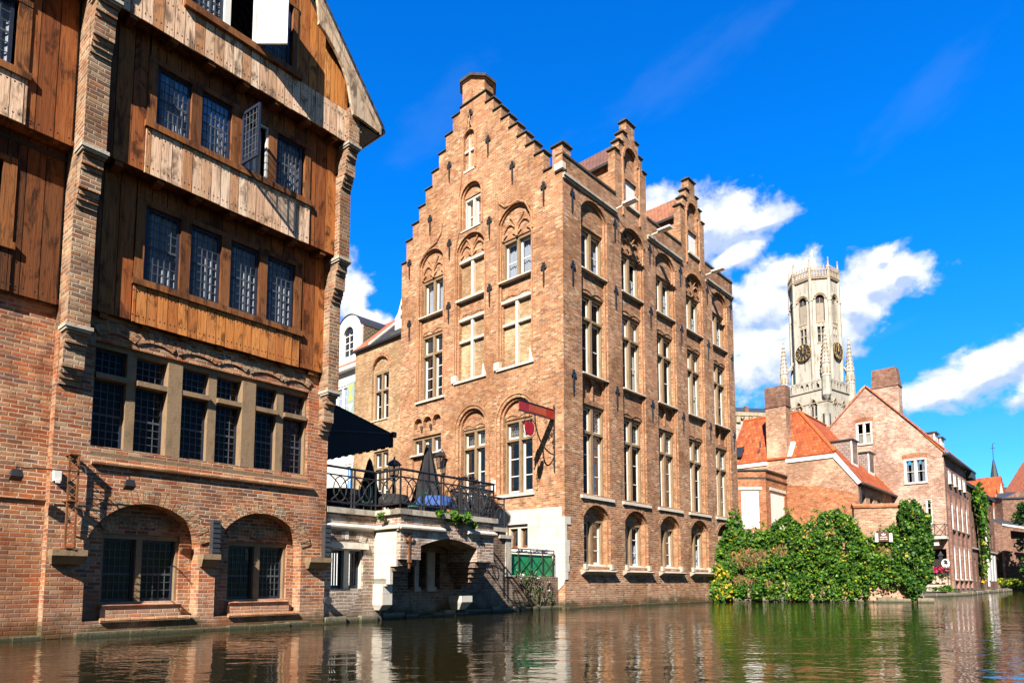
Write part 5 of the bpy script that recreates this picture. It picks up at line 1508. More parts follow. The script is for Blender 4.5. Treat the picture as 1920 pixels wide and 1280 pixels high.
# ---- green screen balcony
GB = thing('green_balcony', 'bright green balcony screen behind a crossed iron railing beside the limewashed wall', 'balcony', aw(11.85, -1.15, 1.2), zrot(AA))
mb = MB(); mb.bx(0, 2.78, .06, .09, .03, .8); mb.build('green_screen', 'green_paint', GB)
mb = MB()
for z in (.0, .86, .98): mb.tube([(0, 0, z), (2.8, 0, z)], .022, 6)
for x in (0, .7, 1.4, 2.1, 2.8): mb.tube([(x, 0, 0), (x, 0, 1.0)], .02, 6)
for i in range(4):
    a = i * .7
    mb.tube([(a + .7 * (.5 - .5 * math.cos(t * math.pi / 8)), 0, .86 * t / 8) for t in range(9)], .013, 5); mb.tube([(a + .7 * (.5 + .5 * math.cos(t * math.pi / 8)), 0, .86 * t / 8) for t in range(9)], .013, 5)
mb.tube([(2.8, 0, .98), (2.8, 1.0, .98)], .02, 6)
mb.build('railing', 'iron', GB)
mb = MB(); 
rnd = random.Random(4)
for i in range(150):
    x = rnd.uniform(.9, 2.7); z = .86 + abs(rnd.gauss(0, .06)); y = rnd.uniform(.1, .3); s = .05
    a = rnd.uniform(0, 6.28); mb.poly([(x + s * math.cos(a + q), y + s * .7 * math.sin(a + q), z + s * .6 * math.sin(q * 1.3)) for q in (0, 1.57, 3.14, 4.71)])
mb.build('blue_flowers', 'cloth_blue', GB)

# ---- awning
AW = thing('black_awning', 'black sloping awning on the flank of the timber house above the terrace', 'awning', AP, zrot(AA))
mb = MB()
mb.hexa([fB(3.78, -1.43, 6.12), fB(7.0, -1.43, 5.38), fB(7.0, -6.2, 5.38), fB(3.78, -6.2, 6.12), fB(3.78, -1.43, 6.15), fB(7.0, -1.43, 5.41), fB(7.0, -6.2, 5.41), fB(3.78, -6.2, 6.15)])
n = 26
for i in range(n):
    a = -1.43 - 4.77 * i / n; b = -1.43 - 4.77 * (i + 1) / n; dz = .03 * (i % 2)
    mb.fb(6.995, 7.01, a, b, 5.0 + dz, 5.39)
# side curtain of the awning
mb.fpoly([(3.85, -1.44, 6.1), (6.98, -1.44, 5.38), (6.98, -1.44, 5.06), (3.85, -1.44, 4.0)])
mb.build('canopy', 'fabric_black', AW)
mb = MB(); mb.ftube([(7.0, -1.4, 5.4), (7.0, -6.2, 5.4)], .05, 6); mb.ftube([(3.8, -1.42, 5.0), (6.95, -1.42, 5.4)], .025, 6); mb.fb(6.95, 7.08, -1.36, -1.46, 5.3, 5.46); mb.build('front_bar', 'iron', AW)

# ---- parasols, lanterns, tables and chairs on the terrace
def parasol(u, o, label, h=2.52, r=.42):
    t = thing('folded_parasol', label, 'parasol', aw(u, o, 2.7), zrot(AA), 'folded parasols on the terrace')
    mb = MB(); mb.tube([(0, 0, 0), (0, 0, h)], .022, 8); mb.build('pole', 'iron_grey', t)
    mb = MB(); N = 32
    prof = [(.05, h + .05), (.09, h - .05), (.16, h - .45), (.24, h - .9), (.33, h - 1.35), (r, h - 1.75), (r * .92, h - 1.9)]
    b = 0
    for (rr, z) in prof:
        for q in range(N):
            th = 2 * math.pi * q / N
            f_ = 1 + .22 * math.cos(th * 8) * min(1, (h - z) / .6)
            mb.v.append((rr * f_ * math.cos(th), rr * f_ * math.sin(th), z))
    for i in range(len(prof) - 1):
        for q in range(N):
            mb.f.append([i * N + q, i * N + (q + 1) % N, (i + 1) * N + (q + 1) % N, (i + 1) * N + q]); mb.mi.append(0)
    mb.f.append(list(range(N))); mb.mi.append(0)
    mb.build('canopy', 'fabric_grey', t)
    mb = MB(); mb.tube([(0, 0, h + .03), (0, 0, h + .12)], [.035, .02], 8); mb.build('finial', 'white_paint', t)
    mb = MB(); mb.lathe([(.26, 0), (.26, .06), (.08, .1), (.04, .3)], (0, 0, 0), 12); mb.build('base', 'iron_grey', t)
parasol(8.3, -1.3, 'tall folded charcoal parasol with white finial in front of the arched doorway')
parasol(9.0, -5.1, 'folded charcoal parasol by the cross window of the brick wing', h=2.6, r=.4)

def lantern_head(mb0, c, s=1.0):
    fr = MB(); x, y, z = c
    fr.lathe([(.10 * s, 0), (.16 * s, .3 * s), (.23 * s, .33 * s), (.12 * s, .46 * s), (.03 * s, .52 * s), (.03 * s, .6 * s)], (x, y, z), 4, rot=R(45))
    return fr
LN = thing('lantern_post', 'black four-sided lantern on a post standing among the terrace tables', 'lantern', aw(7.45, -1.9, 2.7), zrot(AA))
mb = MB(); mb.tube([(0, 0, 0), (0, 0, 1.55)], .05, 8); mb.lathe([(.13, 0), (.1, .3), (.05, .34)], (0, 0, 0), 8); mb.build('post', 'iron', LN)
fr = MB(); fr.lathe([(.12, 0), (.17, .32)], (0, 0, 1.55), 4, rot=R(45)); fr.build('lantern_glass', 'glass', LN)
fr = MB()
fr.lathe([(.25, 1.87), (.13, 2.0), (.03, 2.06), (.02, 2.14)], (0, 0, 0), 4, rot=R(45)); fr.lathe([(.14, 1.52), (.14, 1.56)], (0, 0, 0), 4, rot=R(45))
for q in range(4):
    t_ = R(45) + q * math.pi / 2; fr.tube([(.12 * math.cos(t_), .12 * math.sin(t_), 1.55), (.17 * math.cos(t_), .17 * math.sin(t_), 1.88)], .015, 5)
fr.build('lantern_frame', 'iron', LN)
WL = thing('wall_lantern', 'black wall lantern with pale glass on the gable between two ground windows', 'lantern', cw(6.75, .02, 6.1), zrot(AB))
fr = MB(); fr.lathe([(.13, 0), (.2, .5)], (-.3, 0, 0), 4, rot=R(45)); fr.build('lantern_glass', 'glass', WL)
fr = MB(); fr.lathe([(.3, .5), (.15, .68), (.03, .76)], (-.3, 0, 0), 4, rot=R(45)); fr.lathe([(.15, -.05), (.15, 0)], (-.3, 0, 0), 4, rot=R(45)); fr.tube([(0, 0, .6), (-.2, 0, .85), (-.3, 0, .74)], .02, 6)
for q in range(4):
    t_ = R(45) + q * math.pi / 2; fr.tube([(-.3 + .13 * math.cos(t_), .13 * math.sin(t_), 0), (-.3 + .2 * math.cos(t_), .2 * math.sin(t_), .5)], .016, 5)
fr.build('lantern_frame', 'iron', WL)

def table(u, o, cloth, label, r=.5):
    t = thing('terrace_table', label, 'table', aw(u, o, 2.7), zrot(AA), 'tables on the terrace')
    mb = MB(); mb.lathe([(.22, 0), (.05, .05), (.035, .7)], (0, 0, 0), 8); mb.build('pedestal', 'iron', t)
    mb = MB(); N = 20
    for i, (rr, z) in enumerate(((0.02, .755), (r, .755), (r + .04, .6), (r + .06, .47))):
        for q in range(N):
            th = 2 * math.pi * q / N; f_ = 1 + (.08 * math.cos(5 * th + i) if i > 1 else 0)
            mb.v.append((rr * f_ * math.cos(th), rr * f_ * math.sin(th), z))
    for i in range(3):
        for q in range(N): mb.f.append([i * N + q, i * N + (q + 1) % N, (i + 1) * N + (q + 1) % N, (i + 1) * N + q]); mb.mi.append(0)
    mb.build('tablecloth', cloth, t)
table(7.6, -.2, 'cloth_blue', 'small round terrace table under a bright blue cloth beside the tall parasol')
table(9.6, -2.2, 'cloth_pale', 'round terrace table under a pale blue cloth near the arched doorway')
table(5.6, -2.2, 'cloth_blue', 'blue-clothed round table in the shade below the black awning')
table(7.4, -4.6, 'cloth_blue', 'blue-clothed round table near the parasol by the brick wing')
def chair(u, o, rz, label):
    t = thing('terrace_chair', label, 'chair', aw(u, o, 2.7), zrot(AA) + rz, 'chairs on the terrace')
    mb = MB(); mb.bx(-.21, .21, -.2, .2, .43, .46); mb.build('seat', 'cloth_teal', t)
    mb = MB()
    for i in range(5): mb.bx(-.2 + i * .09, -.16 + i * .09, .19, .21, .5, .86)
    mb.tube([(-.22, .2, .45), (-.2, .24, .92), (.2, .24, .92), (.22, .2, .45)], .014, 6); mb.build('backrest', 'cloth_teal', t)
    for x in (-.2, .2):
        for y in (-.18, .18):
            mb = MB(); mb.tube([(x, y, .44), (x * 1.1, y * 1.15, 0)], .014, 6); mb.build('leg', 'iron', t)
chair(8.75, -1.7, R(100), 'dark green chair on the doorway side of the tall parasol')
chair(10.4, -2.1, R(-80), 'dark green chair right of the pale blue table')
chair(9.7, -3.1, R(5), 'dark green chair tucked behind the pale blue table')
chair(6.3, -2.9, R(20), 'dark green chair behind the blue table under the awning')
chair(8.1, -5.3, R(-20), 'dark green chair behind the blue table near the brick wing')
table(4.9, -1.0, 'fabric_grey', 'dark-clothed round table close to the railing beside the timber house')
table(6.5, -.9, 'fabric_grey', 'dark-clothed round table between the lantern post and the railing corner')
chair(5.4, -.8, R(-70), 'dark green chair between the two dark-clothed tables')
chair(4.6, -1.8, R(10), 'dark green chair behind the dark table next to the timber house')
chair(7.0, -.3, R(200), 'dark green chair with its back to the railing near the blue table')
chair(10.9, -2.9, R(-40), 'dark green chair nearest the gable at the right end of the terrace')
P_ = thing('timber_post', 'square pale timber post standing on the terrace beside the tall parasol', 'post', aw(8.98, -1.0, 2.7), zrot(AA))
mb = MB(); mb.bx(-.1, .1, -.1, .1, 0, 1.15); mb.build('shaft', 'wood_post', P_); mb = MB(); mb.bx(-.13, .13, -.13, .13, 1.15, 1.2); mb.build('post_cap', 'wood_post', P_)
# menu board
o_ = MB(); o_.fb(3.58, 3.86, .04, .0, 4.75, 5.25); o_.fb(3.6, 3.8, .05, .04, 5.05, 5.1, 1); bdm = o_.build('notice_board', ['white_paint', 'iron'], None, recalc=True)
bdm.location = BP; bdm.rotation_euler = (0, 0, zrot(AB)); 
for v_ in bdm.data.vertices: pass
for v_ in bdm.data.vertices:
    u_, y_, z_ = v_.co; v_.co = (y_, u_, z_)
tag(bdm, 'small white notice board fixed at the left end of a gable window sill', 'notice board')

# ------------------------------------------------------------------ plants near the terrace
def leaves(mb, pts, s, rnd, mats=3, tilt=.9, wts=None):
    for (x, y, z) in pts:
        n = Vector((rnd.gauss(0, 1), rnd.gauss(0, 1), rnd.gauss(.5, tilt))).normalized()
        a = n.cross(Vector((rnd.gauss(0, 1), rnd.gauss(0, 1), rnd.gauss(0, 1)))).normalized(); b = n.cross(a)
        q = s * rnd.uniform(.6, 1.35)
        p = Vector((x, y, z))
        mi = rnd.choices(range(mats), wts)[0] if wts else rnd.randrange(mats)
        mb.poly([p - a * q * .5, p - b * q * .45 + a * q * .1, p + a * q * .6, p + b * q * .45 + a * q * .1], mi)
def bush(name, label, cat, loc, rad, n, s, mats, rotz=0, stems=6, wts=None, seed=0):
    rnd = random.Random(seed)
    t = thing(name, label, cat, loc, rotz)
    mb = MB(); pts = []
    lobes = [(rnd.gauss(0, .5) * rad[0], rnd.gauss(0, .5) * rad[1], rnd.uniform(-.1, .9) * rad[2], rnd.uniform(.3, .6)) for _ in range(9)]
    for i in range(n):
        l = rnd.choice(lobes); d = Vector((rnd.gauss(0, 1), rnd.gauss(0, 1), rnd.gauss(0, 1))).normalized() * rnd.random() ** .4
        pts.append((l[0] + d.x * rad[0] * l[3], l[1] + d.y * rad[1] * l[3], l[2] + d.z * rad[2] * l[3]))
    leaves(mb, pts, s, rnd, len(mats), wts=wts); mb.build('foliage', mats, t, recalc=False)
    mb = MB()
    for l in lobes[:stems]: mb.tube([(0, .05, -.1), (l[0] * .5, l[1] * .5, l[2] * .4), l[:3]], .012, 5)
    mb.build('stems', 'bark', t)
    return t
bush('fern_bush', 'bright green bush growing over the terrace coping above the low arch', 'plant', aw(7.35, 1.02, 2.62), (.42, .22, .34), 420, .1, ['leaf_b', 'leaf_a', 'leaf_b'], zrot(AA), seed=2)
bush('coping_weed', 'tiny green weed tuft under the coping near the terrace corner', 'plant', aw(5.15, .4, 2.62), (.12, .1, .14), 70, .07, ['leaf_a', 'leaf_b'], zrot(AA), stems=3, seed=3)
t = thing('trailing_vine', 'bare trailing vine with white flowers hanging on the wall below the green balcony', 'plant', aw(13.0, -1.0, 1.2), zrot(AA))
rnd = random.Random(9); mb = MB(); pts = []
for i in range(22):
    x = rnd.uniform(-.5, 1.1); p = [(x, -.04, rnd.uniform(-.1, .1))]
    for j in range(7): p.append((p[-1][0] + rnd.gauss(0, .07), -.05 - rnd.random() * .06, p[-1][2] - rnd.uniform(.06, .2)))
    mb.tube(p, .012, 4); pts += p
mb.build('stems', 'bark', t)
mb = MB(); leaves(mb, [(p[0] + rnd.gauss(0, .08), p[1] - .04, p[2] + rnd.gauss(0, .06)) for p in pts[:120]] + [(rnd.uniform(-.9, .3), -.1, rnd.gauss(.05, .12)) for _ in range(160)], .07, rnd, 3, wts=[4, 4, 1]); mb.build('foliage', ['leaf_a', 'leaf_d', 'curtain'], t, recalc=False)

t = thing('rose_arch', 'thin iron arch with reddish climbing rose beside the terrace doorway', 'trellis', cw(4.75, .55, 2.7), zrot(AB))
mb = MB(fC)
for oo in (0, .3):
    mb.ftube([(-.75, oo, 0), (-.75, oo, 2.1)] + [(-.75 * math.cos(i * math.pi / 10), oo, 2.1 + .6 * math.sin(i * math.pi / 10)) for i in range(1, 10)] + [(.75, oo, 2.1), (.75, oo, 0)], .018, 5)
for i in range(6): mb.ftube([(-.75, 0, .4 + i * .33), (-.75, .3, .4 + i * .33)], .012, 4); mb.ftube([(.75, 0, .4 + i * .33), (.75, .3, .4 + i * .33)], .012, 4)
mb.build('arch', 'iron', t)
rnd = random.Random(77); pts = []
for i in range(420):
    a = rnd.random()
    if a < .5: p = (-.75 + rnd.gauss(0, .09), rnd.uniform(-.05, .35), rnd.uniform(.6, 2.2))
    else:
        q = rnd.uniform(.35, 1) * math.pi; p = (.75 * math.cos(q) + rnd.gauss(0, .06), rnd.uniform(-.05, .35), 2.1 + .6 * math.sin(q) + rnd.gauss(0, .06))
    pts.append(fC(*p))
mb = MB(); leaves(mb, pts, .08, rnd, 3, wts=[3, 2, 2]); mb.build('foliage', ['leaf_d', 'leaf_a', 'flower_red'], t, recalc=False)
# ------------------------------------------------------------------ right-hand side: garden wall, orange-roofed house, pink gable
g0 = Vector((10.9, 35.0, 0)); g1 = Vector((19.95, 33.1, 0))
gd = (g1 - g0).normalized(); GA = math.atan2(gd.x, gd.y)
GW = thing('garden_wall', 'red brick garden wall with a tiled coping rising above the ivy', 'wall', g0, zrot(GA))
GL = (g1 - g0).length
mb = MB()
mb.fb(-1.2, 6.6, 0, -.35, -.8, 3.4); mb.fb(6.6, GL, 0, -.35, -.8, 4.75)
mb.bx(GL - .35, GL, .35, 9, -.8, 4.75)
mb.build('brick_wall', 'brick_buff', GW)
mb = MB(); mb.fb(6.55, GL + .06, .07, -.42, 4.75, 4.85); mb.hexa([fB(6.55, .05, 4.85), fB(GL + .06, .05, 4.85), fB(GL + .06, -.4, 4.85), fB(6.55, -.4, 4.85), fB(6.55, -.12, 4.97), fB(GL + .06, -.12, 4.97), fB(GL + .06, -.24, 4.97), fB(6.55, -.24, 4.97)]); mb.build('coping', 'brick_orange', GW)
mb = MB(); rnd = random.Random(6); x = -1.0
while x < GL + .3:
    wd = rnd.uniform(.5, 1.1); mb.fb(x, x + wd, .2 + rnd.uniform(0, .25), -.3, -.8, .12 + rnd.uniform(-.05, .14)); x += wd
mb.build('stone_footing', 'stone_base', GW)

# ivy: leaves on a lumpy shell over the wall
def lerp(tab, x):
    for (a, va), (b, vb) in zip(tab, tab[1:]):
        if x <= b: return va + (vb - va) * max(0, (x - a)) / (b - a)
    return tab[-1][1]
def ivy(name, label, root, rz, u0, u1, top, bot, n, s, mats, seed, bulge=.9, dens=None, dry=None, wts=None, sx=.9):
    rnd = random.Random(seed)
    t = thing(name, label, 'plant', root, rz)
    mb = MB(); k = 0; db = MB(); nd = 0
    while k < n:
        u = rnd.uniform(u0, u1); zt = lerp(top, u); zb = lerp(bot, u)
        z = zb + (zt - zb) * rnd.random() ** .9
        q = noise.noise(Vector((u * sx, z * sx, seed)))
        q2 = noise.noise(Vector((u * 2.6, z * 2.6, seed + 5)))
        lim = zt + .3 * noise.noise(Vector((u * 1.7, 0, seed))) + .3 * noise.noise(Vector((u * 5, 3, seed)))
        if z > lim: continue
        if dens and rnd.random() > dens(u, z): k += .2; continue
        edge = max(0.0, min(1.0, (lim - z) / .7))
        q3 = noise.noise(Vector((u * 4.5, z * 4.5, seed + 7)))
        o = .12 + bulge * (.42 + .55 * q + .32 * q2 + .16 * q3) * (.6 + .4 * edge)
        o = max(.05, o)
        isdry = dry and dry(u, z) + .25 * q2 > .5
        if isdry and rnd.random() < .82:
            nd += 1
            p = Vector(fB(u, o * .8, z)); l = rnd.uniform(.15, .45)
            d = Vector((rnd.gauss(0, .35), -abs(rnd.gauss(.2, .25)), rnd.gauss(-.8, .4))).normalized()
            w_ = d.cross(Vector((0, 1, .2))).normalized() * .012
            db.poly([p - w_, p + d * l - w_ * .5, p + d * l + w_ * .5, p + w_]); k += .5
            continue
        depth = rnd.random() ** 2 * .4 - rnd.random() ** 3 * .25
        yl = 1 if noise.noise(Vector((u * 1.1, z * 1.3, seed + 11))) > .33 else 0
        ww = list(wts or [5, 4, .4, 2.2])
        if yl and len(mats) > 2: ww[2] *= 9; ww[1] *= 2
        if depth > .15: ww = [2, .3, 0, 5]  # deeper leaves coloured darker, painting the shade inside the mass
        nrm = Vector((rnd.gauss(0, .8) + .3 * q, -1, rnd.gauss(.5, .8))).normalized()
        a = nrm.cross(Vector((rnd.gauss(0, 1), rnd.gauss(0, 1), rnd.gauss(0, 1)))).normalized(); b = nrm.cross(a)
        g = s * rnd.uniform(.4, 1.55); p = Vector(fB(u, o - depth, z))
        mb.poly([p - a * g * .5, p - b * g * .45 + a * g * .1, p + a * g * .6, p + b * g * .45 + a * g * .1], rnd.choices(range(len(mats)), ww[:len(mats)])[0])
        k += 1
    # shoots that hang clear of the mass or stand above it
    for i in range(int((u1 - u0) * 9)):
        u = rnd.uniform(u0, u1); zb = lerp(bot, u); zt = lerp(top, u)
        upw = rnd.random() < .4
        z = zt - .05 if upw else zb + (zt - zb) * rnd.uniform(.15, .75)
        p = Vector(fB(u, .25 if upw else .3 + bulge * .55, z)); d = Vector((rnd.gauss(0, .5), -.2, 1 if upw else -.9)).normalized()
        for j in range(rnd.randint(4, 9)):
            p = p + d * .085 + Vector((rnd.gauss(0, .025), rnd.gauss(0, .02), 0)); d.z -= .12 if upw else 0
            for q_ in range(2):
                n_ = Vector((rnd.gauss(0, .8), -1, rnd.gauss(.3, .7))).normalized(); a = n_.cross(Vector((rnd.gauss(0, 1), rnd.gauss(0, 1), rnd.gauss(0, 1)))).normalized(); b = n_.cross(a); g = s * rnd.uniform(.4, 1.0)
                c_ = p + Vector((rnd.gauss(0, .04), rnd.gauss(0, .03), rnd.gauss(0, .03)))
                mb.poly([c_ - a * g * .5, c_ - b * g * .45, c_ + a * g * .6, c_ + b * g * .45], rnd.choice((0, 0, 1)))
    mb.build('foliage', mats, t, recalc=False)
    if nd: db.build('dry_stems', 'dry', t, recalc=False)
    mb = MB()
    for i in range(max(4, int((u1 - u0) * 3))):
        u = rnd.uniform(u0, u1); zb = lerp(bot, u); zt = lerp(top, u)
        mb.ftube([(u + .1 * math.sin(j * 1.3 + i), .06 + .04 * (j % 2), zb + (zt - zb) * .8 * j / 6) for j in range(7)], [.03 - .003 * j for j in range(7)], 5)
    mb.build('stems', 'bark', t)
    return t
LV = ['leaf_a', 'leaf_b', 'leaf_c', 'leaf_d']
top = [(-.6, 1.8), (-.1, 3.0), (.3, 3.7), (.9, 3.75), (2.2, 3.6), (2.8, 4.15), (3.4, 4.5), (4.0, 3.95), (4.6, 4.1), (5.2, 4.6), (5.8, 4.7), (6.4, 4.3), (7.0, 3.4)]
bot = [(-.6, .15), (7.0, .1)]
dryf = lambda u, z: max(0, 1 - ((u - 1.4) / 1.4) ** 2 - ((z - 2.4) / .65) ** 2, .9 - ((u - 2.9) / .7) ** 2 - ((z - 2.7) / .5) ** 2, .9 - ((u - 1.0) / .8) ** 2 - ((z - 1.2) / .4) ** 2, .75 - ((u - 2.4) / .6) ** 2 - ((z - 1.0) / .45) ** 2, .8 - ((u - .3) / .35) ** 2 - ((z - 1.0) / .3) ** 2)
ivy('ivy_mass', 'big mound of green ivy with dry brown patches spilling over the garden wall', g0, zrot(GA), -.5, 7.0, top, bot, 30000, .115, LV, 3, bulge=.7, sx=1.15, dry=dryf, dens=lambda u, z: (1.0 if noise.noise(Vector((u * 2.1, z * 1.6, 9))) > -.22 else .22) * (1 if z > .7 or noise.noise(Vector((u * 2.6, 1, 4))) > -.1 else .12))
top2 = [(6.8, 3.3), (7.4, 3.2), (7.9, 3.6), (8.35, 3.9), (8.9, 3.5)]
bot2 = [(6.8, .4), (7.4, .9), (8.2, .5), (8.9, .5)]
ivy('ivy_curtain', 'thinner ivy around the small brown sign with bare brick showing near the water', g0, zrot(GA), 6.8, 8.85, top2, bot2, 5200, .11, LV, 5, bulge=.6, sx=1.4, dry=lambda u, z: .8 - ((u - 7.8) / .6) ** 2 - ((z - 2.6) / .5) ** 2, dens=lambda u, z: (.25 if z < 1.0 else 1) * (.5 if abs(u - 7.75) < .35 and abs(z - 3.25) < .25 else 1))
top3 = [(8.5, 4.3), (8.8, 5.0), (9.3, 5.1), (9.7, 4.6), (10.0, 4.3)]
bot3 = [(8.5, .9), (9.0, .1), (9.5, .6), (10.0, 1.3)]
ivy('ivy_column', 'tall dark ivy column hanging from the corner of the garden wall', g0, zrot(GA), 8.55, 9.95, top3, bot3, 7600, .115, LV, 8, bulge=.65, sx=1.5, wts=[5, 2.2, .1, 4])
topv = [(12.9, 1.4), (13.4, 3.3), (13.9, 4.3), (14.6, 4.8), (15.3, 4.2), (15.8, 3.6)]
ivy('climbing_vine', 'bright green vine climbing the far corner of the stepped-gable house', BP, zrot(AB), 13.9, 15.9, topv, [(12.9, .6), (14.6, 1.9), (15.9, .2)], 1500, .15, LV, 13, bulge=.5, wts=[4, 5, .5, 1])
ivy('yellow_shrub', 'low yellow-green shrub at the waterline beside the far corner of the gabled house', g0 + Vector((-.35, -.5, 0)), zrot(GA), -.7, .7, [(-.7, .9), (-.3, 1.75), (.2, 1.9), (.7, 1.3)], [(-.7, .1), (.7, .1)], 1100, .15, LV, 21, bulge=.45, wts=[2, 5, 4, .5])

SG = thing('ivy_sign', 'small brown sign plate with pale markings between two white posts in the ivy', 'sign', g0 + gd * 7.72 + Vector((gd.y, -gd.x, 0)) * .62 + Vector((0, 0, 3.0)), zrot(GA))
mb = MB(); mb.bx(-.23, .23, 0, .03, 0, .5); mb.build('plate', 'plate_brown', SG)
mb = MB()
mb.fpoly([(-.07, .01, .3), (.07, .01, .3), (.12, .01, .4), (.05, .01, .36), (0, .01, .43), (-.05, .01, .36), (-.12, .01, .4)])
mb.fpoly([(-.17, .01, .2), (.17, .01, .2), (.15, .01, .24), (-.15, .01, .24)]); mb.fpoly([(-.18, .01, .1), (.18, .01, .1), (.17, .01, .14), (-.17, .01, .14)])
mb.build('markings', 'stone_white', SG)
for s in (-1, 1):
    mb = MB(); mb.bx(s * .32 - .07, s * .32 + .07, -.02, .08, -.02, .4); mb.build('white_post', 'white_paint', SG)

# ---- house with the orange hipped roof
OP = Vector((24.786, 47.351, 0))
OH = thing('orange_roof_house', 'brick house with a steep orange pantile roof and a tall chimney behind the ivy', 'house', OP, zrot(AB))
mb = MB(fC)
mb.wall([(0, -.5), (9.4, -.5), (9.4, 10.4), (1.45, 10.4), (0, 8.4)], [], 0, 0)
mb.wall([(0, 6.7), (9.4, 8.3), (9.4, 10.4), (1.45, 10.4), (0, 8.4)], [], .012, 0)
mb.build('front_wall', 'brick_buff', OH)
mb = MB(fC); mb.wall([(0, -.5), (9.4, -.5), (9.4, 8.6), (5, 8.4), (2.6, 8.1), (0, 7.3)], [], .02, 0); mb.build('lower_wall', 'brick_orange', OH)
mb = MB(); mb.wall(rect(0, 9.6, -.5, 8.4), [arch(.9 + 2.1 * i, 1.9 + 2.1 * i, 5.6, 7.1, .35, 8) for i in range(4)], 0, .25); mb.build('canal_wall', 'brick_buff', OH)
mb = MB(); mb.bx(.0, 9.6, .26, .3, 5.4, 7.6); mb.build('window_recess', 'glass_dark', OH)
mb = MB()
# local: x along canal, y inwards (= u of the gable side)
mb.hexa([(-.12, 1.4, 10.42), (-.12, 9.6, 10.42), (3.25, 9.6, 14.62), (3.25, 4.9, 14.62), (-.16, 1.42, 10.52), (-.16, 9.6, 10.52), (3.25, 9.6, 14.74), (3.25, 4.95, 14.74)])
mb.build('front_roof', 'roof_orange', OH)
mb = MB()
mb.poly([(-.12, -.3, 8.12), (9.7, -.3, 8.12), (9.7, 4.9, 14.7), (3.25, 4.9, 14.7), (-.12, 1.4, 10.5)]); mb.poly([(-.12, -.3, 8.0), (9.7, -.3, 8.0), (9.7, 4.9, 14.58), (3.25, 4.9, 14.58), (-.12, 1.4, 10.38)])
mb.poly([(-.12, -.3, 8.0), (9.7, -.3, 8.0), (9.7, -.3, 8.12), (-.12, -.3, 8.12)])
mb.build('canal_roof', 'roof_orange', OH)
mb = MB(); mb.tube([(-.14, 1.4, 10.55), (3.25, 4.92, 14.78)], .13, 6); mb.tube([(3.25, 4.92, 14.76), (3.25, 9.6, 14.76)], .11, 6); mb.tube([(3.25, 4.92, 14.76), (9.7, 4.92, 14.76)], .11, 6); mb.build('ridge_tiles', 'ridge', OH)
mb = MB(fC); mb.prism([(1.4, 10.48), (1.45, 10.12), (5.0, 10.12), (5.0, 10.48)], .1, -.05); mb.prism([(6.4, 10.48), (6.4, 10.12), (9.4, 10.12), (9.4, 10.48)], .1, -.05)
mb.prism([(-.28, 8.1), (-.02, 7.98), (1.62, 10.2), (1.4, 10.48)], .103, -.05); mb.build('white_verge', 'white_paint', OH)
mb = MB(); mb.tube([(-.2, -.38, 8.02), (9.7, -.38, 8.02)], .09, 6); mb.tube([(.25, -.1, 8.0), (.25, -.1, 2)], .07, 6); mb.build('gutter', 'iron_grey', OH)
mb = MB(fC); mb.fb(4.85, 6.42, .05, -.95, 8.5, 14.7); c_ = mb.build('chimney', 'brick_buff', OH)
mb = MB(fC); mb.fb(4.78, 6.5, .11, -1.02, 14.62, 14.72); mb.fb(4.83, 6.45, .08, -.98, 14.72, 16.25); mb.build('chimney_head', 'brick_far', c_)
mb = MB(fC); mb.hexa([fC(4.4, .02, 10.5), fC(4.85, .02, 10.5), fC(4.85, -.9, 11.7), fC(4.4, -.9, 11.7), fC(4.5, .1, 10.6), fC(4.85, .1, 10.6), fC(4.85, -.8, 11.9), fC(4.6, -.8, 11.9)]); mb.build('flashing', 'stone_white', c_)
mb = MB(); mb.tube([(.9, 7.3, 11.6), (.9, 7.3, 12.3)], .06, 6); mb.tube([(.85, 7.3, 11.6), (.5, 7.3, 11.25)], .12, 6); mb.build('roof_vent', 'iron_grey', OH)
mb = MB(fC); mb.hexa([fC(8.5, .05, 11.0), fC(9.2, .05, 11.0), fC(9.2, -.7, 11.95), fC(8.5, -.7, 11.95), fC(8.5, .12, 11.06), fC(9.2, .12, 11.06), fC(9.2, -.63, 12.0), fC(8.5, -.63, 12.0)]); mb.build('skylight', 'glass_dark', OH)
for x0, z0, z1 in ((2.5, 9.85, 11.75), (7.1, 9.75, 11.45)):
    mb = MB(); mb.bx(x0, x0 + 1.5, 1.02, 3.0, z0 - .4, z1); dm = mb.build('dormer', 'cladding', OH)
    mb = MB(); mb.bx(x0 - .02, x0 + 1.52, .94, 1.02, z0 - .35, z1); mb.build('dormer_front', 'white_paint', dm)
    mb = MB(); mb.bx(x0 + .2, x0 + 1.3, .92, .94, z0 + .2, z1 - .25); mb.build('pane', 'glass_dark', dm)
    mb = MB(); mb.bx(x0 - .12, x0 + 1.62, .8, 3.1, z1, z1 + .1); mb.build('dormer_roof', 'iron_grey', dm)

# ---- canted annex with the white shutters
AX = thing('shuttered_annex', 'flat-roofed red brick annex with two white roller shutters', 'annex', (18.28, 47.6, 0))
bdv = vec(AB)
def P_l(t_, z): return (-t_, .1 * t_, z)                # left face runs along -X
def P_r(t_, z): return (bdv.x * t_, bdv.y * t_, z)
def FL_(u, o, z): return (-u, -o + .05 * u, z)
def FR_(u, o, z): return (bdv.x * u + bdv.y * o, bdv.y * u - bdv.x * o, z)
mb = MB(FL_); mb.wall(rect(0, 4.2, -.5, 9.0), [rect(.5, 1.75, 4.85, 7.6)], 0, .15)
mb.F = FR_; mb.wall(rect(0, 5.2, -.5, 9.0), [rect(.85, 3.6, 4.9, 7.65)], 0, .15)
mb.poly([(0, 0, 8.8), (-4.2, .21, 8.8), (-4.2, 6, 8.8), (3.6, 6, 8.8), (bdv.x * 5, bdv.y * 5, 8.8)])
mb.build('brick_wall', 'brick_orange', AX)
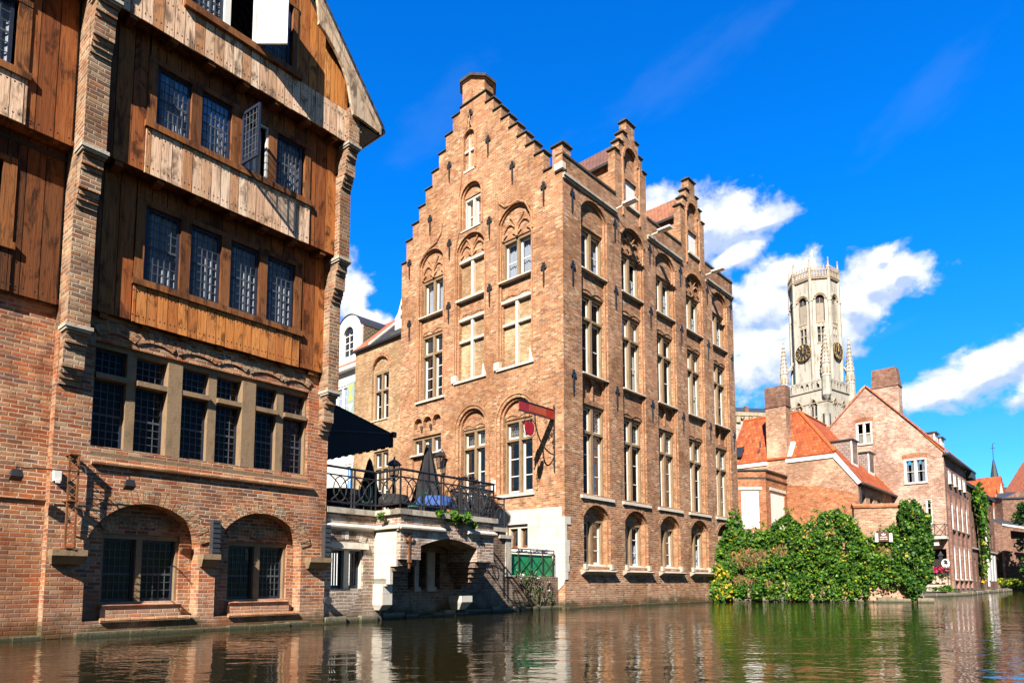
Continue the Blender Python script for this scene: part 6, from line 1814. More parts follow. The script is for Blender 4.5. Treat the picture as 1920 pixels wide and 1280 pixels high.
for F_, L_ in ((FL_, 4.25), (FR_, 5.2)):
    mb = MB(F_); mb.fb(0, L_, .06, -.2, 8.45, 8.55); mb.fb(0, L_, .1, -.25, 9.0, 9.12); mb.build('coping', 'cap_tile', AX)
mb = MB(FL_); mb.fb(.5, 1.75, -.05, -.1, 4.85, 7.6); mb.build('roller_shutter', 'white_shutter', AX)
mb = MB(FR_); mb.fb(.85, 3.6, -.05, -.1, 4.9, 7.65); mb.build('roller_shutter', 'white_shutter', AX)
mb = MB(FL_); mb.fb(.3, 1.95, .06, -.1, 7.62, 7.84); mb.build('lintel', 'stone_white', AX)
mb = MB(FR_); mb.fb(.7, 3.8, .06, -.1, 7.67, 7.9); mb.build('lintel', 'stone_white', AX)
BF = thing('garden_fence', 'small wooden picket fence below the left white shutter', 'fence', (18.0, 46.4, 3.6), math.pi)
mb = MB()
for i in range(12): mb.bx(i * .16, i * .16 + .09, 0, .03, 0, .95)
mb.build('pickets', 'boards_grey', BF)
mb = MB(); mb.bx(0, 1.95, .03, .07, .2, .28); mb.bx(0, 1.95, .03, .07, .7, .78); mb.build('rails', 'iron', BF)

# ---- pink gabled house
PP = Vector((34.078, 52.0, 0))
PK = thing('pink_gable_house', 'tall pinkish brick house with a steep gable, massive chimney and white windows', 'house', PP, zrot(AB))
mb = MB(fC)
gpts = [(0, -.5), (10.6, -.5), (10.6, 12.1), (8.39, 14.5), (5.75, 17.45), (5.35, 17.75), (5.0, 17.4), (4.87, 17.2), (2.9, 17.2), (2.9, 14.85), (2.2, 14.05), (1.2, 12.8), (0, 11.3)]
mb.wall(gpts, [rect(4.99, 6.23, 12.68, 14.55), rect(1.16, 2.76, 9.0, 10.95), rect(.95, 1.35, 5.6, 7.6), rect(.15, 1.25, 1.75, 3.6)], 0, .15)
mb.fpoly([(10.6, 0, -.5), (10.6, -9, -.5), (10.6, -9, 12.1), (10.6, 0, 12.1)])
mb.build('gable_wall', 'brick_pink', PK)
CUX = [1.6 + 2.25 * i for i in range(4)]
mb = MB()
mb.wall(rect(0, 10.2, -.5, 11.2), [rect(x, x + 1.05, 8.95, 9.95) for x in CUX] + [rect(x, x + 1.05, 5.3, 7.4) for x in CUX] + [rect(x, x + 1.05, 1.25, 3.9) for x in CUX], 0, .28)
for i in range(5): mb.fb(CUX[0] - 1.0 + 2.25 * i, CUX[0] - .35 + 2.25 * i, .16, 0, .5, 8.0)
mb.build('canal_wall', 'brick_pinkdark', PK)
mb = MB(); mb.hexa([fB(-.15, .4, 11.1), fB(10.6, .4, 11.1), fB(10.6, -5.3, 17.55), fB(-.15, -5.3, 17.55), fB(-.15, .4, 11.2), fB(10.6, .4, 11.2), fB(10.6, -5.3, 17.7), fB(-.15, -5.3, 17.7)])
mb.hexa([fB(-.1, -5.3, 17.55), fB(10.6, -5.3, 17.55), fB(10.6, -10.8, 11.9), fB(-.1, -10.8, 11.9), fB(-.1, -5.3, 17.7), fB(10.6, -5.3, 17.7), fB(10.6, -10.8, 12.05), fB(-.1, -10.8, 12.05)])
mb.build('roof', 'roof_red', PK)
mb = MB(); mb.fb(-.2, 12.9, .46, 0, 10.98, 11.12); mb.fb(10.6, 12.9, .4, -3, 10.4, 11.0); mb.build('eaves', 'iron', PK)
mb = MB(fC)
for a, b in (((-.15, 11.15), (2.95, 14.95)), ((8.45, 14.55), (10.7, 12.1))):
    mb.hexa([fC(a[0], .08, a[1] - .05), fC(b[0], .08, b[1] - .05), fC(b[0], -.3, b[1] - .05), fC(a[0], -.3, a[1] - .05), fC(a[0], .08, a[1] + .12), fC(b[0], .08, b[1] + .12), fC(b[0], -.3, b[1] + .12), fC(a[0], -.3, a[1] + .12)])
mb.build('verge_tiles', 'ridge', PK)
mb = MB(fC); mb.fb(2.88, 4.88, .02, -1.2, 14.2, 17.3); c_ = mb.build('chimney', 'brick_pink', PK)
mb = MB(fC); mb.fb(2.82, 4.95, .08, -1.26, 17.25, 17.38); mb.hexa([fC(2.86, .05, 17.38), fC(4.9, .05, 17.38), fC(4.9, -1.2, 17.38), fC(2.86, -1.2, 17.38), fC(3.0, 0, 18.85), fC(4.8, 0, 18.85), fC(4.8, -1.1, 18.85), fC(3.0, -1.1, 18.85)]); mb.build('chimney_head', 'brick_far', c_)
win(PK, fC, 4.99, 6.23, 12.68, 14.55, -.02, smat='white_paint', bars=(1, 2), mull=.1, jamb=.1, head=.1, sashw=.06, depth=.14, sill=(.05, .1, .12), curtain=('curtain_warm', 'half'))
win(PK, fC, 1.16, 2.76, 9.0, 10.95, -.02, smat='white_paint', bars=(1, 2), mull=.12, jamb=.1, head=.1, sashw=.06, depth=.14, sill=(.05, .1, .12), curtain=('curtain', 'drawn'))
win(PK, fC, .95, 1.35, 5.6, 7.6, -.02, n=1, smat='white_paint', bars=(1, 3), jamb=.05, head=.06, sashw=.05, depth=.1)
mb = MB(fC); voussoirs(mb, 1.1, 2.82, 11.0, .12, t=.3, o=.02, o1=-.05, n=14, seed=2); mb.build('brick_arch', 'brick_orange', PK)
mb = MB(fC); voussoirs(mb, 4.9, 6.3, 14.6, .08, t=.28, o=.02, o1=-.05, n=12, seed=3); mb.build('brick_arch', 'brick_orange', PK)
ws = []
mb = MB(); mb.fpoly([(CUX[0], -.27, 5.3), (CUX[0] + 1.05, -.27, 5.3), (CUX[0] + 1.05, -.27, 7.4), (CUX[0], -.27, 7.4)])
for zz0, zz1 in ((8.95, 9.95), (5.3, 7.4), (1.25, 3.9)):
    w_ = win(PK, fB, CUX[0], CUX[0] + 1.05, zz0, zz1, .03, smat='white_paint', bars=(1, 3), mull=.08, jamb=.13, head=.08, sashw=.06, depth=.12, sill=(.05, .08, .2), glassmat='glass_dark')
    for i in range(1, 4): dup(w_, (2.25 * i, 0, 0))
mb = MB(); mb.bx(.2, 10, 1.5, 1.55, 0, 11); mb.bx(.8, .85, .3, 10.3, 0, 10.6); mb.bx(.8, .85, 3.4, 7.2, 10.6, 14.9); mb.build('dark_room_lining', 'interior', PK)
for xx in (1.2, 3.8):
    mb = MB(); mb.bx(xx, xx + 1.3, .8, 2.2, 12.0, 13.1); dm = mb.build('dormer', 'cladding', PK)
    mb = MB(); mb.bx(xx - .02, xx + 1.32, .7, .8, 11.9, 13.1); mb.build('dormer_front', 'white_paint', dm)
    mb = MB(); mb.bx(xx - .1, xx + 1.4, .55, 2.3, 13.1, 13.2); mb.build('dormer_roof', 'iron_grey', dm)
BL = thing('iron_balcony', 'small iron balcony with crossed bars on the pink gable', 'balcony', PP, zrot(AB))
mb = MB(fC); mb.fb(-.05, 1.45, 1.0, 0, 4.35, 4.55); mb.fb(.5, .9, .7, 0, 3.85, 4.35); mb.build('floor_slab', 'stone_white', BL)
mb = MB(fC)
mb.ftube([(1.4, 0, 5.5), (1.4, .95, 5.5), (0, .95, 5.5), (0, 0, 5.5)], .03, 5); mb.ftube([(1.4, 0, 4.65), (1.4, .95, 4.65), (0, .95, 4.65), (0, 0, 4.65)], .025, 5)
for u in (0, .7, 1.4): mb.ftube([(u, .95, 4.55), (u, .95, 5.5)], .03, 5)
for u in (0, .7): mb.ftube([(u, .95, 4.65), (u + .7, .95, 5.5)], .02, 5); mb.ftube([(u, .95, 5.5), (u + .7, .95, 4.65)], .02, 5)
mb.build('railing', 'iron', BL)
LD = thing('canal_landing', 'small stone landing with an iron rail at the foot of the pink gable', 'landing', PP, zrot(AB))
mb = MB(fC); mb.fb(-.2, 1.6, 1.6, -.1, .62, .82); mb.fb(-.1, 1.5, 1.5, 0, -.5, .62); mb.build('slab', 'stone_terrace', LD)
mb = MB(fC)
for u in (-.1, .3, .7, 1.1, 1.5): mb.ftube([(u, 1.5, .82), (u, 1.5, 1.7)], .03, 5)
mb.ftube([(-.1, 1.5, 1.7), (1.5, 1.5, 1.7)], .03, 5); mb.build('rail', 'iron', LD)
FLB = thing('flower_box', 'planter of red and pink flowers on the landing rail below the pink gable', 'flower box', PP + vec(AB) * -1.55 + Vector((-.74, .6726, 0)) * .7 + Vector((0, 0, 1.55)), zrot(AB))
mb = MB(fC); mb.fb(-.85, .85, .15, -.15, -.05, .2); mb.build('trough', 'iron', FLB)
rnd = random.Random(31); mb = MB(); leaves(mb, [fC(rnd.uniform(-.95, .95), rnd.gauss(.05, .16), .22 + abs(rnd.gauss(.12, .16))) for _ in range(420)], .16, rnd, 3, wts=[4, 3, 2]); mb.build('flowers', ['flower_red', 'flower_pink', 'leaf_a'], FLB, recalc=False)
mb = MB(); leaves(mb, [fC(rnd.uniform(-.95, .95), rnd.gauss(.1, .12), rnd.uniform(-.35, .15)) for _ in range(160)], .14, rnd, 2); mb.build('foliage', ['leaf_a', 'leaf_b'], FLB, recalc=False)
for u, lab in ((.45, 'right black lantern on the pink gable above the flowers'), (1.15, 'left black lantern on the pink gable beside the ivy')):
    t = thing('gable_lantern', lab, 'lantern', PP + Vector((-.74, .6726, 0)) * u + vec(AB) * -.02 + Vector((0, 0, 2.6)), zrot(AB), 'lanterns on the pink gable')
    mb = MB(); mb.lathe([(.12, 0), (.2, .45)], (-.5, 0, 0), 4, rot=R(45)); mb.build('lantern_glass', 'glass_dark', t)
    mb = MB(); mb.lathe([(.28, .45), (.12, .62), (.03, .8)], (-.5, 0, 0), 4, rot=R(45)); mb.tube([(0, 0, -.4), (-.3, 0, -.35), (-.5, 0, 0)], .04, 6); mb.build('bracket', 'iron', t)
WS = thing('white_sign', 'round white panel with a dark motif on the pink gable corner', 'sign', PP + Vector((-.74, .6726, 0)) * .1 + vec(AB) * -.9 + Vector((0, 0, 2.45)), zrot(AB))
mb = MB(fC); mb.prism([(.27 * math.cos(i * math.pi / 10), .34 * math.sin(i * math.pi / 10)) for i in range(20)], .05, 0); mb.build('panel', 'white_shutter', WS)
mb = MB(fC); mb.prism([(-.05, -.1), (.12, .02), (.05, .12), (.18, .2), (.0, .28), (-.16, .16), (-.1, .05), (-.2, -.02)], .07, .051); mb.build('motif', 'iron', WS)

# ---- row of canal houses beyond
RP = PP
RH = thing('canal_row_house', 'long dark brick canal house with white downpipe beyond the pink house', 'house', RP, zrot(AB))
rx = [11.4 + 2.05 * i for i in range(8)]
hs = []
for x in rx: hs += [rect(x, x + .8, 7.6, 8.7), rect(x, x + .8, 4.6, 6.2), rect(x, x + .85, 1.1, 3.2)]
mb = MB(); mb.wall(rect(10.2, 28.4, -.5, 9.9), hs, -.15, .2)
mb.fpoly([(28.4, -.15, -.5), (28.4, -9, -.5), (28.4, -9, 9.9), (28.4, -.15, 9.9)]); mb.build('canal_wall', 'brick_far', RH)
mb = MB(); mb.bx(10.2, 28.3, .36, .4, .8, 9); mb.build('window_glass', 'glass_dark', RH)
mb = MB(); mb.fb(10.2, 28.6, .1, -.4, 9.75, 9.95); mb.build('gutter', 'iron', RH)
mb = MB(); mb.hexa([fB(10.2, .1, 9.9), fB(28.5, .1, 9.9), fB(28.5, -5, 12.2), fB(10.2, -5, 12.2), fB(10.2, .1, 10.02), fB(28.5, .1, 10.02), fB(28.5, -5, 12.32), fB(10.2, -5, 12.32)]); mb.build('roof', 'roof_slate', RH)
mb = MB(); mb.ftube([(20.6, .0, 9.7), (20.6, .0, .6)], .1, 6); mb.build('downpipe', 'white_paint', RH)
for i, (x, zz) in enumerate(((24.6, 1.2), (26.6, 1.2), (22.6, 1.2))):
    mb = MB(); mb.fb(x - .1, x + 1.0, -.1, -.16, zz - .1, 3.9); mb.build('white_door', 'white_paint', RH)
mb = MB(); mb.fb(10.2, 28.4, .02, -.2, 4.05, 4.2); mb.build('string_course', 'stone_terrace', RH)
ivy('wall_creeper', 'tall light green creeper climbing the long dark brick canal house', RP, zrot(AB), 13.5, 18.2, [(13.5, 9.6), (15.0, 10.2), (16.5, 9.8), (18.2, 9.9)], [(13.5, 8.6), (14.8, 5.4), (15.8, .8), (16.9, 1.0), (17.4, 8.4), (18.2, 9.0)], 1500, .32, LV, 17, bulge=.45, wts=[3, 5, 1, 1], sx=.6)

# quay along the right bank
QY = MB()
def qline(pts, o, z0, z1, wdt):
    pass
qp = [g1 + Vector((.1, -.25, 0)), Vector((27.0, 44.2, 0)), Vector((34.6, 50.6, 0)), Vector((42.5, 60.2, 0)), Vector((55.2, 74.0, 0)), Vector((63.0, 88.0, 0)), Vector((200, 90.0, 0))]
rnd = random.Random(44)
QK = thing('stone_quay', 'low stone quay edge along the right bank of the canal', 'quay', (0, 0, 0))
mb = MB()
for i, (a, b) in enumerate(zip(qp, qp[1:])):
    L_ = (b - a).length; d_ = (b - a).normalized(); n_ = Vector((d_.y, -d_.x, 0)); s_ = 0
    zt = .26 if i < 5 else .9
    while s_ < L_:
        w_ = min(rnd.uniform(.7, 1.6) * (1 if i < 5 else 4), L_ - s_ + .01); oo = rnd.uniform(0, .14); hh = zt + rnd.uniform(-.06, .06)
        p0 = a + d_ * s_; p1 = a + d_ * (s_ + w_)
        mb.hexa([tuple(p + n_ * q + Vector((0, 0, z))) for z in (-.8, hh) for p, q in ((p0, oo), (p1, oo), (p1, -.6), (p0, -.6))]); s_ += w_
mb.build('stone_blocks', 'stone_base', QK)
mb = MB()
ins = lambda p, q=.5: (p.x - .4 * q, p.y + .9 * q, .34)
pl = [aw(-14, -.6), aw(3.7, -.6), aw(8.8, -.7), aw(11.8, -1.5), aw(14.7, -1.6)]
pts = [(p.x, p.y, .3) for p in pl] + [tuple(bw_(u, -.3, .3)) for u in (.3, 15.5)] + [(g0.x + .3, g0.y + .4, .3), (g1.x - .1, g1.y + .3, .3)] + [(p.x - .25, p.y + .3, .42) for p in qp[1:]] + [(900, 91, .42), (900, 1600, .42), (-900, 1600, .42), (-900, 14, .3)]
tr = tess([[(p[0], p[1]) for p in pts]])
for t_ in tr: mb.poly([(x, y, .32) for x, y in t_])
o = mb.build('ground', 'earth'); tag(o, 'ground behind the canal walls and along the quay', 'ground', kind='structure')
bush('quay_weeds', 'patch of grass and yellow weeds at the far end of the quay', 'plant', (60.5, 82.5, .5), (2.2, 1.5, .9), 700, .3, ['leaf_b', 'leaf_c', 'leaf_a'], seed=6)
bush('quay_grass', 'small green tuft on the quay in front of the pink gable', 'plant', (32.2, 49.6, .45), (1.0, .5, .3), 260, .16, ['leaf_b', 'leaf_a'], seed=7)

# ---- far houses, church and tree
def gable_house(name, label, loc, rz, wd, dp, zw, zr, wall_m, roof_m, wins=()):
    t = thing(name, label, 'house', loc, rz)
    mb = MB(); pts = [(0, -.5), (wd, -.5), (wd, zw), (wd / 2, zr), (0, zw)]
    mb.prism(pts, 0, -dp); mb.build('wall', wall_m, t)
    mb = MB()
    for s in (0, 1):
        e = -.2 if s == 0 else wd + .2
        k_ = (zr - zw) / (wd / 2)
        mb.hexa([fB(e, .2, zw - .2 * k_ + .05), fB(wd / 2, .2, zr + .05), fB(wd / 2, -dp - .2, zr + .05), fB(e, -dp - .2, zw - .2 * k_ + .05), fB(e, .2, zw - .2 * k_ + .2), fB(wd / 2, .2, zr + .25), fB(wd / 2, -dp - .2, zr + .25), fB(e, -dp - .2, zw - .2 * k_ + .2)])
    mb.build('roof', roof_m, t)
    for (a, b, c, d_) in wins:
        mb = MB(); mb.fb(a, b, .04, -.02, c, d_); w_ = mb.build('window', 'white_paint', t)
        mb = MB(); mb.fb(a + .12, b - .12, .06, .04, c + .12, d_ - .12); mb.build('pane', 'glass_dark', w_)
    return t
gable_house('orange_roof_cottage', 'white gabled house with a bright orange roof, farther of two beyond the row', (72.8, 99.5, 0), R(38), 4.6, 9, 12.6, 16.9, 'white_paint', 'roof_orange')
gable_house('orange_roof_cottage', 'smaller white gable with orange roof, nearer of two beyond the row', (66.6, 92.0, 0), R(38), 3.6, 7, 10.9, 14.0, 'white_paint', 'roof_orange')
BH = thing('brown_brick_house', 'broad brown brick house with a white window at the far end of the canal', 'house', (67.4, 91.0, 0))
mb = MB(); mb.wall([(0, -.5), (16, -.5), (16, 13), (9.5, 15.2), (4.5, 14.4), (0, 12.4)], [rect(2.6, 5.4, 9.9, 11.6)], 0, .2); mb.fpoly([(0, 0, -.5), (0, -12, -.5), (0, -12, 12.4), (0, 0, 12.4)]); mb.build('brick_wall', 'brick_far', BH)
win(BH, fB, 2.6, 5.4, 9.9, 11.6, -.05, smat='white_paint', bars=(1, 2), glassmat='glass_dark', depth=.12, jamb=.12, head=.12)
mb = MB(); mb.hexa([fB(-.2, .2, 12.35), fB(16, .2, 13.0), fB(16, -12, 15), fB(-.2, -12, 14.4), fB(-.2, .2, 12.55), fB(16, .2, 13.2), fB(16, -12, 15.2), fB(-.2, -12, 14.6)]); mb.build('roof', 'slate_far', BH)
LO = thing('low_brick_outhouse', 'low brick outhouse with a white-edged lean-to roof by the end of the canal', 'outhouse', (62.1, 85.6, 0))
mb = MB(); mb.wall([(0, -.5), (2.1, -.5), (2.1, 8.0), (0, 8.8)], [rect(.5, 1.2, 2.2, 3.6)], 0, .2, edge=4); mb.fb(2.1, 9, -.6, -4, -.5, 6.6); mb.build('brick_wall', 'brick_far', LO)
mb = MB(); mb.fb(.5, 1.2, -.12, -.2, 2.2, 3.6); mb.build('window', 'teal_paint', LO)
mb = MB(); mb.hexa([fB(1.0, .1, 8.3), fB(9.2, .1, 7.1), fB(9.2, -4, 8.6), fB(1.0, -4, 9.6), fB(1.0, .1, 8.45), fB(9.2, .1, 7.25), fB(9.2, -4, 8.75), fB(1.0, -4, 9.75)]); rf = mb.build('roof', 'slate_far', LO)
mb = MB(); mb.hexa([fB(1.0, .16, 8.28), fB(9.2, .16, 7.08), fB(9.2, .1, 7.08), fB(1.0, .1, 8.28), fB(1.0, .16, 8.5), fB(9.2, .16, 7.3), fB(9.2, .1, 7.3), fB(1.0, .1, 8.5)]); mb.build('fascia', 'white_paint', rf)
GWL = thing('end_garden_wall', 'low stepped brick garden wall at the far end of the canal', 'wall', (62.2, 84.2, 0), R(8))
mb = MB(); mb.wall([(0, -.5), (8, -.5), (8, 3.4), (4.6, 3.4), (3.6, 4.6), (0, 5.0)], [], 0, 0, edge=.35); mb.build('brick_wall', 'brick_far', GWL)
RR = thing('red_roof_house', 'house with a steep red roof at the right edge behind the dark tree', 'house', (61.5, 81.0, 0))
mb = MB(); mb.prism([(0.6, 11), (8, 11), (8, 17.5), (4.2, 17.5), (.6, 12.2)], 0, -6); mb.build('roof', 'roof_red', RR)
mb = MB(); mb.fb(.9, 9, .1, -6, 6.5, 11.9); mb.build('wall', 'brick_far', RR)
RR.location = (77.6, 99.5, 2.6); 
CH = thing('slate_church', 'blue-grey slate roof with a slim spire rising behind the brown brick house', 'church', (106.0, 140, 0))
mb = MB(); mb.hexa([(-3.2, 0, 17.5), (14, 0, 17.5), (14, 12, 17.5), (-3.2, 12, 17.5), (-.6, 4, 21.6), (14, 4, 21.6), (14, 8, 21.6), (-.6, 8, 21.6)]); mb.build('roof', 'slate_far', CH)
mb = MB(); mb.bx(-3, 14, .2, 11.8, 0, 17.5); mb.build('wall', 'brick_far', CH)
mb = MB(); mb.lathe([(1.1, 20.6), (1.1, 22.2), (1.75, 22.25), (1.5, 22.5), (.9, 23.3), (.16, 28.0), (.05, 28.1)], (.75, 6, 0), 8); sp = mb.build('spire', 'slate_far', CH)
mb = MB(); mb.tube([(.75, 6, 28), (.75, 6, 31.6)], .07, 6); mb.tube([(.3, 6, 30.6), (1.2, 6, 30.6)], .06, 5); mb.tube([(.75, 6, 31.6), (1.25, 6, 31.8)], .06, 5); mb.build('weathervane', 'iron', sp)
mb = MB(); mb.bx(-2.6, -1.5, 2, 3.2, 19, 22.8); mb.build('chimney', 'slate_far', CH)
def tree(name, label, loc, h, r, n, s, mats, seed, trunk=.25, base=.35):
    rnd = random.Random(seed); t = thing(name, label, 'tree', loc)
    mb = MB(); mb.tube([(0, 0, -.3), (.1, 0, h * .3), (0, .1, h * .6), (0, 0, h * .9)], [trunk, trunk * .8, trunk * .5, trunk * .15], 8)
    lobes = []
    for i in range(26):
        z = h * (base + (1 - base) * rnd.random()); rr = r * math.sin(math.pi * min(.98, .25 + .75 * (1 - (z - h * base) / (h * (1 - base))))) ** .8
        a = rnd.uniform(0, 6.28); q = rr * rnd.random() ** .5
        lobes.append((q * math.cos(a), q * math.sin(a), z, r * rnd.uniform(.22, .42)))
        mb.tube([(0, 0, z * .75), (q * .5 * math.cos(a), q * .5 * math.sin(a), z * .9), (q * math.cos(a), q * math.sin(a), z)], [trunk * .3, trunk * .15, .02], 5)
    mb.build('trunk', 'bark', t)
    mb = MB(); pts = []
    for i in range(n):
        l = rnd.choice(lobes); d_ = Vector((rnd.gauss(0, 1), rnd.gauss(0, 1), rnd.gauss(0, 1))).normalized() * (rnd.random() ** .35) * l[3]
        pts.append((l[0] + d_.x, l[1] + d_.y, l[2] + d_.z * .7))
    leaves(mb, pts, s, rnd, len(mats)); mb.build('crown', mats, t, recalc=False)
    return t
tree('dark_tree', 'dark green tree overhanging the far end of the canal at the right edge', (61.6, 77.5, .4), 9.5, 3.6, 5200, .34, ['leaf_d', 'leaf_d', 'leaf_a'], 5, base=.12)
# ------------------------------------------------------------------ belfry
TB = thing('belfry_tower', 'tall pale stone belfry with an octagonal top, black clocks and corner pinnacles', 'tower', (71.2, 152.1, 0), R(35))
h = 5.1
mb = MB()
fX = lambda u, o, z: (-h - o, u, z)       # left face (normal -X)
fY = lambda u, o, z: (u, -h - o, z)       # right face (normal -Y)
wl = [arch(-2.7, -1.1, 36.5, 40.6, 1.3, 10, True), arch(.9, 2.5, 36.5, 40.6, 1.3, 10, True)]
for F in (fX, fY):
    mb.F = F; mb.wall(rect(-h, h, 0, 44.2), wl, 0, .7)
mb.poly([(h, -h, 0), (h, h, 0), (h, h, 44.2), (h, -h, 44.2)]); mb.poly([(-h, h, 0), (h, h, 0), (h, h, 44.2), (-h, h, 44.2)]); mb.poly([(-h, -h, 44.2), (h, -h, 44.2), (h, h, 44.2), (-h, h, 44.2)])
mb.build('square_stage', 'belfry_stone', TB)
mb = MB(); mb.bx(-h + .65, h, -h + .65, h, 30, 43.8); mb.build('dark_interior', 'belfry_dark', TB)
for F in (fX, fY):
    for a, b in ((-2.7, -1.1), (.9, 2.5)):
        mb = MB(F); c = (a + b) / 2
        mb.fb(c - .1, c + .1, -.15, -.45, 36.5, 41.0)
        for s in (0, 1):
            m_ = a + .4 + s * .8; mb.ftube([(m_ - .38, -.3, 39.8), (m_ - .3, -.3, 40.4), (m_, -.3, 40.8), (m_ + .3, -.3, 40.4), (m_ + .38, -.3, 39.8)], .09, 5)
        mb.fb(a, b, -.25, -.4, 38.0, 38.18)
        mb.build('window_tracery', 'belfry_stone', TB)
        mb = MB(F); ap = arch(a - .18, b + .18, 36.5, 40.6, 1.55, 10, True)[2:]; mb.ftube([(p[0], .08, p[1]) for p in ap], .14, 5); mb.build('hood_mould', 'belfry_ochre', TB)
    mb = MB(F); mb.fb(-h - .1, h + .1, .14, 0, 41.1, 41.3); mb.fb(-h - .12, h + .12, .18, 0, 33.8, 34.1); mb.build('string_course', 'belfry_ochre', TB)
    for u in (-4.4, 3.9):
        mb = MB(F); mb.fb(u, u + .45, .03, -.01, 35.2, 38.4); mb.build('slit', 'belfry_dark', TB)
    # balustrade
    mb = MB(F); n = 8; mb.fb(-h, h, .25, -.1, 44.0, 44.45); mb.fb(-h, h, .25, -.1, 46.1, 46.55)
    w_ = 2 * h / n
    for i in range(n + 1):
        x = -h + i * w_; mb.fb(x - .28, x + .28, .2, -.05, 44.45, 46.1)
        if i < n: mb.prism([(x + .28, 45.6), (x + .28, 46.1), (x + w_ - .28, 46.1), (x + w_ - .28, 45.6), (x + w_ / 2, 46.0)], .2, -.05)
    mb.build('balustrade', 'belfry_stone', TB)
# corner turrets with crocketed spires
for cx, cy in ((-h, -h), (-h, h), (h, -h), (h, h)):
    mb = MB(); mb.lathe([(.3, 41.4), (1.0, 42.4), (.95, 46.6), (1.05, 46.7), (.88, 47.2), (.88, 49.5), (1.0, 49.6), (.82, 50.2), (.1, 57.0), (.22, 57.2), (.05, 57.7)], (cx, cy, 0), 8, rot=R(22.5))
    t_ = mb.build('pinnacle', 'belfry_stone', TB)
    mb = MB()
    for q in range(8):
        a = R(22.5) + q * math.pi / 4
        for j in range(7):
            f_ = j / 7; rr = .85 * (1 - f_) + .12 * f_; z = 50.2 + 6.6 * f_
            mb.bx(cx + rr * math.cos(a) - .11, cx + rr * math.cos(a) + .11, cy + rr * math.sin(a) - .11, cy + rr * math.sin(a) + .11, z, z + .28)
        a2 = q * math.pi / 4
        mb.bx(cx + .86 * math.cos(a2) - .14, cx + .86 * math.cos(a2) + .14, cy + .86 * math.sin(a2) - .14, cy + .86 * math.sin(a2) + .14, 47.4, 48.6)
    mb.build('crockets', 'belfry_ochre', t_)
    if (cx, cy) != (h, h):
        mb = MB(); d_ = Vector((-cx, -cy, 0)).normalized(); p = Vector((cx, cy, 0))
        mb.tube([p + d_ * .6 + Vector((0, 0, 49.6)), p + d_ * 1.3 + Vector((0, 0, 50.6)), p + d_ * 2.2 + Vector((0, 0, 52.2))], .28, 5); mb.build('flying_buttress', 'belfry_stone', TB)
# octagon
ro = 5.25; ap_ = ro * math.cos(R(22.5)); sd = ro * math.sin(R(22.5))
def octF(k_, a0=0.0):
    th = a0 + k_ * math.pi / 4
    n_ = Vector((math.cos(th), math.sin(th), 0)); t_ = Vector((-n_.y, n_.x, 0))
    return lambda u, o, z: tuple(n_ * (ap_ + o) + t_ * u + Vector((0, 0, z)))
mb = MB(); bk = MB()
for k_ in range(8):
    F = octF(k_); mb.F = F; bk.F = F
    hs = [arch(-.95, .95, 60.2, 65.6, .95, 10), rect(-.75, -.1, 55.4, 59.0), rect(.1, .75, 55.4, 59.0), rect(-.12, .12, 49.0, 51.2)]
    if k_ % 2 == 0: hs = hs[:3] + hs[3:]
    mb.wall(rect(-sd, sd, 44.2, 71.2), hs, 0, [.5, .35, .35, .3])
    bk.fb(-sd * .8, sd * .8, -.5, -.55, 46, 70)
mb.build('octagon', 'belfry_stone', TB); bk.build('dark_interior', 'belfry_dark', TB)
for k_ in (4, 5, 6, 3, 7):
    F = octF(k_)
    mb = MB(F)
    order_o = arch(-1.35, 1.35, 60.0, 65.5, 1.35, 12)[2:]
    mb.ftube([(p[0], .12, p[1]) for p in order_o], .2, 6); order_i = arch(-1.05, 1.05, 60.0, 65.5, 1.05, 12)[2:]; mb.ftube([(p[0], .02, p[1]) for p in order_i], .14, 6); mb.build('arch_moulding', 'belfry_ochre', TB)
    mb = MB(F); mb.fb(-.8, .8, -.25, -.3, 60.2, 64.6); mb.fb(-.06, .06, -.2, -.3, 60.2, 65.8); mb.build('louvres', 'belfry_louvre', TB)
    mb = MB(F); mb.fb(-1.0, 1.0, .12, 0, 59.9, 60.2); mb.fb(-1.0, 1.0, .12, 0, 55.0, 55.3); mb.fb(-.8, .8, -.05, -.2, 57.2, 57.4); mb.build('sill', 'belfry_ochre', TB)
    for s in (-1, 1):
        mb = MB(F); mb.ftube([(s * .43 - .3, .04, 59.1), (s * .43, .04, 59.75), (s * .43 + .3, .04, 59.1)], .07, 5); mb.build('gablet', 'belfry_ochre', TB)
for k_ in range(8):
    th = R(22.5) + k_ * math.pi / 4
    c = Vector((math.cos(th) * ro, math.sin(th) * ro, 0))
    mb = MB(); mb.lathe([(.42, 44.5), (.42, 64.8), (.55, 65.0), (.38, 65.4), (.38, 72.6), (.5, 72.7), (.3, 73.0), (.06, 75.0)], tuple(c), 6); mb.build('corner_shaft', 'belfry_stone', TB)
    mb = MB(); 
    for j in range(4): mb.lathe([(.36 - .06 * j, 73.2 + .42 * j), (.2, 73.4 + .42 * j)], tuple(c), 4)
    mb.lathe([(.2, 74.9), (.05, 75.3)], tuple(c), 4); mb.build('finial', 'belfry_ochre', TB)
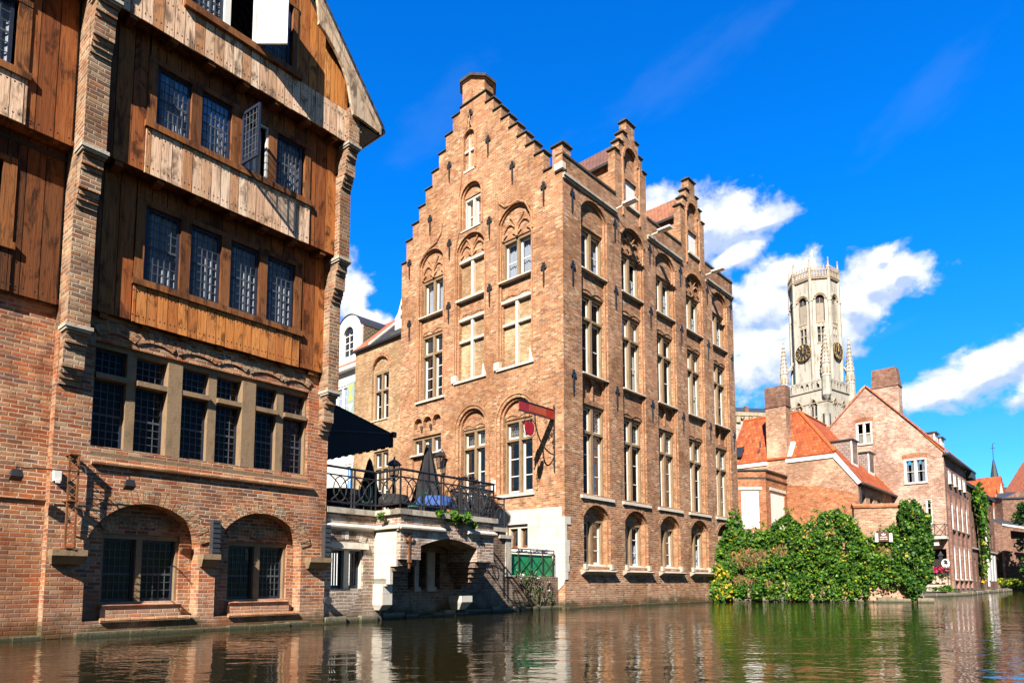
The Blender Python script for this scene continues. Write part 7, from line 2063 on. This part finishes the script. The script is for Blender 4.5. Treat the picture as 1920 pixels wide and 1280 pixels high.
for k_ in (3, 4, 5, 6, 7):
    F = octF(k_)
    mb = MB(F); mb.fb(-sd, sd, .35, -.1, 70.2, 70.5); mb.fb(-sd, sd, .45, .1, 70.5, 70.7); mb.fb(-sd, sd, .38, .12, 72.1, 72.35)
    for i in range(7):
        x = -sd + 2 * sd * i / 6; mb.fb(x - .09, x + .09, .36, .14, 70.7, 72.1)
        if i < 6:
            m_ = x + sd / 6; mb.ftube([(m_ + .24 * math.cos(q * math.pi / 3), .25, 71.4 + .4 * math.sin(q * math.pi / 3)) for q in range(6)], .07, 4, closed=True)
    mb.build('pierced_parapet', 'belfry_ochre', TB)
    mb = MB(F)
    for i in range(6):
        x = -sd + 2 * sd * (i + .5) / 6; mb.prism([(x - .22, 72.35), (x + .22, 72.35), (x + .1, 72.8), (x + .16, 73.0), (x, 73.35), (x - .16, 73.0), (x - .1, 72.8)], .3, .18)
    mb.build('crest', 'belfry_ochre', TB)
mb = MB(); mb.lathe([(5.0, 71.0), (4.6, 71.4), (.3, 72.2)], (0, 0, 0), 8, rot=R(22.5)); mb.build('roof', 'slate_far', TB)
mb = MB(); mb.tube([(0, 0, 72), (0, 0, 79.6)], [.16, .08], 6); mb.build('flagpole', 'white_paint', TB)
mb = MB(); mb.tube([(-4.0, 2.4, 72), (-4.0, 2.4, 75.8)], .06, 5); mb.build('lightning_rod', 'iron', TB)
# clocks on the faces that match the square
for k_ in (4, 6):
    F = octF(k_); cz = 53.4; rr = 1.95
    mb = MB(F); mb.prism([(rr * math.cos(i * math.pi / 16), cz + rr * math.sin(i * math.pi / 16)) for i in range(32)], .55, .2); c_ = mb.build('clock', 'clock', TB)
    mb = MB(F); mb.ftube([(rr * .97 * math.cos(i * math.pi / 16), .56, cz + rr * .97 * math.sin(i * math.pi / 16)) for i in range(32)], .05, 4, closed=True)
    mb.ftube([(rr * .5 * math.cos(i * math.pi / 12), .56, cz + rr * .5 * math.sin(i * math.pi / 12)) for i in range(24)], .03, 4, closed=True)
    NUM = ['XII', 'I', 'II', 'III', 'IV', 'V', 'VI', 'VII', 'VIII', 'IX', 'X', 'XI']
    for i, s in enumerate(NUM):
        a = math.pi / 2 - i * math.pi / 6; ca, sa = math.cos(a), math.sin(a)
        def G_(x, y): return (rr * .74 * ca + x * sa + y * ca, .57, cz + rr * .74 * sa - x * ca + y * sa)
        wid = {'I': .1, 'V': .2, 'X': .2}
        tot = sum(wid[q] for q in s); x = -tot / 2
        sg = 1 if k_ in (4, 6) else -1
        for q in s:
            w_ = wid[q]; hgt = .3
            if q == 'I': strokes = [((x + .05, -hgt), (x + .05, hgt))]
            elif q == 'V': strokes = [((x + .02, hgt), (x + .1, -hgt)), ((x + .18, hgt), (x + .1, -hgt))]
            else: strokes = [((x + .02, hgt), (x + .18, -hgt)), ((x + .18, hgt), (x + .02, -hgt))]
            for p, r_ in strokes: mb.ftube([G_(*p), G_(*r_)], .03, 4)
            x += w_
    mb.build('numerals', 'gold', c_)
    mb = MB(F)
    for ang, ln in ((math.pi / 2 + R(-5), 1.25), (math.pi / 2 - R(92), .85)):
        mb.ftube([(-.2 * math.cos(ang), .6, cz - .2 * math.sin(ang)), (ln * math.cos(ang), .6, cz + ln * math.sin(ang))], [.08, .03], 4)
    mb.build('hands', 'gold', c_)

# ---- crenellated hall roof between the gabled house and the chimney
HL = thing('market_hall', 'pale stone hall with a corbelled cornice just visible behind the orange roof', 'hall', (36.7, 108, 0), R(8))
mb = MB(); mb.bx(0, 12, 0, 10, 0, 27.5); mb.build('wall', 'belfry_stone', HL)
mb = MB()
for i in range(9): mb.fb(.2 + i * 1.4, .9 + i * 1.4, .35, 0, 27.2, 28.3)
mb.fb(-.3, 12.3, .45, -.2, 28.3, 28.9)
for i in range(9): mb.prism([(.9 + i * 1.4, 28.3), (1.6 + i * 1.4, 28.3), (1.25 + i * 1.4, 27.7)], .3, 0)
mb.build('corbelled_cornice', 'belfry_ochre', HL)
mb = MB(); mb.hexa([(-.3, -.3, 28.9), (12.3, -.3, 28.9), (12.3, 10, 28.9), (-.3, 10, 28.9), (1, 4.5, 31.0), (12.3, 4.5, 31.0), (12.3, 5.5, 31.0), (1, 5.5, 31.0)]); mb.build('roof', 'slate_far', HL)
mb = MB(); mb.bx(2.2, 2.8, .5, 1.1, 28.5, 30.2); mb.build('chimney', 'brick_far', HL)
